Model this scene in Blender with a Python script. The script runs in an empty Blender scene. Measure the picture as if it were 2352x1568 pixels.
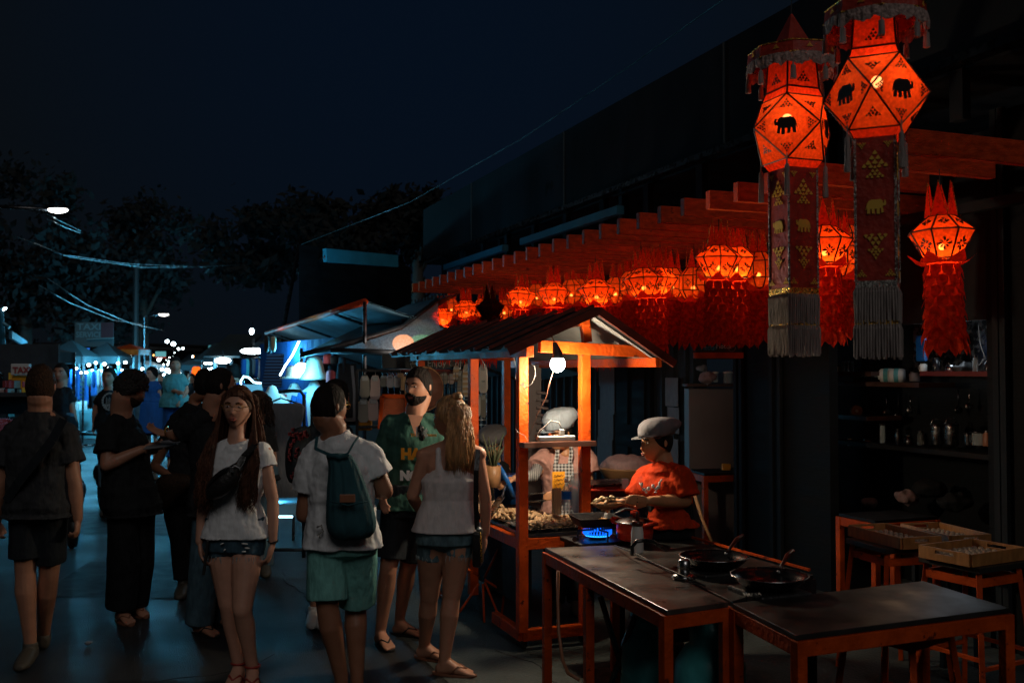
import bpy, bmesh, math, random
from math import sin, cos, pi, radians, sqrt
from mathutils import Vector as V, Matrix, Euler
random.seed(7)
sc = bpy.context.scene
C = sc.collection
F = 2286.7; CH = 1.75; TH = math.atan(66 / F)
def at(u, v, y):
    a = (u - 1176) / F; b = (784 - v) / F
    d = V((a, cos(TH) - b * sin(TH), sin(TH) + b * cos(TH)))
    d *= y / d.y
    return V((0, 0, CH)) + d
SD = V((-0.3535, 0.9354, 0)); PD = V((0.9354, 0.3535, 0))      # along the street / towards the shops
def ws(s, p, z=0.0):
    return V((1.1, 6.4, 0)) + SD * s + PD * p + V((0, 0, z))
RZ = math.atan2(PD.y, PD.x)
ORG = {}
class MB:
    def __init__(s): s.v = []; s.f = []; s.m = []; s.k = 0
    def add(s, vs, fs, m=None):
        o = len(s.v); s.v += [V(x) for x in vs]
        for f in fs: s.f.append([i + o for i in f]); s.m.append(s.k if m is None else m)
        return s
    def box(s, c, size, rz=0.0, R=None, m=None):
        c = V(c); hx, hy, hz = size[0] / 2, size[1] / 2, size[2] / 2
        R = R or Matrix.Rotation(rz, 3, 'Z')
        vs = [c + R @ V((x * hx, y * hy, z * hz)) for x in (-1, 1) for y in (-1, 1) for z in (-1, 1)]
        return s.add(vs, [(0, 1, 3, 2), (4, 6, 7, 5), (0, 4, 5, 1), (2, 3, 7, 6), (0, 2, 6, 4), (1, 5, 7, 3)], m)
    def bar(s, a, b, w, h=None, up=V((0, 0, 1)), m=None):
        a = V(a); b = V(b); h = h or w; d = (b - a)
        L = d.length; d = d.normalized()
        x = d.cross(up)
        if x.length < 1e-3: x = V((PD.x, PD.y, 0))
        x.normalize(); z = x.cross(d)
        R = Matrix((x, d, z)).transposed()
        return s.box((a + b) / 2, (w, L, h), R=R, m=m)
    def tube(s, pts, r, n=8, m=None, cap=True):
        pts = [V(p) for p in pts]; rs = r if isinstance(r, (list, tuple)) else [r] * len(pts)
        prev = None; rings = []
        for i, p in enumerate(pts):
            d = (pts[min(i + 1, len(pts) - 1)] - pts[max(i - 1, 0)])
            d = d.normalized() if d.length > 1e-9 else V((0, 0, 1))
            if prev is None:
                x = d.orthogonal().normalized()
            else:
                x = prev - d * prev.dot(d)
                x = x.normalized() if x.length > 1e-6 else d.orthogonal().normalized()
            prev = x; y = d.cross(x)
            rings.append([p + (x * cos(2 * pi * k / n) + y * sin(2 * pi * k / n)) * rs[i] for k in range(n)])
        return s.loft(rings, m=m, cap=cap)
    def loft(s, rings, m=None, cap=True, closed=True):
        n = len(rings[0]); vs = [p for r in rings for p in r]; fs = []
        for i in range(len(rings) - 1):
            for k in range(n if closed else n - 1):
                k2 = (k + 1) % n
                fs.append((i * n + k, i * n + k2, (i + 1) * n + k2, (i + 1) * n + k))
        if cap and closed:
            fs.append(tuple(range(n))[::-1]); fs.append(tuple((len(rings) - 1) * n + k for k in range(n)))
        return s.add(vs, fs, m)
    def lathe(s, prof, n=20, c=(0, 0, 0), R=None, m=None, cap=True, ph=0.0):
        c = V(c); R = R or Matrix.Identity(3)
        rings = [[c + R @ V((r * cos(2 * pi * k / n + ph), r * sin(2 * pi * k / n + ph), z)) for k in range(n)] for r, z in prof]
        return s.loft(rings, m=m, cap=cap)
    def ell(s, c, r, R=None, n=16, m=None):
        if not hasattr(r, '__len__'): r = (r, r, r)
        c = V(c); R = R or Matrix.Identity(3); k = max(5, n // 2 + 1)
        rings = []
        for i in range(k):
            t = pi * (i + 0.02) / (k - 1 + 0.04) - pi / 2 
            rings.append([c + R @ V((r[0] * cos(t) * cos(2 * pi * j / n), r[1] * cos(t) * sin(2 * pi * j / n), r[2] * sin(t))) for j in range(n)])
        return s.loft(rings, m=m)
    def prism(s, poly, d, m=None):
        poly = [V(p) for p in poly]; d = V(d); n = len(poly)
        vs = [p - d / 2 for p in poly] + [p + d / 2 for p in poly]
        fs = [tuple(range(n))[::-1], tuple(range(n, 2 * n))] + [(k, (k + 1) % n, n + (k + 1) % n, n + k) for k in range(n)]
        return s.add(vs, fs, m)
    def build(s, name, mat, par=None, smooth=False, bevel=0, remesh=0, sm=0, disp=None, sub=0, recalc=True):
        o_ = ORG.get(par.name, V()) if par else V()
        me = bpy.data.meshes.new(name)
        me.from_pydata([tuple(p - o_) for p in s.v], [], s.f)
        mats = mat if isinstance(mat, (list, tuple)) else [mat]
        for q in mats: me.materials.append(q)
        if len(mats) > 1: me.polygons.foreach_set('material_index', s.m)
        if recalc:
            bm = bmesh.new(); bm.from_mesh(me); bmesh.ops.recalc_face_normals(bm, faces=bm.faces); bm.to_mesh(me); bm.free()
        if smooth: me.polygons.foreach_set('use_smooth', [True] * len(me.polygons))
        ob = bpy.data.objects.new(name, me); C.objects.link(ob)
        if par: ob.parent = par; ORG[ob.name] = o_
        if bevel:
            b = ob.modifiers.new('b', 'BEVEL'); b.width = bevel; b.segments = 2; b.limit_method = 'ANGLE'; b.angle_limit = 0.7
        if remesh:
            b = ob.modifiers.new('r', 'REMESH'); b.mode = 'VOXEL'; b.voxel_size = remesh; b.use_smooth_shade = True
        if sm:
            b = ob.modifiers.new('s', 'SMOOTH'); b.factor = 0.5; b.iterations = sm
        if disp:
            key = 'T%d' % int(disp[0] * 1000)
            t = bpy.data.textures.get(key) or bpy.data.textures.new(key, 'CLOUDS')
            t.noise_scale = disp[0]; t.noise_depth = 2
            b = ob.modifiers.new('d', 'DISPLACE'); b.texture = t; b.strength = disp[1]; b.mid_level = 0.5; b.texture_coords = 'GLOBAL'
        if sub:
            b = ob.modifiers.new('u', 'SUBSURF'); b.levels = sub; b.render_levels = sub
        return ob
def tag(o, label=None, cat=None, group=None, kind=None):
    if label: o['label'] = label
    if cat: o['category'] = cat
    if group: o['group'] = group
    if kind: o['kind'] = kind
    return o
def thing(name, label, cat, loc=(0, 0, 0), group=None, rz=0.0, local=False):
    o = bpy.data.objects.new(name, None); C.objects.link(o); o.empty_display_size = 0.1
    o.location = V(loc); o.rotation_euler = (0, 0, rz)
    ORG[o.name] = V((0, 0, 0)) if local else V(loc)
    return tag(o, label, cat, group)
def copy_tree(o, parent=None, loc=None, label=None, rz=None, scale=None):
    c = o.copy(); C.objects.link(c)
    if parent: c.parent = parent
    for ch in o.children: copy_tree(ch, c)
    if loc is not None: c.location = V(loc)
    if label: c['label'] = label
    if rz is not None: c.rotation_euler = (0, 0, rz)
    if scale: c.scale = (scale,) * 3
    return c
# ---------- materials
def mat(name, col, rough=0.6, metal=0.0, nscale=0, namt=0.15, bump=0.0, bscale=30, em=None, es=0.0, stretch=None, spec=0.5, sheen=0, trans=0, alpha=None, wave=None, wear=None):
    m = bpy.data.materials.new(name); m.use_nodes = True; nt = m.node_tree; N = nt.nodes; L = nt.links
    b = N['Principled BSDF']; b.inputs['Roughness'].default_value = rough; b.inputs['Metallic'].default_value = metal
    b.inputs['Specular IOR Level'].default_value = spec
    b.inputs['Base Color'].default_value = (*col, 1)
    if sheen: b.inputs['Sheen Weight'].default_value = sheen
    if trans: b.inputs['Transmission Weight'].default_value = trans
    if alpha is not None: b.inputs['Alpha'].default_value = alpha
    tc = N.new('ShaderNodeTexCoord'); mp = N.new('ShaderNodeMapping'); L.new(tc.outputs['Object'], mp.inputs[0])
    if stretch: mp.inputs['Scale'].default_value = stretch
    if nscale:
        n = N.new('ShaderNodeTexNoise'); n.inputs['Scale'].default_value = nscale; n.inputs['Detail'].default_value = 6
        L.new(mp.outputs[0], n.inputs['Vector'])
        r = N.new('ShaderNodeMapRange'); r.inputs[1].default_value = 0.3; r.inputs[2].default_value = 0.7
        r.inputs[3].default_value = 1 - namt; r.inputs[4].default_value = 1 + namt
        L.new(n.outputs[0], r.inputs[0])
        h = N.new('ShaderNodeVectorMath'); h.operation = 'SCALE'; h.inputs[0].default_value = col
        L.new(r.outputs[0], h.inputs['Scale']); L.new(h.outputs[0], b.inputs['Base Color'])
        r2 = N.new('ShaderNodeMapRange'); r2.inputs[1].default_value = 0.3; r2.inputs[2].default_value = 0.7
        r2.inputs[3].default_value = max(0, rough - 0.12); r2.inputs[4].default_value = min(1, rough + 0.12)
        L.new(n.outputs[0], r2.inputs[0]); L.new(r2.outputs[0], b.inputs['Roughness'])
    if bump:
        n2 = N.new('ShaderNodeTexNoise'); n2.inputs['Scale'].default_value = bscale; n2.inputs['Detail'].default_value = 4
        L.new(mp.outputs[0], n2.inputs['Vector'])
        bp = N.new('ShaderNodeBump'); bp.inputs['Strength'].default_value = bump; bp.inputs['Distance'].default_value = 0.02
        L.new(n2.outputs[0], bp.inputs['Height']); L.new(bp.outputs[0], b.inputs['Normal'])
    if wear:   # (scale, threshold, colour): chips and grime
        wn = N.new('ShaderNodeTexNoise'); wn.inputs['Scale'].default_value = wear[0]; wn.inputs['Detail'].default_value = 8; wn.inputs['Roughness'].default_value = .7; L.new(tc.outputs['Object'], wn.inputs['Vector'])
        wr = N.new('ShaderNodeMapRange'); wr.inputs[1].default_value = wear[1]; wr.inputs[2].default_value = wear[1] + .05; L.new(wn.outputs[0], wr.inputs[0])
        wm = N.new('ShaderNodeMix'); wm.data_type = 'RGBA'; wm.inputs[7].default_value = (*wear[2], 1); L.new(wr.outputs[0], wm.inputs[0])
        if b.inputs['Base Color'].is_linked: L.new(b.inputs['Base Color'].links[0].from_socket, wm.inputs[6])
        else: wm.inputs[6].default_value = (*col, 1)
        L.new(wm.outputs[2], b.inputs['Base Color'])
    if em: b.inputs['Emission Color'].default_value = (*em, 1); b.inputs['Emission Strength'].default_value = es
    if wave:   # (scale, colour2, axis, width)  printed stripes
        w = N.new('ShaderNodeTexWave'); w.inputs['Scale'].default_value = wave[0]; w.bands_direction = wave[2]; w.wave_type = 'BANDS'
        L.new(tc.outputs['Object'], w.inputs['Vector'])
        gt = N.new('ShaderNodeMath'); gt.operation = 'GREATER_THAN'; gt.inputs[1].default_value = wave[3]; L.new(w.outputs['Fac'], gt.inputs[0])
        mx = N.new('ShaderNodeMix'); mx.data_type = 'RGBA'; mx.inputs[6].default_value = (*col, 1); mx.inputs[7].default_value = (*wave[1], 1)
        L.new(gt.outputs[0], mx.inputs[0]); L.new(mx.outputs[2], b.inputs['Base Color'])
    return m
def emat(name, col, s):
    m = bpy.data.materials.new(name); m.use_nodes = True; N = m.node_tree.nodes; N.clear()
    e = N.new('ShaderNodeEmission'); e.inputs[0].default_value = (*col, 1); e.inputs[1].default_value = s
    o = N.new('ShaderNodeOutputMaterial'); m.node_tree.links.new(e.outputs[0], o.inputs[0]); return m
def paper(name, col, glow, gs, see=0.1, tr=0.75, nz=(60, .75, 1.2)):
    m = bpy.data.materials.new(name); m.use_nodes = True; nt = m.node_tree; N = nt.nodes; L = nt.links; N.clear()
    o = N.new('ShaderNodeOutputMaterial')
    tc = N.new('ShaderNodeTexCoord'); n = N.new('ShaderNodeTexNoise'); n.inputs['Scale'].default_value = nz[0]; L.new(tc.outputs['Object'], n.inputs['Vector'])
    r = N.new('ShaderNodeMapRange'); r.inputs[1].default_value = .35; r.inputs[2].default_value = .65; r.inputs[3].default_value = nz[1]; r.inputs[4].default_value = nz[2]; L.new(n.outputs[0], r.inputs[0])
    h = N.new('ShaderNodeVectorMath'); h.operation = 'SCALE'; h.inputs[0].default_value = col
    oi = N.new('ShaderNodeObjectInfo'); orr = N.new('ShaderNodeMapRange'); orr.inputs[3].default_value = .72; orr.inputs[4].default_value = 1.25; L.new(oi.outputs['Random'], orr.inputs[0]); om = N.new('ShaderNodeMath'); om.operation = 'MULTIPLY'; L.new(orr.outputs[0], om.inputs[0]); L.new(r.outputs[0], om.inputs[1]); L.new(om.outputs[0], h.inputs['Scale'])
    d = N.new('ShaderNodeBsdfDiffuse'); t = N.new('ShaderNodeBsdfTranslucent'); L.new(h.outputs[0], d.inputs[0]); L.new(h.outputs[0], t.inputs[0])
    mx = N.new('ShaderNodeMixShader'); mx.inputs[0].default_value = tr; L.new(d.outputs[0], mx.inputs[1]); L.new(t.outputs[0], mx.inputs[2])
    last = mx
    if see:
        tp = N.new('ShaderNodeBsdfTransparent'); tp.inputs[0].default_value = (1, .35, .12, 1)
        m2 = N.new('ShaderNodeMixShader'); m2.inputs[0].default_value = see; L.new(mx.outputs[0], m2.inputs[1]); L.new(tp.outputs[0], m2.inputs[2]); last = m2
    if gs:
        e = N.new('ShaderNodeEmission'); e.inputs[0].default_value = (*glow, 1); e.inputs[1].default_value = gs
        a = N.new('ShaderNodeAddShader'); L.new(last.outputs[0], a.inputs[0]); L.new(e.outputs[0], a.inputs[1]); last = a
    L.new(last.outputs[0], o.inputs[0]); return m
MT = {}
def A(k, *a, **w): MT[k] = mat(k, *a, **w); return MT[k]
A('orange', (.50, .062, .004), .5, spec=.2, nscale=9, namt=.3, bump=.3, bscale=40, wear=(14, .60, (.10, .016, .006)))
A('rafter', (.48, .048, .008), .55, spec=.2, nscale=7, namt=.35, bump=.3, bscale=25, stretch=(1, 6, 6), wear=(9, .62, (.12, .02, .008)))
A('blackwood', (.010, .010, .011), .6, spec=.2, nscale=8, namt=.4)
A('tabletop', (.075, .058, .050), .36, nscale=5, namt=.6, bump=.2, bscale=12, wear=(22, .63, (.16, .14, .12)))
A('blacktop', (.022, .021, .02), .4, nscale=6, namt=.4)
A('steel', (.45, .46, .47), .25, metal=1, nscale=20, namt=.15)
A('darksteel', (.08, .08, .085), .3, metal=1, nscale=20)
A('iron', (.012, .012, .013), .45, nscale=30, namt=.4, bump=.3, bscale=60)
A('panblack', (.01, .01, .012), .25, nscale=12, namt=.3)
A('asphalt', (.020, .0205, .021), .45, nscale=1.3, namt=.6, bump=1.0, bscale=140)
A('concrete', (.042, .052, .050), .6, nscale=4, namt=.35, bump=.5, bscale=50)
A('darkwall', (.010, .011, .012), .8, spec=.12, nscale=2, namt=.3, bump=.2, bscale=8, stretch=(1, 1, 6))
A('upwall', (.019, .022, .025), .85, spec=.12, nscale=1.1, namt=.6, stretch=(1, 1, .25), bump=.3, bscale=4, wear=(1.7, .6, (.016, .016, .016)))
A('bluewood', (.036, .044, .052), .7, spec=.15, nscale=5, namt=.35, bump=.2, bscale=14, stretch=(5, 5, 1))
A('pinkgrey', (.15, .118, .115), .6, nscale=3, namt=.15)
A('shelfwood', (.055, .02, .012), .55, nscale=9, namt=.3, stretch=(1, 1, 5))
A('traywood', (.34, .15, .045), .5, nscale=8, namt=.3, stretch=(1, 6, 1))
A('foodgrey', (.35, .27, .2), .7, nscale=40, namt=.3, bump=.6, bscale=50)
A('chicken', (.62, .40, .22), .35, nscale=35, namt=.3, bump=.6, bscale=60)
A('fried', (.5, .24, .07), .5, nscale=40, namt=.4, bump=.8, bscale=60)
A('bread', (.7, .5, .28), .6, nscale=25, namt=.2, bump=.4, bscale=40)
A('plasticred', (.55, .035, .012), .22, nscale=6, namt=.1)
A('plasticblue', (.012, .12, .42), .3, nscale=6, namt=.1)
A('plasticwhite', (.75, .74, .7), .35, nscale=8, namt=.06)
A('teal_gas', (.07, .40, .42), .35, nscale=7, namt=.35, bump=.1)
A('rubber', (.012, .012, .012), .55)
A('hose', (.30, .12, .06), .45)
A('glass', (.8, .9, .9), .05, trans=.9, spec=.5)
A('clear', (.6, .7, .72), .15, alpha=.35)
A('brownp', (.06, .015, .01), .3)
A('cord', (.22, .2, .19), .5); A('cordbrown', (.10, .04, .025), .4)
A('gold', (.75, .42, .08), .25, metal=.9, nscale=60, namt=.5, bump=.8, bscale=90)
A('silverfoil', (.5, .48, .44), .3, metal=.9, nscale=60, namt=.5, bump=.9, bscale=90)
A('goldpaint', (1.0, .60, .10), .4, metal=.25)
A('frame', (.03, .008, .004), .6); A('ink', (.015, .008, .008), .6)
A('redcloth', (.40, .030, .014), .55, nscale=14, namt=.3, bump=.3, bscale=40)
A('tail', (.50, .032, .010), .6, nscale=30, namt=.3)
A('fringe', (.33, .28, .26), .9, nscale=90, namt=.35, bump=.6, bscale=160, stretch=(1, 1, .1))
A('lace', (.42, .30, .27), .9, nscale=60, namt=.5, bump=.6, bscale=90)
A('roofsheet', (.03, .028, .028), .55, nscale=5, namt=.4)
A('roofred', (.10, .018, .010), .5, nscale=9, namt=.4)
A('roofunder', (.20, .20, .19), .8, nscale=6, namt=.25)
A('mann', (.75, .72, .66), .45); A('straw', (.62, .56, .44), .8, nscale=90, namt=.2, bump=.6, bscale=120)
A('board', (.022, .026, .028), .6, nscale=4, namt=.2); A('boardred', (.16, .016, .012), .6, nscale=4, namt=.2)
A('chalk', (.35, .38, .38), .9, nscale=60, namt=.4); A('chalkblue', (.05, .45, .6), .9); A('chalkwhite', (.8, .8, .78), .9)
A('tarp', (.03, .03, .033), .7, nscale=4, namt=.3, bump=.4, bscale=6)
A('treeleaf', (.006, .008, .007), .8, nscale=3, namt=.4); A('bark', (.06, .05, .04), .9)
A('wire', (.02, .022, .022), .5)
A('cable', (.05, .06, .06), .4)
A('tealtrim', (.012, .10, .15), .5, nscale=3)
for k, c in dict(skin_l=(.56, .29, .20), skin_m=(.45, .215, .135), skin_d=(.32, .14, .078), skin_v=(.56, .27, .13)).items(): A(k, c, .5, nscale=14, namt=.10, bump=.08, bscale=40)
A('eyew', (.7, .68, .65), .2); A('iris', (.02, .012, .008), .15); A('lip', (.36, .09, .07), .4); A('lip_d', (.22, .07, .05), .45)
def fab(k, c, namt=.12, fold=.9, fs=8, rough=.85, **w): return A(k, c, rough, nscale=22, namt=namt, bump=fold, bscale=fs, stretch=(1.6, 1.6, .6), spec=.15, **w)
fab('whitetee', (.76, .78, .80)); fab('tank', (.62, .58, .58)); fab('green', (.035, .095, .075)); fab('black', (.016, .017, .019), .3)
fab('blackgrey', (.034, .036, .040), .3); fab('denim', (.045, .09, .125), .45, fold=.4); fab('denimlight', (.10, .17, .20), .45); fab('jeans', (.07, .13, .17), .3)
fab('shortteal', (.18, .46, .42), .12, fold=1.4, fs=9); fab('shortblack', (.018, .022, .027), .2); fab('pack', (.03, .095, .115), .15, fold=.9, fs=9)
fab('pink', (.55, .30, .25)); fab('redtee', (.50, .040, .006)); fab('cap', (.17, .168, .18)); fab('capg', (.50, .58, .66)); fab('tealtee', (.10, .32, .33)); fab('blue', (.02, .09, .28))
fab('floral', (.025, .03, .035), .3); fab('dressgrey', (.16, .17, .19), fold=.9, fs=9); fab('dressred', (.40, .08, .09), fold=.8, fs=9); fab('pinkskirt', (.5, .35, .32)); fab('greycloth', (.2, .2, .21)); fab('mauve', (.30, .20, .2), fold=1, fs=12)
A('hair_dark', (.012, .009, .008), .75, spec=.2, nscale=60, namt=.5, bump=.8, bscale=90, stretch=(1, 1, .2))
A('hair_curl', (.012, .010, .009), .6, nscale=60, namt=.5, bump=1, bscale=60)
A('hair_brown', (.085, .032, .016), .5, spec=.3, nscale=60, namt=.5, bump=.8, bscale=90, stretch=(1, 1, .15))
A('hair_blonde', (.42, .22, .09), .38, nscale=40, namt=.6, bump=.8, bscale=90, stretch=(1, 1, .15))
A('hair_mid', (.045, .024, .014), .7, spec=.2, nscale=60, namt=.5, bump=.8, bscale=90)
A('leather', (.014, .013, .013), .35, nscale=10, namt=.3, bump=.3, bscale=50)
A('sandal', (.22, .09, .05), .5); A('sandalred', (.30, .03, .02), .5); A('shoewhite', (.6, .6, .58), .5); A('shoedark', (.07, .06, .045), .6)
A('stripes', (.5, .5, .5), .8, wave=(22, (.015, .015, .018), 'X', .5))
A('navystripe', (.05, .14, .30), .8, wave=(9, (.008, .012, .05), 'Z', .5))
A('terry', (.62, .1, .05), .3, trans=.3)
A('acrylic', (.50, .13, .06), .2, alpha=.55)
A('signyellow', (.85, .35, .02), .5); A('bamboo', (.35, .18, .08), .5, nscale=12); A('sticks', (.50, .32, .16), .6); A('leafgreen', (.06, .075, .035), .6)
def text(s, name, m, par, origin, xdir, size, zdir=V((0, 0, 1)), ext=0.001, bold=0.0, align='LEFT', sx=1.0):
    cu = bpy.data.curves.new(name, 'FONT'); cu.body = s; cu.size = size; cu.extrude = ext; cu.offset = bold; cu.align_x = align; cu.resolution_u = 2
    tmp = bpy.data.objects.new(name, cu); C.objects.link(tmp)
    dg = bpy.context.evaluated_depsgraph_get()
    me = bpy.data.meshes.new_from_object(tmp.evaluated_get(dg)); C.objects.unlink(tmp); bpy.data.objects.remove(tmp)
    x = V(xdir).normalized(); z = V(zdir).normalized(); n = x.cross(z)
    R = Matrix((x, z, n)).transposed()
    o_ = ORG.get(par.name, V()) if par else V()
    for v in me.vertices:
        c = v.co.copy(); c.x *= sx; v.co = V(origin) + R @ c - o_
    me.materials.clear(); me.materials.append(m)
    ob = bpy.data.objects.new(name, me); C.objects.link(ob)
    if par: ob.parent = par
    return ob
def plight(name, loc, e, col, r=.03, par=None):
    l = bpy.data.lights.new(name, 'POINT'); l.energy = e; l.color = col; l.shadow_soft_size = r
    o = bpy.data.objects.new(name, l); C.objects.link(o)
    if par: o.parent = par; o.location = V(loc) - ORG.get(par.name, V())
    else: o.location = V(loc)
    return o
# ---------- camera, world
cd = bpy.data.cameras.new('Camera'); cam = bpy.data.objects.new('Camera', cd); C.objects.link(cam); sc.camera = cam
cd.lens = 35; cd.sensor_width = 36; cd.clip_end = 1500; cam.location = (0, 0, CH); cam.rotation_euler = (pi / 2 + TH, 0, 0)
cd.dof.use_dof = True; cd.dof.focus_distance = 6.3; cd.dof.aperture_fstop = 3.2
w = bpy.data.worlds.new("World"); sc.world = w; w.use_nodes = True
N = w.node_tree.nodes; L = w.node_tree.links; bg = N['Background']
tc = N.new('ShaderNodeTexCoord'); dp = N.new('ShaderNodeVectorMath'); dp.operation = 'DOT_PRODUCT'; dp.inputs[1].default_value = V((-.08, .93, .36)).normalized()
L.new(tc.outputs['Generated'], dp.inputs[0])
cr = N.new('ShaderNodeValToRGB'); L.new(dp.outputs['Value'], cr.inputs[0])
E = cr.color_ramp.elements; E[0].position = .72; E[0].color = (.0030, .0037, .0043, 1); E[1].position = 1.0; E[1].color = (.0016, .0046, .0112, 1)
e = E.new(.92); e.color = (.0026, .0041, .0062, 1)
L.new(cr.outputs[0], bg.inputs[0]); bg.inputs[1].default_value = 1.0
sc.view_settings.view_transform = 'Standard'; sc.view_settings.look = 'None'; sc.view_settings.exposure = 0; sc.view_settings.gamma = 1
sc.cycles.use_denoising = True; sc.cycles.max_bounces = 6; sc.cycles.transparent_max_bounces = 12; sc.cycles.sample_clamp_indirect = 2.0
sc.cycles.caustics_reflective = False; sc.cycles.caustics_refractive = False
sl = bpy.data.lights.new('Sun', 'SUN'); sl.energy = 0.235; sl.angle = radians(25); sl.color = (1.0, .93, .88)  # weak night fill standing in for unseen shop lights behind the camera
so = bpy.data.objects.new('Sun', sl); C.objects.link(so); so.rotation_euler = (radians(52), 0, radians(12))
# ---------- ground
g = MB(); 
def sheet(b, x0, y0, x1, y1, z, n, m=0):
    vs = [(x0 + (x1 - x0) * i / n, y0 + (y1 - y0) * j / n, z) for j in range(n + 1) for i in range(n + 1)]
    b.add(vs, [(j * (n + 1) + i, j * (n + 1) + i + 1, (j + 1) * (n + 1) + i + 1, (j + 1) * (n + 1) + i) for j in range(n) for i in range(n)], m)
sheet(g, -400, -60, 400, 700, 0, 4)
tag(g.build('ground', MT['asphalt']), 'dark asphalt street ground with wet looking sparkle', kind='structure')
g = MB(); g.add([ws(-9, -1.55, .004), ws(-9, 9, .004), ws(30, 9, .004), ws(30, -1.35, .004), ws(4.2, -1.35, .004), ws(1.2, -1.65, .004)], [(0, 1, 2, 3, 4, 5)])
tag(g.build('pavement', MT['concrete']), 'worn concrete strip beside the food cart and shop fronts', kind='structure')
g = MB(); g.add([ws(9, -3.9, .004), ws(9, -3.7, .004), ws(12, -3.7, .004), ws(12, -3.9, .004)], [(0, 1, 2, 3)])
# hills far off
# ---------- shop row building on the right
b = thing('shop_building', 'long dark shop building with high plain wall above the red pergola', 'building', ws(0, 2))
PW = 1.2
m = MB(); m.box(ws(1.5, PW + 2.0, 3.995), (4.0, 18, 0.89), RZ)
m.build('upper_wall', MT['upwall'], b)
m = MB(); m.bar(ws(-6, PW - .05, 3.54), ws(10.4, PW - .05, 3.54), .10, .05); m.build('gutter', MT['darksteel'], b)
m = MB()
for s_ in (-1.9, 1.35, 4.6, 7.9): m.bar(ws(s_, PW - .016, 3.57), ws(s_, PW - .016, 4.43), .012, .012)
m.build('cable', MT['cable'], b)
m = MB()
for s_ in (3.0, 6.2): m.bar(ws(s_, PW - .12, 3.30), ws(s_ + 2.6, PW - .12, 3.30), .08, .08)
m.build('gutter_pipe', MT['tealtrim'], b)
# soffit and brackets between rafters and upper wall
for k in range(14): m = MB(); m.box(ws(-3 + k * .95, PW + .02, 3.36), (.06, .10, .3), RZ); m.build('bracket', MT['upwall'], b)
m = MB(); m.box(ws(1.5, PW + 2.0, 3.53), (3.9, 17.9, .03), RZ); m.build('soffit', MT['blackwood'], b)
# back wall behind the cart : painted timber boards with a panelled door
WP = 2.1
m = MB(); m.box(ws(9, WP + .1, 1.6), (.16, 11.2, 3.2), RZ); m.build('timber_wall', MT['bluewood'], b)
m = MB()
for k in range(46):
    s_ = 3.5 + k * .24
    m.box(ws(s_, WP - .0, 1.6), (.05 + .012 * (k % 3), .035, 3.2), RZ)
m.build('batten', MT['bluewood'], b)
m = MB(); m.box(ws(4.6, WP - .04, 1.02), (.06, .85, 2.04), RZ)
for z_ in (.5, 1.5):
    for d_ in (-.2, .2): m.box(ws(4.6 + d_, WP - .085, z_), (.02, .28, .75), RZ)
dr = m.build('door', MT['darkwall'], b, bevel=.006)
m = MB(); m.ell(ws(4.26, WP - .12, 1.0), .025); m.build('handle', MT['steel'], dr, smooth=True)
# white papers pinned to the wall
k = 0
for (u, v, wd, hg) in ((1395, 850, 84, 78), (1398, 915, 78, 74), (1393, 975, 82, 70), (1392, 1040, 82, 72), (1545, 900, 60, 70), (1550, 965, 54, 64), (1548, 1040, 50, 70)):
    Y = 8.6; c = at(u, v, Y); q = Y / F
    # slide onto the wall plane
    t = ((ws(0, WP - .06) - V((0, 0, 0))).dot(PD)) / V((c.x, c.y, 0)).dot(PD)
    c2 = V((c.x * t, c.y * t, CH + (c.z - CH) * t)); q *= t
    m = MB(); m.box(c2 - PD * (.012 + .006 * (k % 2)), (.006, wd * q * .95, hg * q * .93), RZ + random.uniform(-.01, .01))
    k += 1
    tag(m.build('paper_sheet', MT['greycloth']), ['large grey paper sheet pinned under the cart roof behind the bulb', 'grey paper sheet second from the top on the wall panel', 'grey paper sheet third down on the wall panel behind cart', 'lowest grey paper sheet on the wall above the wrapped basket', 'narrow grey paper sheet highest near the corner post', 'narrow grey paper sheet in the middle near the corner post', 'narrow grey paper sheet just above the red shirted vendor cap'][k - 1], 'paper', 'paper sheets on the timber wall')
# dark partitions either side of the open kitchen (street parallel wall at p = 1.8)
SP = 1.8
def sAt(u, p): # street coordinate where the line p is seen at column u
    t = (u - 1176) / F
    ax = 1.1 + PD.x * p; ay = 6.4 + PD.y * p
    return (t * ay - ax) / (SD.x - t * SD.y)
s1690, s1900, s2285, s2310 = [sAt(u, SP) for u in (1690, 1902, 2284, 2312)]
m = MB()
m.box(ws((s1690 + s1900) / 2, SP + .05, 1.65), (.08, s1690 - s1900, 3.3), RZ)
m.build('partition', MT['darkwall'], b)
m = MB(); m.box(ws(s2310 - 3.0, SP + .05, 1.65), (.08, 6.0, 3.48), RZ); m.build('partition', MT['darkwall'], b)
zl = CH + (850 - 742) / F * 6.9
m = MB(); m.box(ws((s1900 + s2310) / 2, SP + .06, (zl + 3.3) / 2), (.06, s1900 - s2310, 3.3 - zl), RZ); m.build('lintel', MT['blackwood'], b)
for u in (1690, 1702, 1772, 1790, 2290, 2306):
    m = MB(); s_ = sAt(u, SP - .02); m.bar(ws(s_, SP - .02, 0.02), ws(s_, SP - .02, 3.4), .03, .045)
    m.build('rail', MT['upwall'], b)
m = MB(); m.bar(ws(s2285, SP + .02, 0), ws(s2285, SP + .02, 3.2), .06, .10); m.build('post', MT['darkwall'], b)
# recess left of partition: cabinet side and wall
m = MB(); m.box(ws(s1690 + .9, SP + 1.9, 1.6), (.1, 3.4, 3.2), RZ); m.build('recess_wall', MT['shelfwood'], b)
# kitchen interior shell
m = MB(); m.box(ws((s1900 + s2310) / 2 + .5, SP + 1.0, 1.7), (.08, 4.6, 3.4), RZ); m.build('kitchen_wall', MT['darkwall'], b)
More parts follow.
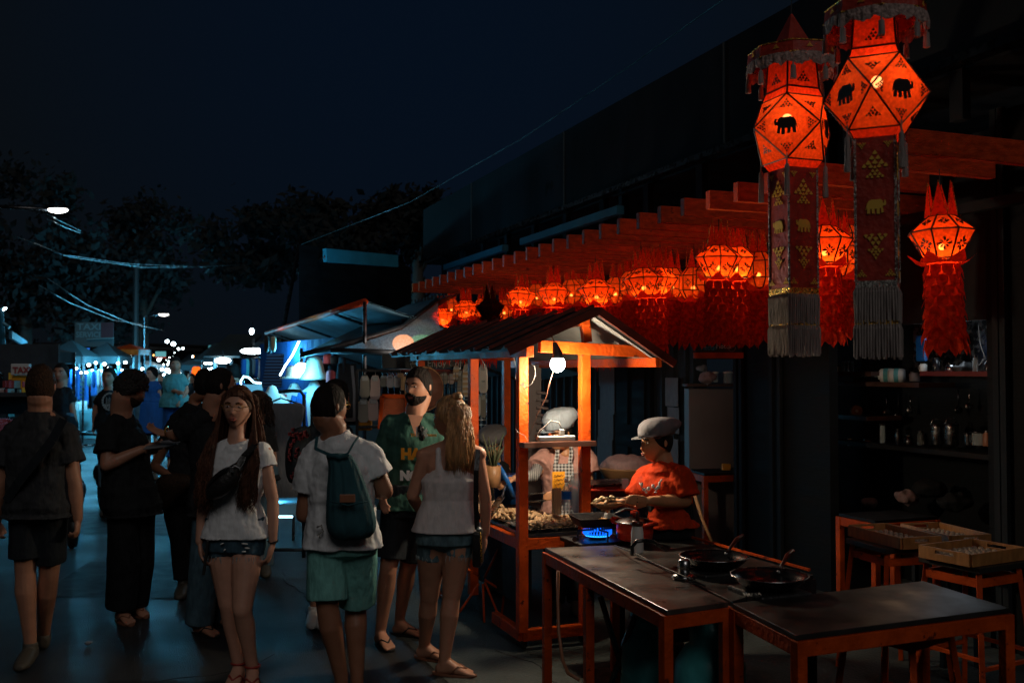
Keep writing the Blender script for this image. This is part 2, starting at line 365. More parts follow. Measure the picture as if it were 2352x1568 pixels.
# ---------- pergola
pg = thing('pergola', 'orange red timber pergola of overhanging rafters carrying paper lanterns', 'pergola', ws(0, 0))
for k in range(-6, 23):
    s_ = ((k - (.5 if k < -4 else 0)) * .285) / .9354
    ln = PW + .35 if k > -3 else .85
    m = MB(); m.box(ws(s_, ln / 2, 2.80 + random.uniform(-.003, .003)), (ln, .05, .115), RZ)
    m.build('rafter', MT['rafter'], pg, bevel=.004)
m = MB(); m.bar(ws(-4, PW + .12, 2.71), ws(6.9, PW + .12, 2.71), .06, .06); m.build('beam', MT['blackwood'], pg)
for s_ in (-3.6, .2, 3.4, 7.0):
    m = MB(); m.bar(ws(s_, PW + .12, 2.87), ws(s_, PW + .12, 3.52), .08, .08); m.build('post', MT['blackwood'], pg)

A('patch', (.013, .0135, .014), .6, nscale=6, namt=.4, bump=.8, bscale=90); A('crack', (.006, .006, .006), .9); A('litter', (.25, .24, .22), .8)
def flat(lab, name, pts, z, mt_, kind=None, cat=None):
    m = MB(); m.add([V((p[0], p[1], z)) for p in pts], [tuple(range(len(pts)))]); o = m.build(name, MT[mt_]); return tag(o, lab, cat, kind=kind)
rnd = random.Random(31)
for i, (x, y, r_) in enumerate(((-1.6, 5.2, .8), (-2.9, 8.4, 1.2), (-.35, 4.7, .5), (-4.2, 11.5, 1.6), (-1.0, 9.4, .9))):
    flat('darker repair patch in the asphalt street', 'road_patch', [(x + r_ * a_ + rnd.uniform(-.06, .06), y + r_ * b_ + rnd.uniform(-.06, .06)) for a_, b_ in ((-.6, -.5), (0, -.56), (.55, -.6), (.42, .0), (.3, .55), (-.2, .62), (-.85, .6), (-.7, 0))], .003 + i * .0002, 'patch', kind='structure')
m = MB()
for (x, y, a0, n_) in ((-2.4, 4.6, 1.3, 22), (-1.2, 6.9, 2.4, 24), (.4, 5.0, 2.2, 16)):
    p = V((x, y, .0075)); a_ = a0
    for k in range(n_):
        a_ += rnd.uniform(-.5, .5) + (a0 - a_) * .2; q = p + V((cos(a_), sin(a_), 0)) * .09; m.bar(p, q, rnd.uniform(.002, .006), .002); p = q
tag(m.build('road_crack', MT['crack']), 'thin cracks wandering over the asphalt street', kind='structure')
LT = [(-.75, 4.75, 'crumpled white tissue on the asphalt near the backpack man feet'), (-1.95, 5.0, 'small scrap of pale litter left of the woman in white'), (.05, 5.45, 'flattened paper scrap beside the flip flops'), (-2.7, 6.4, 'tiny pale scrap between the two men in black')]
for x, y, lab in LT:
    m = MB(); m.ell((x, y, .016), (.03, .022, .012), n=10); tag(m.build('litter', MT['litter'], disp=(.02, .012)), lab, 'litter')
def atp(u, v, p):  # point on the vertical street-parallel plane p, seen at pixel u, v
    s_ = sAt(u, p); q = ws(s_, p); return V((q.x, q.y, CH + (850 - v) / F * q.y * 1.0))
def atz(u, v, z):  # point at height z
    y = (CH - z) * F / (v - 850) if abs(v - 850) > 1e-6 else 1000
    lo, hi = .5, 400
    for _ in range(50):
        mid = (lo + hi) / 2
        if (at(u, v, mid).z - z) * (1 if z < CH else -1) > 0: lo = mid
        else: hi = mid
    return at(u, v, lo)
# ---------- food cart
cart = thing('food_cart', 'orange painted food cart with corrugated gable roof, bulb lit counter and spoked wheels', 'food cart', ws(.225, -.8))
PL, PR = -1.02, -.59; S0, S1, S2 = .235, 1.2, 2.62
def cb(name, a, b_, w_, h_=None, mt='orange', par=None, bev=.003):
    m = MB(); m.bar(a, b_, w_, h_ or w_); return m.build(name, MT[mt], par or cart, bevel=bev)
for (s_, p_) in ((S0, PL), (S1, PL), (S2, PL), (S0, PR), (S2, PR + .35)):
    cb('post', ws(s_, p_, .12 if s_ == S0 else .15), ws(s_, p_, 1.865), .062)
cb('king_post', ws(S0, PR + .02, 1.93), ws(S0, PR - .0, 2.075), .055)
cb('tie_beam', ws(S0 - .045, -1.06 + .14, 1.90), ws(S0 - .045, -.13, 1.868), .05, .075)
cb('tie_beam', ws(S2, -1.06, 1.88), ws(S2, -.05, 1.87), .05, .075)
cb('beam', ws(S0 - .15, PL - .005, 1.865), ws(2.85, PL - .005, 1.865), .05, .07)
cb('beam', ws(S0 - .15, -.13, 1.80), ws(2.85, -.13, 1.80), .05, .06)
cb('ridge_beam', ws(S0 - .06, -.60, 2.07), ws(2.85, -.60, 2.07), .05, .07)
# deck frame
for a, b_ in ((ws(S0, PL, .665), ws(S2, PL, .665)), (ws(S0, PR, .665), ws(S2, PR + .35, .665)), (ws(S0, PL, .665), ws(S0, PR, .665)), (ws(S0, PL, .10), ws(S0, PR + .05, .10)), (ws(S0, PL, .10), ws(S0 + .5, PL, .10)), (ws(S2, PL, .665), ws(S2, PR + .35, .665))):
    cb('rail', a, b_, .05, .07)
m = MB(); m.add([ws(S0 - .02, PL + .02, .705), ws(S0 - .02, PR + .04, .705), ws(S2, PR + .36, .705), ws(S2, PL + .02, .705), ws(S0 - .02, PL + .02, .725), ws(S0 - .02, PR + .04, .725), ws(S2, PR + .36, .725), ws(S2, PL + .02, .725)], [(0, 1, 2, 3), (4, 5, 6, 7), (0, 1, 5, 4), (1, 2, 6, 5), (2, 3, 7, 6), (3, 0, 4, 7)])
m.build('counter', MT['blacktop'], cart)
m = MB(); m.box(ws(S0 - .075, (PL + PR) / 2, 1.287), (PR - PL + .06, .085, .03), RZ); m.build('shelf', MT['shelfwood'], cart)
m = MB(); m.box(ws(1.3, PL + .10, .42), (.02, 1.9, .40), RZ); m.build('side_panel', MT['blackwood'], cart)
# corrugated roof slopes
def slope(pa, za, pb, zb, name):
    m = MB(); n = 96; s0, s1 = S0 - .22, 2.93; th = .012
    top = []; bot = []
    for i in range(n + 1):
        s_ = s0 + (s1 - s0) * i / n; wv = .014 * (1 if (i // 4) % 3 == 0 else 0) 
        top.append([ws(s_, pa, za + wv + th), ws(s_, pb, zb + wv + th)]); bot.append([ws(s_, pa, za), ws(s_, pb, zb)])
    vs = []
    for t_, b_ in zip(top, bot): vs += [t_[0], t_[1], b_[1], b_[0]]
    fs = []; 
    for i in range(n):
        for k in range(4): fs.append((4 * i + k, 4 * i + (k + 1) % 4, 4 * i + 4 + (k + 1) % 4, 4 * i + 4 + k))
    fs += [(0, 1, 2, 3), (4 * n, 4 * n + 1, 4 * n + 2, 4 * n + 3)]
    m.add(vs, fs); return m.build(name, MT['roofsheet'], cart)
slope(-.606, 2.12, -1.20, 1.862, 'roof_slope'); slope(-.594, 2.12, -.07, 1.80, 'roof_slope')
m = MB()
for k in range(11):
    s_ = S0 - .18 + k * .29; m.bar(ws(s_, -.61, 2.153), ws(s_, -1.205, 1.889), .028, .02)
m.build('roof_rib', MT['roofred'], cart)
m = MB(); m.bar(ws(S0 - .235, -.60, 2.12), ws(S0 - .235, -1.20, 1.862), .02, .05); m.build('barge_board', MT['roofred'], cart)
m = MB(); m.bar(ws(S0 - .235, -.60, 2.12), ws(S0 - .235, -.06, 1.79), .02, .05); m.build('barge_board', MT['roofred'], cart)
m = MB(); m.add([ws(S0 - .1, -.59, 2.106), ws(S0 - .1, -.09, 1.80), ws(2.8, -.09, 1.80), ws(2.8, -.59, 2.106), ws(S0 - .1, -.59, 2.102), ws(S0 - .1, -.09, 1.796), ws(2.8, -.09, 1.796), ws(2.8, -.59, 2.102)], [(0, 1, 2, 3), (4, 5, 6, 7), (0, 1, 5, 4), (1, 2, 6, 5), (2, 3, 7, 6), (3, 0, 4, 7)]); m.build('roof_lining', MT['roofunder'], cart)
# wheels
for (s_, p_) in ((1.75, PL - .06), ):
    m = MB(); R = Matrix.Rotation(RZ, 3, 'Z') @ Matrix.Rotation(pi / 2, 3, 'Y')
    c = ws(s_, p_, .34); n = 28
    rim = [c + (SD * cos(2 * pi * k / n) + V((0, 0, 1)) * sin(2 * pi * k / n)) * .32 for k in range(n + 1)]
    m.tube(rim, .014, 6)
    for k in range(9):
        a_ = 2 * pi * k / 9 + .2; m.tube([c, c + (SD * cos(a_) + V((0, 0, 1)) * sin(a_)) * .32], .011, 6)
    m.ell(c, .045)
    m.build('wheel', MT['orange'], cart, smooth=True)
for s_, p_ in ((S0 + .05, PL + .03), (S0 + .05, PR)):
    m = MB(); m.ell(ws(s_, p_, .045), (.02, .045, .045), R=Matrix.Rotation(RZ, 3, 'Z')); m.bar(ws(s_, p_, .045), ws(s_, p_, .1), .02); m.build('caster', MT['iron'], cart, smooth=True)
# stool-like folded frame of orange bars beside the wheel (cart support)
m = MB()
c = at(1105, 1330, 7.0)
for du, dv, eu, ev in ((-40, -30, -5, -8), (40, -70, 8, -5), (55, 30, 8, 0), (-50, 75, -5, 10), (8, 120, 4, 10), (45, 95, 8, 5)):
    m.tube([at(1105 + eu, 1330 + ev, 7.0), at(1105 + du, 1330 + dv, 6.95)], .009, 6)
m.tube([at(1145, 1300, 7.0), at(1158, 1360, 7.0), at(1150, 1430, 7.0)], .009, 6)
ob = m.build('folding_stand', MT['orange'], None, smooth=True); tag(ob, 'folded orange metal stand with crossing bars behind the blonde woman legs', 'stand')
# bulb
bl = thing('light_bulb', 'glowing white bulb hanging in a black socket from the cart gable', 'light bulb', at(1281, 836, 6.13))
c = at(1281, 836, 6.13)
m = MB(); m.ell(c, (.046, .046, .05), n=20); m.build('bulb', emat('bulbglow', (1, .93, .82), 60), bl, smooth=True)
m = MB(); m.tube([c + V((0, 0, .034)), c + V((0, 0, .06)), c + V((-.01, 0, .10)), c + V((-.02, .0, .135))], [.038, .034, .022, .012], 12); m.build('socket', MT['rubber'], bl, smooth=True)
m = MB(); m.tube([c + V((-.02, 0, .13)), c + V((-.035, .01, .17)), c + V((-.045, .05, .20)), at(1240, 768, 6.2)], .004, 6); m.build('cable', MT['cordbrown'], bl, smooth=True)
LB = plight('bulb_light', c + V((0, 0, -.075)), 50, (1, .80, .55), .045)
# power strip + cables
ps = thing('power_strip', 'white power strip with plugged cord on the cart shelf', 'power strip', at(1277, 1008, 6.18))
m = MB(); m.box(at(1277, 1006, 6.14), (.24, .055, .03), RZ); m.build('case', MT['plasticwhite'], ps, bevel=.006)
m = MB(); m.box(at(1290, 992, 6.16), (.03, .03, .035), RZ); m.build('plug', MT['plasticwhite'], ps, bevel=.004)
m = MB(); m.box(at(1262, 997, 6.155), (.018, .014, .01), RZ); m.build('switch', MT['orange'], ps, bevel=.002)
m = MB(); m.tube([at(1290, 985, 6.16), at(1284, 970, 6.16), at(1265, 966, 6.16), at(1240, 990, 6.16), at(1228, 1004, 6.17)], .0045, 6); m.build('cord', MT['cord'], ps, smooth=True)
for nm, lab, pts, mm_ in (('cable', 'grey loose cable looping left of the lit near post', [(1163, 812), (1180, 820), (1186, 845), (1184, 870), (1195, 885), (1204, 893)], 'cord'),
    ('cable', 'thin grey cable drooping between mid post and sock grid', [(1100, 814), (1112, 835), (1118, 858), (1119, 875)], 'cord'),
    ('cable', 'pale looped cable right of the near left post under the roof', [(1205, 893), (1222, 880), (1230, 860), (1228, 842), (1218, 834)], 'cord'),
    ('cable', 'brownish wire running from the bulb socket down to the shelf', [(1274, 842), (1262, 880), (1255, 910), (1235, 950), (1222, 985), (1215, 1002)], 'cordbrown'),
    ('cable', 'white curl of cord wrapped around the near left cart post', [(1184, 985), (1190, 993), (1205, 1000), (1212, 1012), (1208, 1018)], 'cord')):
    m = MB(); m.tube([at(a_, b_, 6.16 if pts[0][0] > 1180 else 6.55) for a_, b_ in pts], .0017, 6); tag(m.build(nm, MT[mm_], None, smooth=True), lab, 'cable')
# ---------- trays with chicken on the counter
def traymesh(c, sx, sy, h=.022, rz=RZ, flare=.02):
    m = MB(); R = Matrix.Rotation(rz, 3, 'Z')
    def rg(ax, ay, z, n=6, r=.03):
        out = []
        for (cx, cy, a0) in ((1, 1, 0), (-1, 1, 90), (-1, -1, 180), (1, -1, 270)):
            for k in range(n):
                a_ = radians(a0 + 90 * k / (n - 1)); out.append(c + R @ V((cx * (ax - r) + r * cos(a_), cy * (ay - r) + r * sin(a_), z)))
        return out
    m.loft([rg(sx / 2 - flare, sy / 2 - flare, 0), rg(sx / 2, sy / 2, h), rg(sx / 2 - .006, sy / 2 - .006, h), rg(sx / 2 - flare - .004, sy / 2 - flare - .004, .004)]); return m
def heap(c, rx, ry, h, n, size, par_rz=RZ, seed=1):
    rnd = random.Random(seed); m = MB(); R = Matrix.Rotation(par_rz, 3, 'Z')
    for i in range(n):
        a_ = rnd.random() * 2 * pi; q = sqrt(rnd.random()); x = q * cos(a_); y = q * sin(a_)
        z = h * (1 - q * q) * rnd.uniform(.3, 1) + size * .3
        p = c + R @ V((x * rx, y * ry, z)); d = V((rnd.uniform(-1, 1), rnd.uniform(-1, 1), rnd.uniform(-.4, .6))).normalized() * size * rnd.uniform(.8, 1.9)
        m.tube([p - d, p - d * .3 + V((0, 0, size * .3)), p + d * .4, p + d], [size * .15, size * rnd.uniform(.28, .5), size * rnd.uniform(.25, .5), size * .12], 7)
    return m
tz = .728
trays = [(ws(.42, -.80, tz), .40, .36, 'steel', 'shallow steel tray at the near end of the cart counter'), (ws(.84, -.80, tz), .40, .36, 'steel', 'steel tray second along the counter under raw chicken'), (ws(1.26, -.76, tz), .42, .36, 'darksteel', 'dark steel tray mid counter by the tongs'), (ws(1.75, -.72, tz), .44, .4, 'steel', 'steel tray furthest along the counter')]
for c, a_, b_, mm_, lab in trays: tag(traymesh(c, a_, b_).build('tray', MT[mm_], None, smooth=False), lab, 'tray', 'trays along the cart counter')
for c, rx, ry, h, n, sd, lab in ((ws(.46, -.72, tz + .012), .16, .11, .045, 80, 1, 'pile of raw battered chicken pieces on the near tray'), (ws(.80, -.84, tz + .012), .17, .14, .055, 90, 2, 'heap of pale chicken pieces on the second tray by the post'), (ws(1.1, -.93, tz + .012), .12, .12, .07, 60, 3, 'mound of chicken pieces beside the blonde woman arm'), (ws(1.9, -.86, tz + .012), .13, .12, .09, 60, 4, 'far heap of pinkish chicken near the leek bundle')):
    tag(heap(c, rx, ry, h, n, .030, seed=sd).build('chicken_pile', MT['chicken'], None, smooth=True, disp=(.03, .012)), lab, 'chicken', 'chicken piles on the counter trays')
# bottle, wrapped sticks, sign, board, bucket, leeks
def bottle(name, lab, c, r, h, m1, m2, cat='bottle', neck=.4):
    t = thing(name, lab, cat, c)
    m = MB(); m.lathe([(r * .9, 0), (r, .01), (r, h * .62), (r * neck, h * .82), (r * neck, h * .88)], 18, c); m.build('body', MT[m1], t, smooth=True)
    m = MB(); m.lathe([(r * neck * 1.15, h * .86), (r * neck * 1.15, h), (r * neck * .6, h * 1.01)], 14, c); m.build('cap', MT[m2], t, smooth=True); return t
c = ws(.33, -.655, tz + .01)
bt = bottle('water_bottle', 'clear water bottle with blue label on the counter', at(1301, 1172, 6.42), .032, .21, 'clear', 'plasticwhite')
m = MB(); m.lathe([(.033, .075), (.033, .125)], 18, at(1301, 1172, 6.42), cap=False); m.build('label', MT['plasticblue'], bt, smooth=True)
def bundle(name, lab, c, r, h, n, mt_, cat):
    m = MB(); rnd = random.Random(3)
    for i in range(n):
        a_ = rnd.random() * 6.28; q = sqrt(rnd.random()) * r; m.tube([c + V((q * cos(a_), q * sin(a_), 0)), c + V((q * cos(a_), q * sin(a_), h * rnd.uniform(.95, 1.03)))], .0042, 5)
    return tag(m.build(name, MT[mt_], None), lab, cat)
bundle('skewer_bundle', 'upright bundle of wooden skewers beside the water bottle', at(1278, 1180, 6.36), .03, .16, 60, 'sticks', 'skewers')
m = MB(); m.lathe([(.045, 0), (.042, .10), (.05, .20), (.028, .26)], 10, at(1322, 1180, 6.45)); tag(m.build('plastic_bag', MT['clear'], None, smooth=True, disp=(.05, .03)), 'clear bag of paper cups against the right cart post', 'bag')
sg = thing('price_sign', 'small yellow handwritten price sign on a stick', 'sign', at(1284, 1120, 6.45))
q = at(1283, 1104, 6.45); m = MB(); m.box(q, (.085, .004, .12), RZ - .1); m.build('card', MT['signyellow'], sg)
m = MB(); m.tube([q + V((.03, .006, -.05)), q + V((.035, .0, -.22))], .003, 6); m.build('stick', MT['sticks'], sg)
m = MB()
for i in range(4):
    m.tube([q + PD * (-.034 + k * .0085) - SD * .0045 + V((0, 0, .036 - i * .027 + .007 * sin(k * 2.4 + i))) for k in range(9 - 2 * (i == 3))], .0016, 4)
m.build('handwriting', MT['ink'], sg)
# red basin with grey lid board at the cart right side
t = thing('basin', 'wide red plastic basin behind the right cart post', 'basin', at(1420, 1160, 6.9))
c = at(1395, 1160, 6.95); m = MB(); m.lathe([(.15, 0), (.24, .12), (.27, .13), (.27, .142), (.235, .135), (.15, .02)], 30, c); m.build('bowl', MT['plasticred'], t, smooth=True)
m = MB(); m.box(c + V((-.02, 0, .155)), (.42, .30, .018), RZ); m.build('lid', MT['darksteel'], t, bevel=.004)
m = MB(); m.box(at(1434, 1110, 6.85), (.05, .04, .07), RZ); tag(m.build('salt_box', MT['plasticwhite'], None, bevel=.006), 'small whitish box standing on the red basin rim', 'box')
t = thing('bucket', 'blue plastic bucket with tilted lid behind the chicken trays', 'bucket', at(1170, 1150, 7.3))
c = at(1172, 1147, 7.35); m = MB(); m.lathe([(.11, -.02), (.14, .16), (.15, .17), (.15, .18)], 24, c); m.build('body', MT['plasticblue'], t, smooth=True)
m = MB(); R = Matrix.Rotation(.25, 3, 'Z') @ Matrix.Rotation(1.15, 3, 'Y'); m.lathe([(.15, 0), (.15, .02), (.05, .035), (.02, .04)], 24, at(1155, 1105, 7.15), R=R); m.build('lid', MT['plasticblue'], t, smooth=True)
t = thing('leek_pot', 'cane pot holding upright leek stalks beside the blonde woman', 'pot', at(1133, 1120, 7.0))
c = at(1133, 1118, 7.0); m = MB(); m.lathe([(.05, 0), (.055, .15), (.05, .15), (.045, .02)], 14, c); m.build('pot', MT['bamboo'], t, smooth=True)
m = MB(); rnd = random.Random(5)
for i in range(11):
    d = V((rnd.uniform(-.08, .08), rnd.uniform(-.06, .06), rnd.uniform(.16, .30))); m.tube([c + V((0, 0, .1)) + d * .05, c + V((0, 0, .1)) + d * .6, c + V((0, 0, .08)) + d], [.006, .006, .003], 6)
m.build('stalks', MT['leafgreen'], t, smooth=True)
m = MB()
for k in (-.03, .03): m.bar(at(1211, 1143 + k * 300, 6.85), at(1252, 1140 + k * 300, 6.8), .04, .008)
tag(m.build('serving_tongs', MT['steel'], None, bevel=.002), 'broad steel tongs under the pink vendor right hand', 'tongs')
m = MB(); m.tube([at(1167, 1100, 7.1), at(1155, 1135, 7.0), at(1148, 1150, 6.95)], .009, 6); m.bar(at(1152, 1140, 6.95), at(1126, 1178, 6.75), .05, .008)
tag(m.build('spatula', MT['steel'], None, bevel=.002), 'steel spatula held by the striped sleeve vendor', 'spatula')
# wrapped basket on a crate behind
t = thing('basket', 'shallow wicker basket wrapped in mauve plastic behind the red vendor', 'basket', at(1440, 1110, 7.8))
c = at(1442, 1108, 7.8); m = MB(); m.lathe([(.16, 0), (.23, .11), (.24, .12), (.22, .12)], 24, c); m.build('bowl', MT['bamboo'], t, smooth=True)
m = MB(); m.ell(c + V((0, 0, .13)), (.22, .2, .09), n=24); m.build('wrap', MT['mauve'], t, smooth=True, disp=(.07, .09), sub=1)
t = thing('crate_table', 'rough dark wood stand under the wrapped basket', 'stand', at(1440, 1130, 7.9))
m = MB(); q = at(1442, 1116, 7.9); m.box(q, (.62, .4, .03), RZ); m.build('top', MT['shelfwood'], t)
for dx in (-.27, .27):
    for dy in (-.16, .16): m = MB(); p = q + PD * dx + SD * dy; m.bar(V((p.x, p.y, 0)), p, .045); m.build('leg', MT['bamboo'], t)
# ---------- near stove : black box stove with grill pan, flame
z0 = at(1370, 1232, 5.92).z
sv = thing('gas_stove', 'low black gas stove with ringed blue flame at the cart end', 'stove', at(1370, 1240, 5.95))
c = at(1372, 1236, 5.95)
m = MB(); m.box(c + V((0, 0, -.012)), (.36, .30, .025), RZ); m.box(c + V((0, 0, -.05)), (.32, .26, .05), RZ); m.build('body', MT['iron'], sv, bevel=.005)
m = MB(); m.lathe([(.03, 0), (.055, .012), (.055, .03), (.02, .035)], 20, c); m.build('burner', MT['iron'], sv, smooth=True)
m = MB()
for k in range(4): a_ = k * pi / 2 + .4; m.bar(c + V((cos(a_) * .03, sin(a_) * .03, .055)), c + V((cos(a_) * .13, sin(a_) * .13, .055)), .008, .01); m.bar(c + V((cos(a_) * .13, sin(a_) * .13, .0)), c + V((cos(a_) * .13, sin(a_) * .13, .06)), .008)
m.build('pan_support', MT['iron'], sv)
m = MB()
for k in range(30):
    a_ = 2 * pi * k / 30; p = c + V((cos(a_) * .068, sin(a_) * .068, .020)); m.tube([p, p + V((cos(a_) * .014, sin(a_) * .014, .014)), p + V((cos(a_) * .018, sin(a_) * .018, .034))], [.0035, .006, .001], 6)
m.build('flame', emat('flame', (.004, .13, 1), 1.6), sv, smooth=True)
m = MB(); rg_ = [c + V((cos(2 * pi * k / 30) * .072, sin(2 * pi * k / 30) * .072, .022)) for k in range(31)]; m.tube(rg_, .0035, 6); m.build('flame_ring', emat('flamer', (.02, .35, 1), 3), sv, smooth=True)
m = MB(); m.lathe([(.016, 0), (.016, .02)], 12, at(1320, 1236, 5.8), R=Matrix.Rotation(pi / 2, 3, 'X')); m.build('knob', MT['darksteel'], sv)
t = thing('grill_pan', 'square black ridged pan over the blue flame', 'pan', at(1368, 1200, 5.95))
c = at(1366, 1205, 5.95)
mb_ = traymesh(c + V((0, 0, -.0)), .27, .27, .055, RZ - .12, .03); mb_.build('pan', MT['iron'], t, bevel=.003)
m = MB(); m.tube([c + V((.12, .09, .045)), c + V((.2, .14, .075)), c + V((.34, .1, .07))], .010, 8); m.build('handle', MT['iron'], t, smooth=True)
tag(heap(c + V((.045, -.02, .015)), .045, .04, .02, 16, .016, seed=8).build('fried_patty', MT['fried'], None, smooth=True), 'golden fried patty sizzling in the square pan', 'food')
# red casserole
t = thing('cooking_pot', 'glossy red cooking pot with glass lid and orange handles', 'pot', at(1457, 1245, 5.75))
c = at(1458, 1240, 5.75)
m = MB(); m.lathe([(.085, 0), (.103, .015), (.106, .045), (.108, .05), (.106, .055), (.107, .095), (.11, .10), (.10, .10)], 36, c); m.build('body', MT['plasticred'], t, smooth=True)
m = MB(); m.lathe([(.108, .102), (.111, .106), (.106, .110)], 36, c, cap=False); m.build('rim', MT['steel'], t, smooth=True)
m = MB(); m.lathe([(.106, .106), (.08, .122), (.03, .132), (.01, .133)], 36, c, cap=False); m.build('lid', MT['darksteel'], t, smooth=True)
m = MB(); m.lathe([(.012, .13), (.012, .142), (.026, .15), (.026, .166), (.012, .172)], 20, c); m.build('knob', MT['plasticred'], t, smooth=True)
for d in (V((-.8, .6, 0)), V((.65, -.75, 0))):
    m = MB(); n_ = V((-d.y, d.x, 0)); b_ = c + V((0, 0, .095))
    m.tube([b_ + d * .10 - n_ * .045, b_ + d * .135 - n_ * .035 + V((0, 0, .01)), b_ + d * .148 + V((0, 0, .018)), b_ + d * .135 + n_ * .035 + V((0, 0, .01)), b_ + d * .10 + n_ * .045], .011, 8); m.build('handle', MT['plasticred'], t, smooth=True)
# white sauce bottle and black ladle loop
t = bottle('sauce_bottle', 'white squeeze bottle with dark brown nozzle cap in front of the red pot', at(1464, 1270, 5.3), .033, .17, 'plasticwhite', 'brownp', neck=.85)
m = MB(); m.lathe([(.012, .17), (.006, .215), (.004, .22)], 10, at(1464, 1270, 5.3)); m.build('nozzle', MT['brownp'], t, smooth=True)
m = MB(); m.tube([at(1452, 1275, 5.05), at(1452, 1255, 5.05), at(1462, 1243, 5.05), at(1482, 1240, 5.06), at(1500, 1243, 5.1), at(1530, 1262, 5.2)], .010, 8); tag(m.build('wok_handle', MT['panblack'], None, smooth=True), 'curved shiny black handle beside the white bottle', 'handle')
# ---------- stove table behind table one
def table(name, lab, corners, z, top, th=.022, legs=(0, 1, 2, 3), apr=.06, frame='orange', cat='table', lw=.045, oh=.012, parts_x=None):
    ctr = sum((V(c) for c in corners), V()) / len(corners); t = thing(name, lab, cat, (ctr.x, ctr.y, 0))
    m = MB(); poly = [V((c[0], c[1], z - th / 2)) for c in corners]; m.prism(poly, V((0, 0, th))); m.build('tabletop', MT[top], t, bevel=.003)
    ins = [V((c[0], c[1], 0)).lerp(V((ctr.x, ctr.y, 0)), .03) for c in corners]
    for i in range(4):
        a_, b_ = ins[i], ins[(i + 1) % 4]; h = z - th - apr / 2 - .001
        m = MB(); d = (b_ - a_).normalized() * lw / 2; m.bar(a_ + d + V((0, 0, h)), b_ - d + V((0, 0, h)), lw * .8, apr); m.build('apron', MT[frame], t, bevel=.003)
    for i in legs:
        m = MB(); nx = (ins[(i + 1) % 4] - ins[i]).normalized(); m.bar(ins[i], ins[i] + V((0, 0, z - th - .001)), lw, lw, up=nx); m.build('leg', MT[frame], t, bevel=.003)
    return t, ins
zt = .76
A_ = at(1251, 1255, 5.6); B_ = at(1532, 1397, 4.14); C_ = at(1673, 1378, 4.29); D_ = at(1411, 1249, 5.67)
t1, ins1 = table('prep_table', 'long narrow worn prep table with scratched top and orange frame in front of the cart', [A_, B_, C_, D_], zt, 'tabletop')
m = MB(); q = ins1[0].lerp(ins1[1], .42); m.bar(q, q + V((0, 0, zt - .09)), .045, .045, up=(ins1[1] - ins1[0]).normalized()); m.build('leg', MT['orange'], t1, bevel=.003)
E_ = at(1829, 1453.5, 3.755); Fl = at(1673, 1378, 4.29) + V((.012, -.02, 0)); G_ = at(2321, 1392, 4.18); H_ = at(2121, 1330, 4.72)
table('dining_table', 'black topped table with orange steel frame at the lower right', [Fl, E_, G_, H_], zt, 'blacktop')
g1 = D_ + V((.02, .02, 0)); g2 = C_ + V((.03, .06, 0)); g3 = C_ + V((.92, .55, 0)); g4 = D_ + V((.55, .42, 0))
g3 = at(1905, 1325, 4.78); g4 = at(1470, 1218, 6.2)
table('stove_table', 'black iron cooking table carrying pans behind the prep table', [g1, g2, V((1.48, 4.92, 0)), V((.98, 6.1, 0))], zt - .012, 'blacktop', frame='blackwood')
m = MB(); m.bar(V((.99, 6.08, .765)), V((1.47, 4.95, .765)), .012, .012); tag(m.build('edge_strip', MT['orange'], None), 'thin orange edge strip along the far side of the cooking table', 'strip')
# two frying pans
def frypan(lab, c, hd, tilt=0):
    t = thing('frying_pan', lab, 'frying pan', c, group='empty frying pans on the cooking table')
    R = Matrix.Rotation(tilt, 3, 'Y')
    m = MB(); m.lathe([(.115, -.05), (.15, -.022), (.168, .0), (.172, .003), (.168, .004), (.148, -.017), (.113, -.043), (.001, -.044)], 48, c, R=R); m.build('pan', MT['panblack'], t, smooth=True)
    m = MB(); m.lathe([(.168, .001), (.1725, .002), (.1725, .0055), (.168, .0055)], 48, c, R=R, cap=False); m.build('rim', MT['steel'], t, smooth=True)
    d = V(hd).normalized(); m = MB(); m.tube([c + d * .165, c + d * .20 + V((0, 0, .018)), c + d * .27 + V((0, 0, .045)), c + d * .36 + V((0, 0, .055))], [.009, .008, .012, .010], 8); m.build('handle', MT['brownp'], t, smooth=True)
    m = MB(); m.ell(c + d * .14 + V((0, 0, -.008)), .008); m.build('rivet', MT['steel'], t, smooth=True)
    m = MB(); m.box(c + V((0, 0, -.085)), (.27, .27, .055), RZ); m.box(c + V((-.1, -.12, -.10)), (.03, .03, .03), RZ); m.build('ring_burner', MT['iron'], None, bevel=.01)['label'] = lab.replace('black frying pan', 'burner block under the pan')
    bpy.context.scene.collection.objects[-1]['category'] = 'burner'
    return t
frypan('black frying pan with thin bright rim, the one nearer the red shirted vendor', at(1640, 1277, 4.98), V((.55, .75, 0)))
frypan('black frying pan with worn rim, the one nearest the dining table', at(1767, 1321, 4.5), V((.5, .8, 0)))
m = MB(); c = at(1572, 1300, 4.75); m.lathe([(.026, -.03), (.03, .03), (.012, .034)], 16, c); m.ell(c + V((0, 0, -.05)), (.06, .05, .02)); tag(m.build('shaker', MT['steel'], None, smooth=True), 'small steel shaker at the left edge of the first pan', 'shaker')
m = MB()
for i in range(7): a_ = random.random(); m.tube([at(1708 + i * 6, 1362 + random.uniform(-3, 3), 4.29), at(1712 + i * 6, 1368 + random.uniform(-2, 2), 4.27)], .004, 5)
tag(m.build('burner_ring', MT['steel'], None), 'bright broken metal bits below the second pan', 'burner')
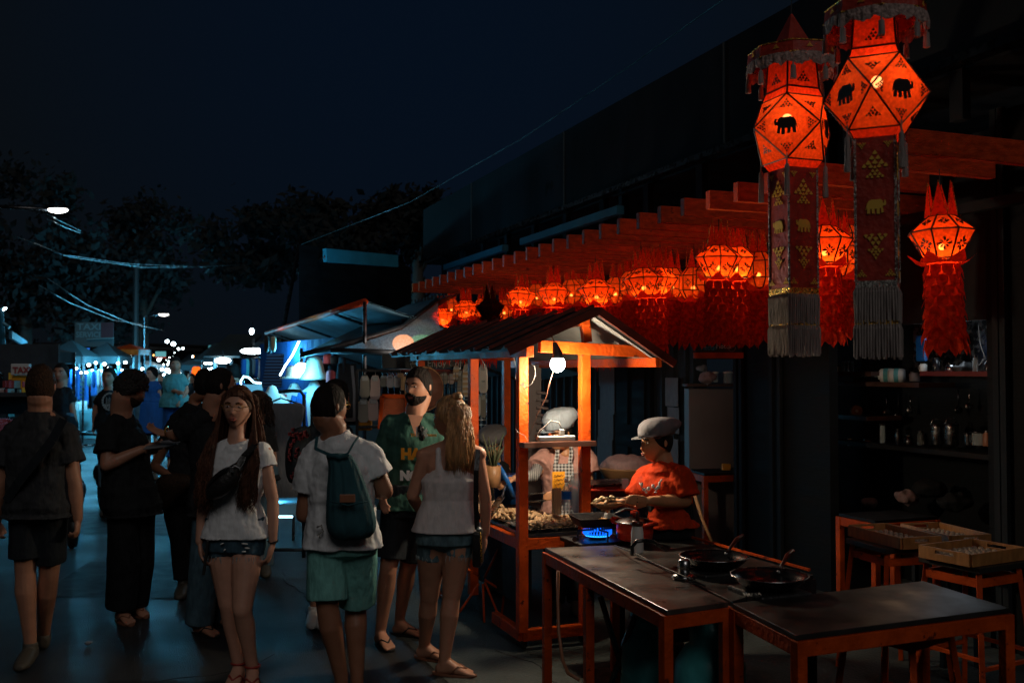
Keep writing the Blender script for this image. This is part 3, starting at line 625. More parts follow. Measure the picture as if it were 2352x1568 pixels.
m = MB(); m.tube([at(1282, 1310, 5.2), at(1281, 1380, 5.15), at(1283, 1450, 5.1), at(1292, 1515, 5.05), at(1305, 1545, 4.95), at(1330, 1560, 4.9)], .009, 8); tag(m.build('gas_hose', MT['hose'], None, smooth=True), 'reddish brown gas hose dangling under the prep table', 'hose')
m = MB(); m.tube([at(1411, 1252, 5.6), at(1440, 1262, 5.3), at(1470, 1276, 5.1), at(1500, 1292, 4.95), at(1560, 1318, 4.72), at(1620, 1345, 4.5)], .004, 8); tag(m.build('gas_hose', MT['rubber'], None, smooth=True), 'black gas hose lying along the prep table far edge', 'hose')
# gas cylinders under the tables
def gas(lab, c, r, h):
    t = thing('gas_cylinder', lab, 'gas cylinder', c, group='gas cylinders under the tables')
    m = MB(); m.lathe([(r * .8, .0), (r * .82, .03), (r * .97, .05), (r, .12), (r, h * .5), (r * 1.02, h * .52), (r, h * .54), (r * .98, h * .78), (r * .7, h * .92), (r * .3, h)], 30, c); m.build('tank', MT['teal_gas'], t, smooth=True)
    m = MB(); m.lathe([(r * .55, h * .94), (r * .6, h * 1.18), (r * .57, h * 1.18), (r * .52, h * .94)], 24, c, cap=False); m.build('collar', MT['teal_gas'], t, smooth=True)
    m = MB(); m.lathe([(.02, h), (.02, h + .06), (.045, h + .07), (.045, h + .10), (.02, h + .11)], 14, c); m.tube([c + V((0, 0, h + .03)), c + V((-.07, -.02, h + .02))], .012, 8); m.build('valve', MT['pinkgrey'], t, smooth=True)
gas('large teal gas cylinder with scratched paint between the two tables', V((.91, 4.62, 0)), .165, .52)
gas('smaller teal gas cylinder further left under the prep table', V((.66, 5.0, 0)), .12, .50)
m = MB(); m.bar(V((.45, 5.1, .02)), V((.62, 4.9, .6)), .02); m.bar(V((.62, 4.9, .02)), V((.45, 5.1, .6)), .02); tag(m.build('cross_brace', MT['darksteel'], None), 'thin crossed metal bars beside the smaller gas cylinder', 'brace')
# ---------- stools and trays in the kitchen doorway
def stool(lab, c, h, rz, wd=.34):
    t = thing('bar_stool', lab, 'stool', c, group='orange framed bar stools')
    R = Matrix.Rotation(rz, 3, 'Z'); s_ = wd / 2
    m = MB(); m.box(c + V((0, 0, h)), (wd + .03, wd + .03, .03), rz); m.build('seat', MT['blacktop'], t, bevel=.004)
    P = []
    for x, y in ((-1, -1), (1, -1), (1, 1), (-1, 1)):
        a_ = c + R @ V((x * (s_ + .05), y * (s_ + .05), 0)); b_ = c + R @ V((x * s_ * .92, y * s_ * .92, h - .017)); P.append((a_, b_)); m = MB(); m.bar(a_, b_, .025); m.build('leg', MT['orange'], t)
    for i in range(4):
        for q, hh in ((.93, .04), (.42 if i % 2 else .36, .018)):
            a_ = P[i][0].lerp(P[i][1], q); b_ = P[(i + 1) % 4][0].lerp(P[(i + 1) % 4][1], q); m = MB(); m.bar(a_, b_, .018, hh); m.build('rung', MT['orange'], t)
    return t
stool('orange bar stool under the left wooden tray', V((2.20, 5.79, 0)), .745, -1.285)
stool('orange bar stool under the nearer right wooden tray', V((2.41, 5.25, 0)), .748, .5)
def wtray(lab, c, sx, sy, rz, sd):
    t = thing('wooden_tray', lab, 'tray', c, group='wooden trays of dough pieces')
    R = Matrix.Rotation(rz, 3, 'Z'); h = .065
    m = MB(); m.box(c + V((0, 0, .006)), (sx, sy, .01), rz)
    m.build('base', MT['traywood'], t)
    for x, y, a_, b_ in ((0, 1, sx, .014), (0, -1, sx, .014)):
        m = MB(); m.box(c + R @ V((0, y * sy / 2, h / 2)), (sx, .014, h), rz); m.build('side', MT['traywood'], t, bevel=.002)
    for x in (-1, 1):
        m = MB(); q = c + R @ V((x * sx / 2, 0, 0))
        m.box(q + V((0, 0, .018)), (.014, sy - .016, .036), rz); m.box(q + V((0, 0, h - .006)), (.014, sy - .016, .012), rz)
        for y in (-1, 1): m.box(q + R @ V((0, y * (sy * .33), .046)), (.013, sy * .3, .022), rz)
        m.build('end', MT['traywood'], t)
    m = MB(); rnd = random.Random(sd)
    for i in range(9):
        for j in range(6):
            m.ell(c + R @ V(((i - 4) * sx / 10.5, (j - 2.5) * sy / 7.5, .022 + rnd.uniform(0, .006))), (.018, .015, .012), R=Matrix.Rotation(rnd.random() * 3, 3, 'Z'), n=8)
    tag(m.build('dough_pieces', MT['foodgrey'], None, smooth=True), lab.replace('wooden tray', 'dough pieces in wooden tray'), 'food', 'rows of dough pieces')
wtray('wooden tray with cut out handle on the left bar stool', V((2.205, 5.79, .762)), .48, .26, -1.285, 1)
wtray('wooden tray at the back right, second of three', V((2.64, 6.11, .72)), .48, .27, -1.36, 2)
wtray('wooden tray nearest the dark doorpost on the right', V((2.41, 5.25, .765)), .42, .31, .5, 3)
stool('orange bar stool seen only by its legs below the dining table', V((1.75, 4.55, 0)), .62, RZ + .3)
m = MB(); m.box(V((2.64, 6.11, .70)), (.5, .34, .03), -1.36); 
for x, y in ((-.2, -.1), (.2, -.1), (.2, .1), (-.2, .1)): m.bar(V((2.64 + y, 6.11 + x, 0)), V((2.64 + y, 6.11 + x, .69)), .03)
tag(m.build('side_stand', MT['blackwood'], None), 'dark stand under the back right wooden tray', 'stand')
# orange side table beside the pinkish cabinet
q1 = at(1614, 1090, 8.1)

t = thing('peg_rack', 'grey slotted rack panel behind the pink vendor left of her cap', 'rack', at(1225, 1150, 8.3))
m = MB(); a_ = at(1225, 1010, 8.3); m.box(a_, (.13, .04, 1.25), 0); m.build('panel', MT['pinkgrey'], t)
m = MB()
for k in range(7): m.box(at(1246, 902 + k * 17, 8.24), (.10, .05, .022), R=Matrix.Rotation(.15, 3, 'Y'))
m.build('hooks', MT['pinkgrey'], t, bevel=.004)
# ---------- lanterns
P_LIT = paper('paper_lit', (.78, .085, .010), (1, .05, .002), .12, see=.19)
P_LIT2 = paper('paper_drum', (.82, .11, .014), (1, .065, .003), .14, see=.18)
P_DARK = paper('paper_dark', (.30, .03, .015), None, 0, see=.0)
P_SPIKE = paper('paper_spike', (.80, .05, .012), (1, .04, .003), .05, see=0)  # light from inside put into the crown paper as a faint glow
P_TAIL = paper('paper_tail', (.60, .034, .010), (1, .03, .003), .010, see=0, tr=.5, nz=(40, .6, 1.3))  # faint glow put into the tail paper, which holds no bulb
BULB = emat('lantern_bulb', (1, .62, .25), 22)
def ringpts(r, z, n=8, ph=pi / 8): return [V((r * cos(2 * pi * k / n + ph), r * sin(2 * pi * k / n + ph), z)) for k in range(n)]
def rosette(c, x, z, r, n=8):
    m = MB(); nn = x.cross(z).normalized()
    for k in range(n):
        a_ = 2 * pi * k / n; d = x * cos(a_) + z * sin(a_); e_ = x * -sin(a_) + z * cos(a_)
        q = r * (1 if k % 2 == 0 else .75)
        m.prism([c + d * q * .22, c + d * q * .55 + e_ * q * .16, c + d * q, c + d * q * .55 - e_ * q * .16], nn * .003)
        m.prism([c + d * q * .60 + e_ * q * .22, c + d * q * .78 + e_ * q * .10, c + d * q * .86 + e_ * q * .26], nn * .003)
    return m
def lantern_proto(kind, lit=True):
    t = thing('paper_lantern', 'x', 'lantern', (0, 0, -50), local=True)
    pm = (P_LIT if kind == 'd' else P_LIT2) if lit else P_DARK
    if kind == 'd':
        lv = [(.062, .115), (.158, .035), (.080, -.095)]
    else:
        lv = [(.055, .125), (.108, .06), (.108, -.055), (.062, -.125)]
    rings = [ringpts(r, z) for r, z in lv]
    m = MB(); m.loft(rings, cap=False); m.build('shade', pm, t)
    m = MB()
    for r in rings:
        for k in range(8): m.bar(r[k], r[(k + 1) % 8], .0072)
    for i in range(len(rings) - 1):
        for k in range(8): m.bar(rings[i][k], rings[i + 1][k], .0072)
    m.build('frame', MT['frame'], t)
    # crown of pointed leaves
    m = MB(); r0, z0 = lv[0]
    nsp = 6 if kind == 'd' else 5
    for k in range(nsp):
        a_ = 2 * pi * k / nsp + .3; d = V((cos(a_), sin(a_), 0)); e_ = V((-sin(a_), cos(a_), 0)); w_ = r0 * .62
        m.prism([d * r0 - e_ * w_ + V((0, 0, z0)), d * r0 + e_ * w_ + V((0, 0, z0)), d * (r0 * .98) + e_ * w_ * .52 + V((0, 0, z0 + .080)), d * (r0 * .95) + V((0, 0, z0 + .17)), d * (r0 * .98) - e_ * w_ * .52 + V((0, 0, z0 + .080))], d * .003)
    m.build('crown', P_SPIKE if lit else P_DARK, t)
    m = MB()
    for k in range(nsp):
        a_ = 2 * pi * k / nsp + .3; d = V((cos(a_), sin(a_), 0)) ; e_ = V((-sin(a_), cos(a_), 0)); w_ = r0 * .62
        for s_ in (-1, 1): m.tube([d * (r0 + .003) + e_ * w_ * s_ + V((0, 0, z0)), d * (r0 * .98 + .003) + e_ * w_ * .52 * s_ + V((0, 0, z0 + .080)), d * (r0 * .95 + .002) + V((0, 0, z0 + .17))], .0018, 4)
    m.build('trim', MT['gold'], t)
    # motifs
    m = MB()
    for i in range(len(lv) - 1):
        for k in range(8):
            a4 = [rings[i][k], rings[i][(k + 1) % 8], rings[i + 1][(k + 1) % 8], rings[i + 1][k]]
            c = sum(a4, V()) / 4; x = ((a4[1] + a4[2]) - (a4[0] + a4[3])).normalized(); z = ((a4[0] + a4[1]) - (a4[2] + a4[3])).normalized()
            nrm = x.cross(z).normalized(); nrm = nrm if nrm.dot(V((c.x, c.y, 0))) > 0 else -nrm
            if kind == 'd': rr = .040 if i == 1 else .027
            else:
                if i != 1 or k % 2: continue
                rr = .034
            q = rosette(c + nrm * .004, x, z, rr); m.add(q.v, q.f)
    m.build('motif', MT['ink'], t)
    # petals under the shade
    m = MB(); zb, rb = lv[-1][1], lv[-1][0]
    for k in range(6):
        a_ = 2 * pi * k / 6; d = V((cos(a_), sin(a_), 0)); e_ = V((-sin(a_), cos(a_), 0))
        pr = [(0, .0, .045), (.02, -.012, .052), (.045, .0, .045), (.070, .022, .022), (.088, .038, .002)]
        L_ = [d * (rb * .9 + q) - e_ * w_ + V((0, 0, zb - .01 + h)) for q, h, w_ in pr]; R_ = [d * (rb * .9 + q) + e_ * w_ + V((0, 0, zb - .01 + h)) for q, h, w_ in pr]
        n_ = len(L_); vs = L_ + R_; m.add(vs, [(i, i + 1, n_ + i + 1, n_ + i) for i in range(n_ - 1)])
        m.add([p - V((0, 0, .003)) for p in vs], [(i, i + 1, n_ + i + 1, n_ + i) for i in range(n_ - 1)])
    m.build('petal', P_SPIKE if lit else P_DARK, t)
    # scaly tail
    m = MB(); z1 = zb - .03; H = .42 if kind == 'd' else .34; nr = 8
    m.loft([ringpts(.070, z1 + .02, 16), ringpts(.078, z1 - H * .5, 16), ringpts(.086, z1 - H * .86, 16)], cap=False)
    for j in range(nr):
        for k in range(9):
            a_ = 2 * pi * (k + .5 * (j % 2)) / 9; q = j / (nr - 1); r_ = .074 + .016 * q; d = V((cos(a_), sin(a_), 0)); e_ = V((-sin(a_), cos(a_), 0)); z_ = z1 - q * (H * .86)
            ln = .072 if j < nr - 1 else .085; o = random.uniform(.010, .026)
            m.add([d * r_ - e_ * .026 + V((0, 0, z_)), d * r_ + e_ * .026 + V((0, 0, z_)), d * (r_ + o * .7) + e_ * .026 + V((0, 0, z_ - ln * .55)), d * (r_ + o) + e_ * random.uniform(-.008, .008) + V((0, 0, z_ - ln * random.uniform(.8, 1.15))), d * (r_ + o * .7) - e_ * .026 + V((0, 0, z_ - ln * .55))], [(0, 1, 2, 3, 4)])
    m.build('tail', P_TAIL if lit else P_DARK, t)
    m = MB(); m.loft([ringpts(.074, z1 + .018, 16), ringpts(.075, z1 + .008, 16)], cap=False); m.build('band', MT['gold'], t)
    if lit:
        m = MB(); m.ell((0, 0, -.035), .016, n=12); m.build('bulb', BULB, t, smooth=True)
    m = MB()
    top = .30
    for a_ in (0.3, 2.4, 4.5): m.tube([V((cos(a_) * .05, sin(a_) * .05, lv[0][1])), V((0, 0, top))], .0012, 4)
    m.tube([V((0, 0, lv[0][1] - .1)), V((0, 0, top + .05))], .0022, 5)
    m.build('string', MT['wire'], t)
    return t
protoD = lantern_proto('d'); protoR = lantern_proto('r'); protoX = lantern_proto('d', False)
def lanz(u, p): t_ = (u - 1176) / F; return (3.519 + 1.069 * p) / (.378 + t_)
used = {}
def hang(kind, u, v, p, lab, sc_=1.0, rz=None, e=2.4):
    Y = lanz(u, p); q = at(u, v, Y)
    pr = {'d': protoD, 'r': protoR, 'x': protoX}[kind]
    t = copy_tree(pr, loc=q, label=lab, rz=rz if rz is not None else random.uniform(-.3, .3), scale=sc_)
    t.rotation_euler.x = random.uniform(-.06, .06); t.rotation_euler.y = random.uniform(-.06, .06)
    t['group'] = {'d': 'faceted paper lanterns in the front row', 'r': 'eight sided barrel lanterns in the back row', 'x': 'faceted paper lanterns in the front row'}[kind]
    if kind != 'x': plight('lantern_light', q + V((0, 0, -.065 if kind == 'd' else -.03)), e * random.uniform(.6, 1.45), (1, .42, .12), .012)
    return t
FR = [(1016, 729, .45, 'leftmost small faceted lantern at the far end of the pergola'), (1071, 711, .45, 'faceted red lantern second from the far left end'), (1197, 685, .45, 'faceted red lantern right after the unlit one'), (1272, 678, .45, 'faceted lantern hanging above the cart ridge left of its peak'),
      (1370, 673, .45, 'faceted lantern directly above the peak of the cart roof'), (1478, 651, .45, 'faceted lantern left one of the pair over the right roof slope'), (1512, 648, .62, 'faceted lantern right one of the pair over the right roof slope'), (1650, 603, .45, 'large faceted lantern left of the elephant lanterns'), (1692, 606, .66, 'faceted lantern partly behind the near tall elephant lantern'),
      (1893, 567, .42, 'faceted lantern seen between the two tall elephant lanterns'), (2163, 551, .45, 'large faceted lantern alone at the far right')]
for u, v, p, lab in FR: hang('d', u, v, p, lab, 1.02, e=3.0 if u < 2000 else 1.3)
hang('x', 1126, 711, .38, 'unlit dark faceted lantern third from the far left end')
BK = [(1628, 640, .9, 'barrel lantern just left of the large faceted lantern'), (1355, 664, 1.2, 'hindmost barrel lantern right above the roof peak'), (1200, 690, 1.15, 'hindmost barrel lantern over the middle of the ridge'), (1037, 706, .9, 'far barrel lantern peeking behind the leftmost faceted lanterns'), (1107, 708, 1.0, 'barrel lantern glowing behind the unlit one'), (1158, 712, .85, 'barrel lantern right behind the unlit lantern'), (1232, 678, .9, 'barrel lantern left of the one above the ridge'), (1312, 671, .85, 'barrel lantern left of the cart roof peak'), (1330, 668, 1.05, 'further barrel lantern just left of the roof peak'),
      (1414, 668, .9, 'barrel lantern right of the cart roof peak with bright bulb spot'), (1449, 655, .95, 'tall barrel lantern left of the paired faceted ones'), (1544, 651, .9, 'barrel lantern right of the paired faceted ones'), (1592, 651, .85, 'barrel lantern with cross shaped glow below the rafters'), (1712, 637, .95, 'barrel lantern glimpsed left of the near tall lantern'), (1742, 620, .8, 'barrel lantern hard against the near tall lantern'), (1929, 590, .85, 'barrel lantern between the tall lanterns, right hand one'), (1545, 645, 1.25, 'hindmost barrel lantern over the right roof slope'), (1940, 560, 1.2, 'hindmost barrel lantern between the tall lanterns')]
for u, v, p, lab in BK: hang('r', u, v, p, lab, e=3.0)
for pr in (protoD, protoR, protoX):
    for ch in list(pr.children): bpy.data.objects.remove(ch)
    bpy.data.objects.remove(pr)
# ---------- tall elephant lanterns
P_BODY = paper('paper_body', (.62, .062, .008), (1, .05, .002), .05, see=.12)
P_NECK = paper('paper_neck', (.70, .035, .006), (1, .04, .003), .05, see=.0)
EL = [(-.95, .05), (-1.0, .30), (-.92, .55), (-.80, .52), (-.83, .32), (-.72, .25), (-.66, .50), (-.45, .66), (-.1, .62), (.3, .66), (.62, .52), (.78, .25), (.85, -.1), (.92, -.35), (.84, -.30), (.76, -.02), (.74, -.35), (.78, -.72), (.52, -.72), (.48, -.32), (.36, -.22), (.30, -.72), (.06, -.72), (.08, -.28), (-.12, -.26), (-.14, -.78), (-.40, -.78), (-.38, -.28), (-.50, -.20), (-.56, -.70), (-.78, -.64), (-.66, -.10), (-.78, .02), (-.86, -.02)]
def elephant(m, c, x, z, s_, flip=1):
    n_ = x.cross(z).normalized(); m.prism([c + x * (a_ * s_ * flip) + z * (b_ * s_) for a_, b_ in EL], n_ * .004)
def flour(m, c, x, z, s_):   # triangular scroll ornament
    n_ = x.cross(z).normalized()
    for (a_, b_, r_) in ((0, .9, .22), (-.25, .45, .22), (.25, .45, .22), (-.55, 0, .24), (0, .05, .25), (.55, 0, .24), (-.9, -.25, .2), (.9, -.25, .2), (-.35, -.3, .2), (.35, -.3, .2)):
        q = c + x * a_ * s_ + z * b_ * s_
        m.prism([q + x * r_ * s_, q + z * r_ * s_ * 1.5, q - x * r_ * s_, q - z * r_ * s_ * .4], n_ * .003)
def tall(lab, base_c, rz, sc_, col_len, flip, f1, f2):
    t = thing('tall_lantern', lab, 'lantern', base_c, rz=rz, group='tall elephant lanterns with umbrella rings', local=True); t.scale = (sc_,) * 3
    a = .160; zc = 0.0; hb = .16
    # cuboctahedron
    vs = [V((x * a, y * a, 0)) for x, y in ((1, 1), (-1, 1), (-1, -1), (1, -1))]
    T = [V((a * .62, 0, hb)), V((0, a * .62, hb)), V((-a * .62, 0, hb)), V((0, -a * .62, hb))]; Bm = [V((p.x, p.y, -hb)) for p in T]
    # rotate so that diamonds face the sides: equator vertices on the diagonals, top square vertices on the axes
    Dm = []; Tr = []
    axes = [V((1, 0, 0)), V((0, 1, 0)), V((-1, 0, 0)), V((0, -1, 0))]
    eq = [V((a, -a, 0)), V((a, a, 0)), V((-a, a, 0)), V((-a, -a, 0))]
    m = MB(); fr = MB(); ink = MB()
    for k in range(4):
        el_, er = eq[k], eq[(k + 1) % 4]; tp = axes[k] * a * .95 + V((0, 0, hb)); bt = axes[k] * a * .95 + V((0, 0, -hb))
        m.add([el_, bt, er, tp], [(0, 1, 2, 3)])
        x = (er - el_).normalized(); z = V((0, 0, 1)); out = axes[k]
        elephant(ink, (el_ + er) / 2 + out * .006, x, z, .060, flip)
        for q, s_ in ((tp.lerp((el_ + er) / 2, .38), 1), (bt.lerp((el_ + er) / 2, .38), -1)): flour(ink, q + out * .005, x, z * s_, .028)
        for s_, e_ in ((1, el_), (-1, er)): flour(ink, e_.lerp((el_ + er) / 2, .30) + out * .005, z, -x * s_, .026)
        for p, q in ((el_, tp), (tp, er), (er, bt), (bt, el_)): fr.tube([p, q], .0045, 5)
        tp2 = axes[(k + 1) % 4] * a * .95 + V((0, 0, hb)); bt2 = axes[(k + 1) % 4] * a * .95 + V((0, 0, -hb))
        ct = V((er.x * .62, er.y * .62, hb * .5)); cb_ = V((er.x * .62, er.y * .62, -hb * .5))
        for tri in ((er, tp, tp2), (er, bt2, bt)):
            m.add(list(tri), [(0, 1, 2)]); fr.tube([tri[1], tri[2]], .0045, 5)
            c3 = sum(tri, V()) / 3; n_ = V((er.x, er.y, 0)).normalized(); xx = V((-n_.y, n_.x, 0)); sgn = 1 if tri[1].z > 0 else -1
            zz = ((tri[1] + tri[2]) / 2 - er).normalized(); flour(ink, c3 + xx.cross(zz).normalized() * (.005 if xx.cross(zz).dot(n_) > 0 else -.005), xx, -zz, .03)
    m.build('shade', P_BODY, t); fr.build('frame', MT['frame'], t); ink.build('motif', MT['ink'], t)
    # neck, gold trimmed
    def sq(r, z): r *= 1.414; return [V((r, 0, z)), V((0, r, z)), V((-r, 0, z)), V((0, -r, z))]
    dg = [V((1, 1, 0)).normalized(), V((-1, 1, 0)).normalized(), V((-1, -1, 0)).normalized(), V((1, -1, 0)).normalized()]
    m = MB(); m.loft([sq(.106, hb), sq(.092, hb + .045), sq(.082, .36), ], cap=False); m.build('neck', P_NECK, t)
    m = MB()
    for k in range(4): m.tube([sq(.107, hb)[k], sq(.093, hb + .045)[k], sq(.083, .36)[k]], .005, 5); m.tube([sq(.093, hb + .045)[k], sq(.093, hb + .045)[(k + 1) % 4]], .005, 5)
    m.build('neck_frame', MT['frame'], t)
    m = MB()
    for k in range(4):
        out = dg[k]; x = dg[(k + 1) % 4]; flour(m, out * .094 + V((0, 0, hb + .085)), x, V((0, 0, 1)), .034)
    m.build('neck_motif', MT['ink'], t)
    # umbrella ring
    m = MB(); m.loft([ringpts(.222, .345, 8, .2), ringpts(.215, .405, 8, .2), ringpts(.165, .42, 8, .2)], cap=False); m.loft([ringpts(.10, .425, 8, .2), ringpts(.165, .42, 8, .2)], cap=False); m.build('umbrella', MT['redcloth'], t)
    m = MB(); 
    for z_, r_ in ((.345, .222), (.405, .216)): 
        q = ringpts(r_, z_, 8, .2); m.tube(q + [q[0]], .004, 5)
    m.build('umbrella_trim', MT['gold'], t)
    m = MB()
    for k in range(8):
        a1 = 2 * pi * (k + .5) / 8 + .2; r_ = .222 * cos(pi / 8) + .002; flour(m, V((cos(a1) * r_, sin(a1) * r_, .375)), V((-sin(a1), cos(a1), 0)), V((0, 0, 1)), .014)
    m.build('gold_motif', MT['goldpaint'], t)
    m = MB(); n_ = 96
    R1 = [V((.220 * (1 + .012 * sin(k * 2.3)) * cos(2 * pi * k / n_), .220 * (1 + .012 * sin(k * 2.3)) * sin(2 * pi * k / n_), .345)) for k in range(n_)]
    R2 = [V((p.x * 1.01 * (1 + .02 * sin(k * 1.7)), p.y * 1.01 * (1 + .02 * sin(k * 1.7)), .312 + .004 * sin(k * 2.1))) for k, p in enumerate(R1)]
    R3 = [V((p.x * .99, p.y * .99, .288 + .010 * sin(k * .9) + .004 * sin(k * 2.9))) for k, p in enumerate(R2)]
    m.loft([R1, R2, R3], cap=False); m.build('lace', MT['lace'], t)
    for k in range(8):
        a1 = 2 * pi * k / 8 + .2; p = V((cos(a1) * .215, sin(a1) * .215, .31)); m = MB(); m.tube([p, p - V((0, 0, .03)), p - V((0, 0, .035)), p - V((0, 0, .10))], [.004, .005, .012, .015], 8); m.build('tassel', MT['fringe'], t)
    for k in range(4):
        q = eq[k]; p = V((axes[k].x * a * .99, axes[k].y * a * .99, -hb * .98)); m = MB(); m.tube([p + V((0, 0, .02)), p - V((0, 0, .03)), p - V((0, 0, .04)), p - V((0, 0, .19))], [.003, .004, .011, .015], 8); m.build('tassel', MT['fringe'], t)
    # spire
    m = MB(); m.loft([sq(.075, .425), sq(.06, .46), sq(.004, .60)]); m.build('spire', MT['redcloth'], t)
    m = MB(); m.tube([V((0, 0, .59)), V((0, 0, 1.6))], .003, 5); m.build('string', MT['wire'], t)
    # skirt + column
    zt_, zb_ = -hb - .035, -hb - .035 - col_len; w0 = .083
    m = MB(); m.loft([[axes[k] * a * .95 * .72 + axes[(k + 1) % 4] * a * .95 * .28 * 0 + V((0, 0, -hb)) for k in range(4)][0:0] or sq(.105, -hb + .004), sq(w0, zt_)], cap=False); m.build('skirt', P_NECK, t)
    m = MB(); m.loft([sq(w0, zt_), sq(w0, zb_)], cap=False); m.build('column', MT['redcloth'], t)
    m = MB()
    for k in range(4): p = sq(w0 + .001, 0)[k]; m.bar(p + V((0, 0, zt_)), p + V((0, 0, zb_)), .009, .009)
    m.build('edge_trim', MT['silverfoil'], t)
    m = MB()
    for k in range(4):
        out = dg[k]; x = dg[(k + 1) % 4]; o = out * (w0 + .004); zm = (zt_ + zb_) / 2
        flour(m, o + V((0, 0, zt_ - .12)), x, V((0, 0, 1)), .05)
        flour(m, o + V((0, 0, zt_ - .17)), x, V((0, 0, 1)), .035)
        elephant(m, o + V((0, 0, zm + .01)), x, V((0, 0, 1)), .045, flip)
        flour(m, o + V((0, 0, zb_ + .19)), x, V((0, 0, -1)), .045); flour(m, o + V((0, 0, zb_ + .13)), x, V((0, 0, -1)), .03)
        for sx_ in (-1, 1):
            flour(m, o + x * sx_ * .06 + V((0, 0, zb_ + .025)), x, V((0, 0, 1)), .02); flour(m, o + x * sx_ * .055 + V((0, 0, zt_ - .03)), x, V((0, 0, -1)), .018)
    m.build('gold_motif', MT['goldpaint'], t)
    m = MB(); m.loft([sq(w0 + .004, zb_ + .0), sq(w0 + .004, zb_ - .032)], cap=False); m.build('band', MT['gold' if flip > 0 else 'silverfoil'], t)
    def fr_(z1, z2, w_, name):
        m = MB(); n_ = 15
        for k in range(4):
            out = dg[k]; x = dg[(k + 1) % 4]
            for i in range(n_):
                xo = (i - (n_ - 1) / 2) * (2 * w_ / n_); j = random.uniform(-.008, .008)
                m.tube([out * w_ + x * xo + V((0, 0, z1)), out * (w_ + .006) + x * xo * 1.01 + V((0, 0, z1 - .02)), out * (w_ + .004 + j * .4) + x * (xo * 1.03 + j * .3) + V((0, 0, z2 + j))], [.0045, .0065, .0055], 5)
        m.build(name, MT['fringe'], t)
    z1 = zb_ - .030; fr_(z1, z1 - f1, w0 + .002, 'fringe')
    m = MB(); m.loft([sq(w0 + .006, z1 - f1 + .012), sq(w0 + .006, z1 - f1 - .008)], cap=False); m.build('band', MT['gold'], t)
    fr_(z1 - f1 - .006, z1 - f1 - f2, w0 + .004, 'fringe')
    m = MB(); m.ell((.03, -.02, .06), .026, n=14); m.build('bulb', emat('tall_bulb' + str(flip), (1, .85, .7), 26), t, smooth=True)
    plight('lantern_light', V(base_c) + V((.02, -.02, .05)), 1.05, (1, .48, .15), .02)
    return t
q1_ = at(1820, 303, 5.0); q2_ = at(2012, 224, 3.86)
tall('tall red elephant lantern, the left one, with grey fringes and umbrella ring', q1_, radians(-115.5), 1.0, .60, 1, .15, .155)
tall('tall red elephant lantern, the right and nearer one, top cut by the frame', q2_, radians(-70), .87, .635, -1, .155, .155)
m = MB(); m.tube([q1_ + V((-.4, 1.0, 1.58)), q1_ + V((0, 0, 1.6)), q2_ + V((0, 0, 1.6)), q2_ + V((1.2, .4, 1.55))], .006, 6); tag(m.build('support_wire', MT['wire'], None), 'dark wire high above that carries both tall elephant lanterns', 'wire')
# ---------- people
def head_mesh(m, c, R, s=1.0, fem=False, n=44):
    # sculpted head: x lateral, y forward, z up (metres), centre mid-head
    rings = []; k = 36
    g = lambda x, w: math.exp(-(x / w) ** 2)
    for i in range(k):
        t = -pi / 2 + pi * (i + .02) / (k - 1 + .04); zz = sin(t); ring = []
        for j in range(n):
            a_ = 2 * pi * j / n; dx = cos(t) * cos(a_); dy = cos(t) * sin(a_)
            x = .079 * dx; y = .097 * dy; z = .115 * zz
            if z < .0:
                q = min(1, -z / .115); x *= 1 - .30 * q ** 1.2; 
                if dy > 0: y += .012 * q
                else: y *= 1 - .35 * q
            if dy < 0 and z > -.02: y *= 1.06
            if dy > 0.15:
                f = min(1, (dy - .15) / .3)
                y += f * (.024 * g(x, .013) * (0 if z > .028 else max(0, (.028 - z) / .058) if z > -.030 else max(0, 1 - (-.030 - z) / .010)))
                y -= f * .009 * (g(x - .031, .016) + g(x + .031, .016)) * g(z - .008, .014)
                y += f * .005 * g(z - .032, .012)
                y += f * .007 * g(x, .026) * g(z + .055, .013); y -= f * .004 * g(z + .056, .003) * g(x, .022)
                y += f * .008 * g(x, .022) * g(z + .095, .016)
                y += f * .004 * (g(x - .042, .018) + g(x + .042, .018)) * g(z + .020, .02)
            ring.append(c + R @ V((x * s, y * s, z * s)))
        rings.append(ring)
    m.loft(rings)
    for sx_ in (-1, 1):
        m.ell(c + R @ V((sx_ * .074 * s, -.008 * s, .0)), (.010 * s, .019 * s, .031 * s), R=R @ Matrix.Rotation(sx_ * .35, 3, 'Z'), n=10)
def capsule(m, pts, rs, n=14):
    m.tube(pts, rs, n)
    m.ell(pts[0], rs[0] * .98, n=12); m.ell(pts[-1], rs[-1] * .98, n=12)
def ellring(c, ax, ay, rx, ry, n=20, pw=2.3):
    out = []
    for k in range(n):
        a_ = 2 * pi * k / n; ca, sa = cos(a_), sin(a_)
        out.append(c + ax * rx * math.copysign(abs(ca) ** (2 / pw), ca) + ay * ry * math.copysign(abs(sa) ** (2 / pw), sa))
    return out
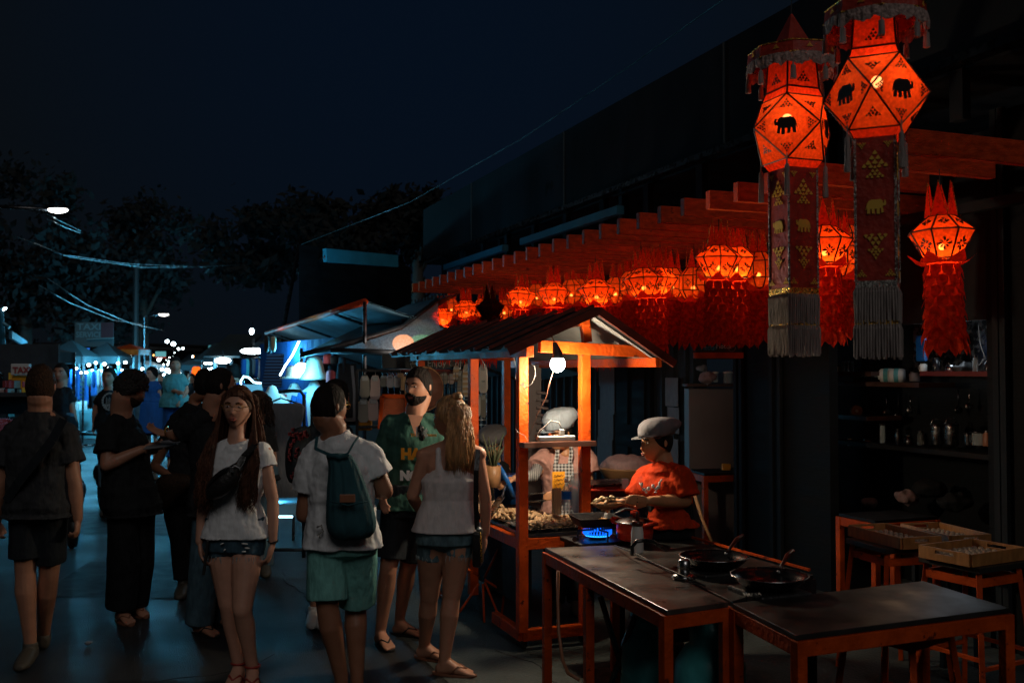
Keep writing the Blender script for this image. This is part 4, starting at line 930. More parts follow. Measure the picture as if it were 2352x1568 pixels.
def hand(m, w_, tip, palm_n, s=1.0, curl=.5, mirror=1, fist=False):
    d = (tip - w_); L_ = d.length; d.normalize(); sd = d.cross(palm_n).normalized() * mirror; pn = palm_n
    hl = .17 * s if not fist else .13 * s
    c0 = w_ + d * .02; pc = w_ + d * hl * .34
    m.ell(pc, (.036 * s, .016 * s, .048 * s), R=Matrix((sd, pn, d)).transposed(), n=12)
    for k, (off, ln) in enumerate(((-.027, .062), (-.009, .072), (.009, .068), (.026, .052))):
        b = w_ + d * hl * .56 + sd * off * s; ln *= s
        c1 = curl * (.7 + .15 * k); j1 = b + d * ln * .45 * cos(c1 * .5) + pn * ln * .45 * sin(c1 * .5); j2 = j1 + d * ln * .32 * cos(c1 * 1.4) + pn * ln * .32 * sin(c1 * 1.4); j3 = j2 + d * ln * .26 * cos(c1 * 2.2) + pn * ln * .26 * sin(c1 * 2.2)
        m.tube([b - d * .02, b, j1, j2, j3], [.009 * s, .0092 * s, .0085 * s, .0078 * s, .0062 * s], 8); m.ell(j3, .0062 * s, n=8)
    b = w_ + d * hl * .18 + sd * -.030 * s; j = b + d * .03 * s - sd * .018 * s + pn * .008; k_ = j + d * .03 * s + pn * .012 * s
    m.tube([w_ + d * .015, b, j, k_], [.014 * s, .013 * s, .010 * s, .008 * s], 8); m.ell(k_, .008 * s, n=8)
def foot(m, an, toe, s=1.0):
    d = V((toe.x - an.x, toe.y - an.y, 0)); d = d.normalized() if d.length > .01 else V((0, -1, 0)); sd = V((-d.y, d.x, 0))
    z = max(.0, 0) ; g_ = V((an.x, an.y, 0.02))
    heel = g_ - d * .035 * s + V((0, 0, .018)); 
    m.loft([ellring(heel - d * .015, sd, V((0, 0, 1)), .018, .016, 14), ellring(heel, sd, V((0, 0, 1)), .032, .034, 14), ellring(g_ + d * .03 + V((0, 0, .035)), sd, V((0, 0, 1)), .035, .045, 14), ellring(g_ + d * .09 * s + V((0, 0, .018)), sd, V((0, 0, 1)), .040, .028, 14), ellring(g_ + d * .15 * s + V((0, 0, .004)), sd, V((0, 0, 1)), .044, .016, 14), ellring(g_ + d * .17 * s + V((0, 0, .0)), sd, V((0, 0, 1)), .036, .012, 14)])
    m.tube([an, g_ + V((0, 0, .04)) + d * .005], [.036, .036], 12)
    for k, o in enumerate((-.030, -.012, .004, .019, .032)):
        r_ = .012 if k == 0 else .0085; b = g_ + d * (.155 - .006 * k) * s + sd * o; m.tube([b, b + d * (.035 - .003 * k)], [r_, r_ * .85], 8); m.ell(b + d * (.035 - .003 * k), r_ * .85, n=8)
    return d, sd, g_
def person(lab, Y, J, skin='skin_m', yaw=0, pitch=0, roll=0, bulk=1.0, fem=False, top=None, bottom=None, hair=None, shoes=None, vox=.007, front=None, hs=1.03, face=True, beard=None, hands=True, legs=True, torso_d=1.0, hcurl=.6, group=None, fists=False, brow='hair_dark'):
    P = {k: at(q[0], q[1], Y + (q[2] if len(q) > 2 else 0)) for k, q in J.items()}
    root = thing('person', lab, 'person', (P['hips'].x if 'hips' in P else P['neck'].x, Y, 0), group=group)
    hd = P['head']; nk = P['neck']; ls, rs = P['ls'], P['rs']; lh, rh = P['lhip'], P['rhip']
    ms = (ls + rs) / 2; mh = (lh + rh) / 2
    axs = V(((rs - ls).x, (rs - ls).y, 0)).normalized(); axh = V(((rh - lh).x, (rh - lh).y, 0)).normalized()
    fr = V((axs.y, -axs.x, 0))  # horizontally towards the camera side when facing us
    if front == 'away': fr = -fr
    sw = (rs - ls).length; hw = (rh - lh).length
    R = Matrix.Rotation(radians(yaw), 3, 'Z') @ Matrix.Rotation(radians(roll), 3, 'Y') @ Matrix.Rotation(radians(pitch), 3, 'X')
    B = bulk
    body = MB(); head_mesh(body, hd, R, hs * .97, fem)
    capsule(body, [nk - V((0, 0, .04)), nk + V((0, 0, .03)), hd + R @ V((0, -.025, -.06))], [.060 * B, .050 * B * (.98 if fem else 1.3), .052 * B * (.95 if fem else 1.25)])
    for p_ in (ls, rs): capsule(body, [nk - V((0, 0, .025)), nk.lerp(p_, .5) - V((0, 0, .02)), p_ - V((0, 0, .012))], [.05 * B, .050 * B, .046 * B])
    def trs(exp, z0=0.0, up=1.0):
        out = []
        prof = [(-.10, hw * .5 + .085, .105), (0, hw * .5 + .095, .118), (.22, hw * .5 + (.055 if fem else .075), .105), (.42, sw * .5 * .80 if fem else sw * .5 * .88, .098), (.66, sw * .5 * .93, .112), (.84, sw * .5 * .98, .108), (.95, sw * .5 * .92, .085), (1.03, sw * .5 * .55, .065)]
        for q, rx, ry in prof:
            if q < z0: continue
            if q > up: continue
            c = mh.lerp(ms, q); ax = axh.lerp(axs, max(0, min(1, q))).normalized(); ay = V((-ax.y, ax.x, 0))
            out.append(ellring(c, ax, ay, (rx * (.5 + .5 * B) + exp), (ry * B * torso_d + exp)))
        return out
    body.loft(trs(-.014, -.2, 1.1))
    r_a = (.046 * B, .038 * B, .040 * B, .026 * B) if not fem else (.042 * B, .035 * B, .036 * B, .024 * B)
    for a_, e_, w_, t_, mr in (('ls', 'le', 'lw', 'lf', 1), ('rs', 're', 'rw', 'rf', -1)):
        if e_ not in P: continue
        s_ = P[a_] + (ms - P[a_]).normalized() * .015 - V((0, 0, .02)); el = P[e_]
        capsule(body, [s_, s_.lerp(el, .5), el], [r_a[0] * 1.15, r_a[0], r_a[1]])
        if w_ in P:
            wr = P[w_]; capsule(body, [el, el.lerp(wr, .3), wr], [r_a[1], r_a[2], r_a[3]])
            if hands:
                tp = P[t_] if t_ in P else wr + (wr - el).normalized() * .15
                dd = (tp - wr).normalized(); pn = V((-mr * (1 if True else 1), 0, 0)); 
                inward = (V((mh.x, mh.y, wr.z)) - wr); inward = inward - dd * inward.dot(dd); pn = inward.normalized() if inward.length > .02 else fr
                hand(body, wr, tp, pn, .98 if not fem else .9, hcurl if not fists else 1.1, mr, fists)
    feet = []
    if legs:
        for h_, k_, a_, t_ in (('lhip', 'lk', 'la', 'lt'), ('rhip', 'rk', 'ra', 'rt')):
            if k_ not in P: continue
            hp, kn, an = P[h_], P[k_], P[a_]
            tf = (1.0 if not fem else 1.06) * B
            capsule(body, [hp + (mh - hp) * .1, hp.lerp(kn, .35), hp.lerp(kn, .75), kn], [.086 * tf, .083 * tf, .063 * tf, .053 * tf])
            bk = -fr * .012
            capsule(body, [kn, kn.lerp(an, .28) + bk, kn.lerp(an, .6) + bk * .5, an], [.052 * B, .056 * B, .043 * B, .033 * B])
            feet.append(foot(body, an, P.get(t_, an + fr * .1)))
    body.build('body', MT[skin], root, remesh=vox, sm=3, smooth=True)
    # ---- face details
    if face:
        for sx_ in (-1, 1):
            e_ = MB(); q = hd + R @ V((sx_ * .031 * hs, .083 * hs, .008 * hs)); e_.ell(q, (.0125, .006, .0044), R=R, n=12); eb = e_.build('eye', MT['eyew'], root, smooth=True)
            e_ = MB(); e_.ell(q + R @ V((0, .0045, 0)), (.0052, .003, .0046), R=R, n=10); e_.build('iris', MT['iris'], eb, smooth=True)
            e_ = MB(); e_.tube([hd + R @ V((sx_ * x_ * hs, (y_) * hs, z_ * hs)) for x_, y_, z_ in ((.014, .094, .026), (.030, .091, .031), (.047, .079, .026))], [.0035, .004, .002], 6); e_.build('eyebrow', MT[brow], root, smooth=True)
        e_ = MB(); e_.tube([hd + R @ V((x_ * hs, y_ * hs, z_ * hs)) for x_, y_, z_ in ((-.024, .093, -.057), (-.010, .1015, -.0535), (0, .1025, -.055), (.010, .1015, -.0535), (.024, .093, -.057))], [.002, .0038, .003, .0038, .002], 6)
        e_.tube([hd + R @ V((x_ * hs, y_ * hs, z_ * hs)) for x_, y_, z_ in ((-.020, .093, -.061), (0, .101, -.064), (.020, .093, -.061))], [.002, .005, .002], 6)
        e_.build('lips', MT['lip' if skin != 'skin_v' else 'lip_d'], root, smooth=True)
    # ---- hair
    hm = hair[1] if hair else None
    def hp_(x, y, z): return hd + R @ V((x * hs, y * hs, z * hs))
    if hair and hair[0] in ('short', 'buzz', 'curly', 'long', 'bun'):
        h = MB(); k = 22; n_ = 36
        ex = {'short': .010, 'buzz': .0065, 'curly': .020, 'long': .012, 'bun': .012}[hair[0]]
        rings = []
        for i in range(k):
            t = pi / 2 - (pi * .78) * i / (k - 1); ring = []
            for j in range(n_):
                a_ = 2 * pi * j / n_; dx = cos(t) * cos(a_); dy = cos(t) * sin(a_); zz = sin(t)
                # hairline: keep the face free
                lim = .062 if dy > 0 else -.075
                if dy > 0 and abs(dx) > .74 * cos(t): lim = .062 - (abs(dx) / max(cos(t), 1e-18) - .74) / .26 * .085
                if dy <= 0: lim = -.022 - (.072 if not fem else .05) * min(1, -dy * 1.6)
                z = max(.115 * zz, lim); zr = z / .115; rr = sqrt(max(0, 1 - zr * zr)); ca, sa = cos(a_), sin(a_)
                if hair[0] == 'short' and ca * 0 == 0: e2 = ex * (.5 + .9 * max(0, zr))
                else: e2 = ex
                if hair[0] == 'curly': e2 = ex * (1 + .35 * sin(j * 2.7 + i * 1.9))
                if z <= lim + 1e-6 and dy > 0: e2 *= .6
                x = (.074 + e2) * rr * ca; y = (.095 + e2) * rr * sa * (1.05 if sa < 0 else 1)
                if z < 0 and sa < 0: y *= 1 - .25 * (-zr); 
                ring.append(hp_(x, y, z + (e2 if zr > .5 else 0)))
            rings.append(ring)
        h.loft(rings, cap=True)
        if hair[0] == 'curly':
            rnd = random.Random(4)
            for i in range(90):
                a_ = rnd.random() * 6.28; zz = rnd.uniform(.15, 1); rr = sqrt(1 - zz * zz); h.ell(hp_(.088 * rr * cos(a_), .108 * rr * sin(a_) - .004, .118 * zz + .008), .014 * rnd.uniform(.7, 1.2), n=8)
        if hair[0] == 'short':
            rnd = random.Random(4)
            for i in range(46):
                a_ = rnd.uniform(-.2, 3.34); zz = rnd.uniform(.62, 1); rr = sqrt(1 - zz * zz); q = V((.078 * rr * cos(a_), .098 * rr * sin(a_), .118 * zz + .006)); h.ell(hp_(*q), .011 * rnd.uniform(.6, 1.1), n=7)
        ho = h.build('hair', MT[hm], root, smooth=True)
        if hair[0] in ('long', 'bun'):
            st = MB(); rnd = random.Random(11)
            for i in range(hair[2]):
                u_ = rnd.random()
                a0, a1 = hair[3]
                a_ = radians(a0 + (a1 - a0) * u_); zz = rnd.uniform(.05, .97); rr = sqrt(1 - zz * zz)
                q0 = V((.082 * rr * cos(a_), .103 * rr * sin(a_), .121 * zz))
                q1 = V((.094 * cos(a_), .110 * sin(a_) * (1 if sin(a_) < 0 else .6), -.03 + .04 * rnd.random()))
                ln = hair[4] * rnd.uniform(.75, 1.03); wv = rnd.uniform(-.01, .01); ph = rnd.random() * 6
                sd_ = V((cos(a_), sin(a_), 0))
                W0, W1 = hp_(*q0), hp_(*q1); dn = V((0, 0, -1)); outw = R @ sd_; outw.z = 0
                hx = hair[5] if len(hair) > 5 else .03
                pts = [W0, W0.lerp(W1, .55) + outw * .02 + R @ V((0, 0, .018)), W1]
                for q in (.25, .5, .75, 1.0):
                    spread = outw * (hx * sin(q * 2.2)) + fr * (hair[6] if len(hair) > 6 else 0) * min(1, q * 2)
                    pts.append(W1 + dn * ln * q + spread + V((sin(ph + q * 7) * .009 + wv, cos(ph + q * 6) * .006, 0)))
                w0 = rnd.uniform(.0022, .0048); st.tube(pts, [w0 * .6, w0, w0, w0, w0 * .95, w0 * .7, w0 * .15], 5)
            st.build('hair_strands', MT[hm], ho, smooth=True)
            if hair[0] == 'bun':
                bn = MB(); bn.ell(hp_(-.01, -.05, .118), (.035, .03, .026), n=14); bn.build('bun', MT[hm], ho, smooth=True, disp=(.02, .012))
    if beard:
        h = MB(); rings = []
        for i in range(9):
            z = -.012 - .104 * i / 8; ring = []
            for j in range(17):
                a_ = radians(2 + 176 * j / 16); zr = min(.985, abs(z) / .118); rr = sqrt(1 - zr * zr); x = .078 * rr * cos(a_) * (1 - .28 * min(1, -z / .115)); y = (.095 + .008) * rr * sin(a_) + .012 * min(1, -z / .115) + .004
                ring.append((x, y, z))
            rings.append(ring)
        vs = [hp_(x * 1.06, y + (.004 if i > 4 else 0), z * 1.03 - (.006 if i == 8 else 0)) for i, rg in enumerate(rings) for x, y, z in rg]; fs = []
        for i in range(8):
            for j in range(16):
                x, y, z = rings[i][j]
                if abs(x) < .067 and z > -.046: continue
                if abs(x) < .075 and z > -.028: continue
                if abs(x) < .017 and -.075 < z < -.048: continue
                fs.append((i * 17 + j, i * 17 + j + 1, (i + 1) * 17 + j + 1, (i + 1) * 17 + j))
        h.add(vs, fs)
        ob = h.build('beard', MT[beard], root, smooth=True, recalc=False); sdm = ob.modifiers.new('s', 'SOLIDIFY'); sdm.thickness = .008; sdm.offset = 0
        h = MB(); h.tube([hp_(-.036, .086, -.055), hp_(-.018, .104, -.040), hp_(0, .108, -.037), hp_(.018, .104, -.040), hp_(.036, .086, -.055)], [.007, .008, .006, .008, .007], 8); h.build('moustache', MT[beard], root, smooth=True)
    # ---- clothes
    if top:
        kind, mk = top[0], top[1]; o = top[2] if len(top) > 2 else {}
        lowq = o.get('low', -.02); ease = o.get('ease', .016); t = MB()
        rg = trs(ease, -.2, 1.1)
        prof_q = [-.10, 0, .22, .42, .66, .84, .95, 1.03]
        keep = [r for q, r in zip(prof_q, rg) if q >= lowq]
        ax = axh; c = mh.lerp(ms, lowq); base = ellring(c, axh, V((-axh.y, axh.x, 0)), hw * .5 + .095 * (.5 + .5 * B) + ease + .004 + o.get('flare', .012), .118 * B * torso_d + ease + .004 + o.get('flare', .012))
        keep = [base] + keep[1 if lowq > -.1 else 0:]
        if kind in ('tee', 'long'):
            t.loft(keep); nb = nk - V((0, 0, .012)); t.tube([mh.lerp(ms, .82), ms.lerp(nb, .3), nb], [.085 * B, .095 * B, .076 * B], 16)
            for p_ in (ls, rs): t.tube([nb - V((0, 0, .022)), nb.lerp(p_, .5) - V((0, 0, .014)), p_ - V((0, 0, .012))], [.052 * B, .058 * B, .058 * B], 14)
            for a_, e_, w_ in (('ls', 'le', 'lw'), ('rs', 're', 'rw')):
                if e_ not in P: continue
                s_ = P[a_] + (ms - P[a_]).normalized() * .02 - V((0, 0, .015)); el = P[e_]; sl_ = o.get('sleeve', .62); wd = o.get('sw', .064) * B
                t.ell(s_, wd * .95, n=14); t.tube([s_, s_.lerp(el, sl_ * .5), s_.lerp(el, sl_)], [wd, wd * 1.02, wd * 1.08], 16)
                if kind == 'long' and w_ in P: t.tube([s_.lerp(el, .6), el, el.lerp(P[w_], .9)], [wd, wd * .85, wd * .6], 14)
            t.build('t_shirt' if kind == 'tee' else 'shirt', MT[mk], root, remesh=vox * .95, sm=2, disp=(.09, .030), smooth=True)
        elif kind == 'tank':
            t.loft(keep[:-3] + [ellring(mh.lerp(ms, .80), axs, V((-axs.y, axs.x, 0)), sw * .36, .112 * B + .006)])
            for sgn in (-1, 1):
                cx = ms + axs * sgn * sw * .22
                t.tube([mh.lerp(ms, .74) + axs * sgn * sw * .27 + fr * .10 * B, cx + fr * .05 + V((0, 0, .025)), cx + V((0, 0, .042)), cx - fr * .05 + V((0, 0, .02)), mh.lerp(ms, .72) + axs * sgn * sw * .16 - fr * .105 * B], [.022, .016, .014, .016, .024], 8)
            t.build('tank_top', MT[mk], root, remesh=vox * .95, sm=2, disp=(.07, .010), smooth=True)
    if bottom and legs is not None:
        kind, mk = bottom[0], bottom[1]; o = bottom[2] if len(bottom) > 2 else {}
        t = MB(); ay = V((-axh.y, axh.x, 0)); e2 = o.get('ease', .010); wz = o.get('rise', .14)
        t.loft([ellring(mh + V((0, 0, wz)), axh, ay, hw * .5 + .080 + e2, .108 * B + e2), ellring(mh + V((0, 0, .02)), axh, ay, hw * .5 + .092 + e2, .120 * B + e2), ellring(mh - V((0, 0, .06)), axh, ay, hw * .5 + .088 + e2, .112 * B + e2), ellring(mh - V((0, 0, .10)), axh, ay, hw * .35, .06)])
        for h_, k_, a_ in (('lhip', 'lk', 'la'), ('rhip', 'rk', 'ra')):
            if k_ not in P: continue
            hp, kn, an = P[h_], P[k_], P[a_]; lw_ = o.get('lw', .095) * B
            if kind == 'shorts':
                q = o.get('len', .8); e_ = hp.lerp(kn, q) if q <= 1 else kn.lerp(an, q - 1)
                t.tube([hp + (mh - hp) * .08 + V((0, 0, .03)), hp.lerp(e_, .5), e_], [.094 * B + e2 * .5, lw_ * 1.0, lw_], 20)
            else:
                q = o.get('len', .97); t.tube([hp + (mh - hp) * .08, hp.lerp(kn, .5), kn, kn.lerp(an, .5), kn.lerp(an, q)], [.094 * B, .088 * B, lw_ * .78, lw_ * .76, lw_ * o.get('hem', .74)], 20)
        if kind == 'skirt':
            t.tube([mh, mh - V((0, 0, .5))], [.17, .22], 20)
        t.build({'shorts': 'shorts', 'pants': 'trousers', 'skirt': 'skirt'}[kind], MT[mk], root, remesh=vox * .95, sm=2, disp=(.08, .008), smooth=True)
        if o.get('fray'):
            f_ = MB(); rnd = random.Random(2)
            for h_, k_ in (('lhip', 'lk'), ('rhip', 'rk')):
                hp, kn = P[h_], P[k_]; e_ = hp.lerp(kn, o['len']); 
                for i in range(46):
                    a_ = rnd.random() * 6.28; q = e_ + V((cos(a_), sin(a_), 0)) * lw_ * 1.02; f_.tube([q + V((0, 0, .01)), q + V((rnd.uniform(-.008, .008), 0, -rnd.uniform(.008, .03)))], [.002, .001], 4)
            f_.build('frayed_hem', MT['chalk'], root)
    if shoes:
        for (d, sd, g_), q in zip(feet, ('l', 'r')):
            s_ = MB()
            if shoes[0] in ('flip', 'sandal'):
                out = []
                for k in range(24):
                    a_ = 2 * pi * k / 24; out.append(V((g_.x, g_.y, .008)) + d * (.062 + .135 * cos(a_)) + sd * (.046 * sin(a_) * (1 + .15 * cos(a_))))
                s_.prism(out, V((0, 0, .016))); fo = s_.build('flip_flop' if shoes[0] == 'flip' else 'sandal', MT[shoes[1]], root, bevel=.003)
                s_ = MB(); tp = g_ + d * .135 + V((0, 0, .026))
                for sg_ in (-1, 1): s_.tube([g_ + d * .05 + sd * sg_ * .045 + V((0, 0, .0)), g_ + d * .09 + sd * sg_ * .030 + V((0, 0, .040)), tp], .006, 6)
                if shoes[0] == 'sandal':
                    q_ = [g_ + V((cos(k * .4488) * .040, sin(k * .4488) * .040, .085)) for k in range(15)]; s_.tube(q_, .007, 6)
                s_.build('strap', MT[shoes[1]], fo, smooth=True)
            else:
                s_.loft([ellring(g_ - d * .065 + V((0, 0, .035)), sd, V((0, 0, 1)), .020, .03, 14), ellring(g_ - d * .05 + V((0, 0, .035)), sd, V((0, 0, 1)), .038, .05, 14), ellring(g_ + d * .02 + V((0, 0, .035)), sd, V((0, 0, 1)), .045, .052, 14), ellring(g_ + d * .12 + V((0, 0, .022)), sd, V((0, 0, 1)), .050, .038, 14), ellring(g_ + d * .20 + V((0, 0, .014)), sd, V((0, 0, 1)), .04, .026, 14), ellring(g_ + d * .225 + V((0, 0, .010)), sd, V((0, 0, 1)), .02, .014, 14)])
                s_.tube([g_ + V((0, 0, .05)), g_ + V((0, 0, .10))], [.045, .043], 14)
                s_.build('shoe', MT[shoes[1]], root, remesh=.006, sm=2, smooth=True)
    return root, P, R, hd, axs, fr
def strip(m, pts, nrm, w_, th=.002):
    for a_, b_ in zip(pts[:-1], pts[1:]): m.bar(a_, b_, w_, th, up=nrm)
# --- woman in white tee, glasses
w1, P, R, hd, ax, fr = person('woman in white t shirt, glasses and torn denim shorts walking towards the camera', 5.6, dict(head=(547, 936), neck=(543, 1012), ls=(488, 1040), rs=(608, 1034), le=(470, 1150), re=(627, 1148), lw=(458, 1243, -.05), rw=(627, 1243, -.03), lf=(466, 1303, -.08), rf=(612, 1304, -.05), lhip=(510, 1235), rhip=(572, 1235), lk=(525, 1390, -.02), rk=(556, 1400, -.12), la=(548, 1532, .06), ra=(580, 1536, .0), lt=(520, 1562, -.2), rt=(578, 1575, -.25)),
    'skin_l', yaw=178, pitch=0, roll=-3, fem=True, bulk=.96, top=('tee', 'whitetee', dict(low=.02, sleeve=.30, sw=.066, ease=.016)), bottom=('shorts', 'denim', dict(len=.26, lw=.092, fray=1, rise=.12)), hair=('long', 'hair_brown', 620, (-170, -10), .50, .05, .0), shoes=('sandal', 'sandalred'), brow='hair_brown')
# front locks over both shoulders
m = MB(); rnd = random.Random(21)
for sg_ in (-1, 1):
    for i in range(210):
        q = rnd.random(); a0 = hd + R @ V((sg_ * (.02 + .06 * q), .03 + .03 * rnd.random(), .115 - .05 * q)); a1 = hd + R @ V((sg_ * (.086 + .012 * rnd.random()), .015, .01)); a2 = hd + R @ V((sg_ * (.094 + .02 * q), .025, -.11))
        sx_ = sg_ * (.075 + .065 * q); L_ = rnd.uniform(.30, .46) * (1 if sg_ < 0 else 1.05); ph = rnd.random() * 6
        a3 = hd + R @ V((sx_ * 1.2, .105 + .02 * rnd.random(), -.11 - L_ * .5)); a4 = hd + R @ V((sx_ * 1.15 + .012 * sin(ph), .135, -.11 - L_ * .8)); a5 = hd + R @ V((sx_ * 1.05 + .022 * sin(ph * 2), .135, -.11 - L_))
        w0 = rnd.uniform(.0020, .0045)
        def wv_(p, q_): return p + V((sin(ph + q_ * 9) * .016 * q_, cos(ph * 1.3 + q_ * 8) * .010 * q_, 0))
        m.tube([a0, a1, a2, wv_(a2.lerp(a3, .5), .3), wv_(a3, .5), wv_(a3.lerp(a4, .5), .7), wv_(a4, .9), wv_(a4.lerp(a5, .5), 1.1), wv_(a5, 1.3)], [w0 * .7, w0, w0, w0, w0, w0, w0 * .9, w0 * .6, w0 * .15], 5)
m.build('hair_lock', MT['hair_brown'], w1, smooth=True)
def glasses(hd, R, par, hs=1.0):
    m = MB()
    for sg_ in (-1, 1):
        c = hd + R @ V((sg_ * .032, .103, .006)); m.tube([c + R @ V((.025 * cos(k * pi / 8), -.004 * abs(cos(k * pi / 8)), .019 * sin(k * pi / 8))) for k in range(17)], .0013, 5)
        m.tube([hd + R @ V((sg_ * .057, .100, .012)), hd + R @ V((sg_ * .078, .07, .012)), hd + R @ V((sg_ * .080, -.01, .008))], .0016, 5)
    m.tube([hd + R @ V((-.008, .106, .01)), hd + R @ V((.008, .106, .01))], .0015, 5)
    m.build('glasses', MT['gold'], par, smooth=True)
glasses(hd, R, w1)
# torn patches on shorts
m = MB()
for u, v, l_, a_ in ((503, 1222, 12, .5), (510, 1232, 9, .7), (562, 1232, 14, -.1), (568, 1242, 12, -.15), (560, 1250, 10, 0), (516, 1246, 6, 1.2)):
    c = at(u, v + 16, 5.6 - .135); dx = l_ / F * 5.6; m.ell(c, (dx * .55, .010, .004), R=Matrix.Rotation(-a_ * .6, 3, 'Y'), n=10)
m.build('torn_patch', MT['chalkwhite'], w1, smooth=True)
bag = thing('waist_bag', 'black crescent waist bag worn across the chest of the woman in white', 'bag', at(508, 1108, 5.4))
m = MB(); q = at(512, 1108, 5.385); Rb = Matrix.Rotation(.62, 3, 'Y').inverted(); m.ell(q, (.115, .045, .062), R=Matrix.Rotation(-.75, 3, 'Y'), n=20); m.build('pouch', MT['leather'], bag, smooth=True)
m = MB(); m.tube([at(478, 1118, 5.36), at(500, 1092, 5.335), at(524, 1074, 5.33), at(545, 1062, 5.36)], .005, 6); m.build('zip', MT['darksteel'], bag, smooth=True)
m = MB(); strip(m, [at(545, 1070, 5.40), at(560, 1048, 5.43), at(585, 1022, 5.50), at(590, 1012, 5.60)], V((0, -1, .3)), .035, .004); m.build('strap', MT['leather'], bag)
m = MB(); m.box(at(532, 1078, 5.33), (.02, .01, .03), 0); m.build('buckle', MT['steel'], bag, bevel=.002)
ph = MB(); c = at(473, 1277, 5.49); ph.box(c, (.015, .085, .19), R=Matrix.Rotation(.12, 3, 'Y') @ Matrix.Rotation(.25, 3, 'Z')); tag(ph.build('phone', MT['rubber'], None, bevel=.004), 'black phone or wallet held low in the hand of the woman in white', 'phone')
m = MB(); q = P['rw'] + V((0, 0, -.0)); m.tube([q + V((.028 * cos(k * .4), .028 * sin(k * .4), .004 * sin(k))) for k in range(17)], .0035, 5); m.build('bracelet', MT['rubber'], w1, smooth=True)
# --- man in white tee from behind
m1, P, R, hd, ax, fr = person('man in white t shirt and mint shorts seen from behind wearing a drawstring backpack', 5.25, dict(head=(756, 934), neck=(766, 996), ls=(712, 1048), rs=(852, 1036), le=(697, 1182, .0), re=(886, 1128, .0), lw=(728, 1165, .24), rw=(850, 1128, .22), lf=(745, 1165, .36), rf=(830, 1128, .34), lhip=(752, 1242), rhip=(822, 1240), lk=(752, 1392, -.06), rk=(817, 1392, .14), la=(784, 1556, .0), ra=(820, 1548, .08), lt=(748, 1570, .2), rt=(822, 1572, .3)),
    'skin_d', yaw=-38, bulk=1.1, front='away', top=('tee', 'whitetee', dict(low=-.06, sleeve=.60, sw=.074, ease=.022, flare=.01)), bottom=('shorts', 'shortteal', dict(len=.91, lw=.098, ease=.012)), hair=('buzz', 'hair_dark'), face=True, fists=True)
glasses(hd, R, m1)
def pack_loft():
    m = MB(); pr = [(1040, 744, 806, .03), (1052, 752, 812, .05), (1075, 755, 822, .06), (1110, 752, 838, .075), (1150, 749, 852, .09), (1190, 747, 862, .105), (1215, 749, 863, .10), (1232, 758, 855, .075), (1240, 775, 840, .04)]
    rg = []
    for v, u0, u1, dp_ in pr:
        a_ = at(u0, v, 5.03); b_ = at(u1, v, 5.03); c = (a_ + b_) / 2 + V((0, .02, 0)); rx = (b_ - a_).length / 2; n_ = 36
        wob = .05 if v < 1160 else .0
        rg.append([c + V((1, .05, 0)) * rx * cos(2 * pi * k / n_) * (1 + wob * sin(k * 5)) + V((0, 1, 0)) * dp_ * sin(2 * pi * k / n_) * (1 + wob * 3 * sin(k * 4.3)) for k in range(n_)])
    m.loft(rg); return m
pk = thing('backpack', 'dark teal drawstring backpack on the white shirted man back', 'backpack', at(805, 1140, 5.0))
pack_loft().build('sack', MT['pack'], pk, smooth=True, sub=1, disp=(.08, .025))
m = MB(); strip(m, [at(752, 1042, 5.0), at(725, 1030, 5.04), at(728, 1004, 5.14)], V((0, -1, .2)), .016, .006); m.tube([at(800, 1040, 4.99), at(812, 1018, 5.03), at(822, 1004, 5.10)], .006, 6); m.tube([at(752, 1042, 4.99), at(780, 1050, 4.98), at(800, 1042, 4.99)], .009, 6); m.build('strap', MT['pack'], pk)
m = MB(); m.box(at(798, 1144, 4.905), (.075, .008, .04), .1, ); m.build('patch', MT['hose'], pk, bevel=.003)
m = MB(); m.tube([at(757, 1150, 4.93), at(800, 1160, 4.9), at(848, 1150, 4.93)], .004, 5); m.build('seam', MT['pack'], pk, smooth=True)
m = MB(); m.tube([at(728, 1210, 5.08), at(738, 1206, 5.07), at(742, 1220, 5.07), at(730, 1228, 5.07), at(737, 1236, 5.07)], .005, 6); tag(m.build('cord_knot', MT['silverfoil'], None, smooth=True), 'knotted cord at the shirt hem of the backpack man', 'cord')
# --- man in green tee
g1_, P, R, hd, ax, fr = person('bearded man in a dark green printed t shirt and black shorts facing the camera', 6.35, dict(head=(962, 889), neck=(955, 952), ls=(892, 972), rs=(1010, 975), le=(878, 1066), re=(1012, 1076), lw=(880, 1130, -.18), rw=(995, 1140, -.1), lhip=(914, 1160), rhip=(962, 1160), lk=(892, 1306, -.05), rk=(936, 1304, .1), la=(874, 1448, .05), ra=(918, 1418, .3), lt=(912, 1478, -.2), rt=(968, 1432, .22)),
    'skin_m', yaw=150, pitch=-2, roll=0, bulk=1.04, top=('tee', 'green', dict(low=-.04, sleeve=.70, sw=.072, ease=.018)), bottom=('shorts', 'shortblack', dict(len=.83, lw=.092, ease=.016)), hair=('short', 'hair_dark'), beard='hair_dark', shoes=('flip', 'rubber'))
m = MB(); vn = [at(922, 962, 6.19), at(952, 1001, 6.165), at(966, 992, 6.17), at(978, 965, 6.2)]
q = [at(938, 952, 6.235), at(972, 955, 6.235), at(953, 998, 6.175)]; m.prism(q, V((0, .02, 0))); m.build('neckline', MT['skin_m'], g1_)
X_ = V((1, -.05, 0)); Zv = V((0, -.04, 1))
text('THE', 'lettering', MT['signyellow'], g1_, at(943, 1002, 6.17), X_, .026, Zv, bold=.0012)
text('hot', 'lettering', MT['chalkwhite'], g1_, at(955, 1002, 6.16), X_, .085, Zv, bold=.003, sx=.62)
text('THING', 'lettering', MT['signyellow'], g1_, at(980, 1002, 6.17), X_, .020, Zv, bold=.001)
text('HA', 'lettering', MT['signyellow'], g1_, at(921, 1053, 6.165), X_, .088, Zv, bold=.006)
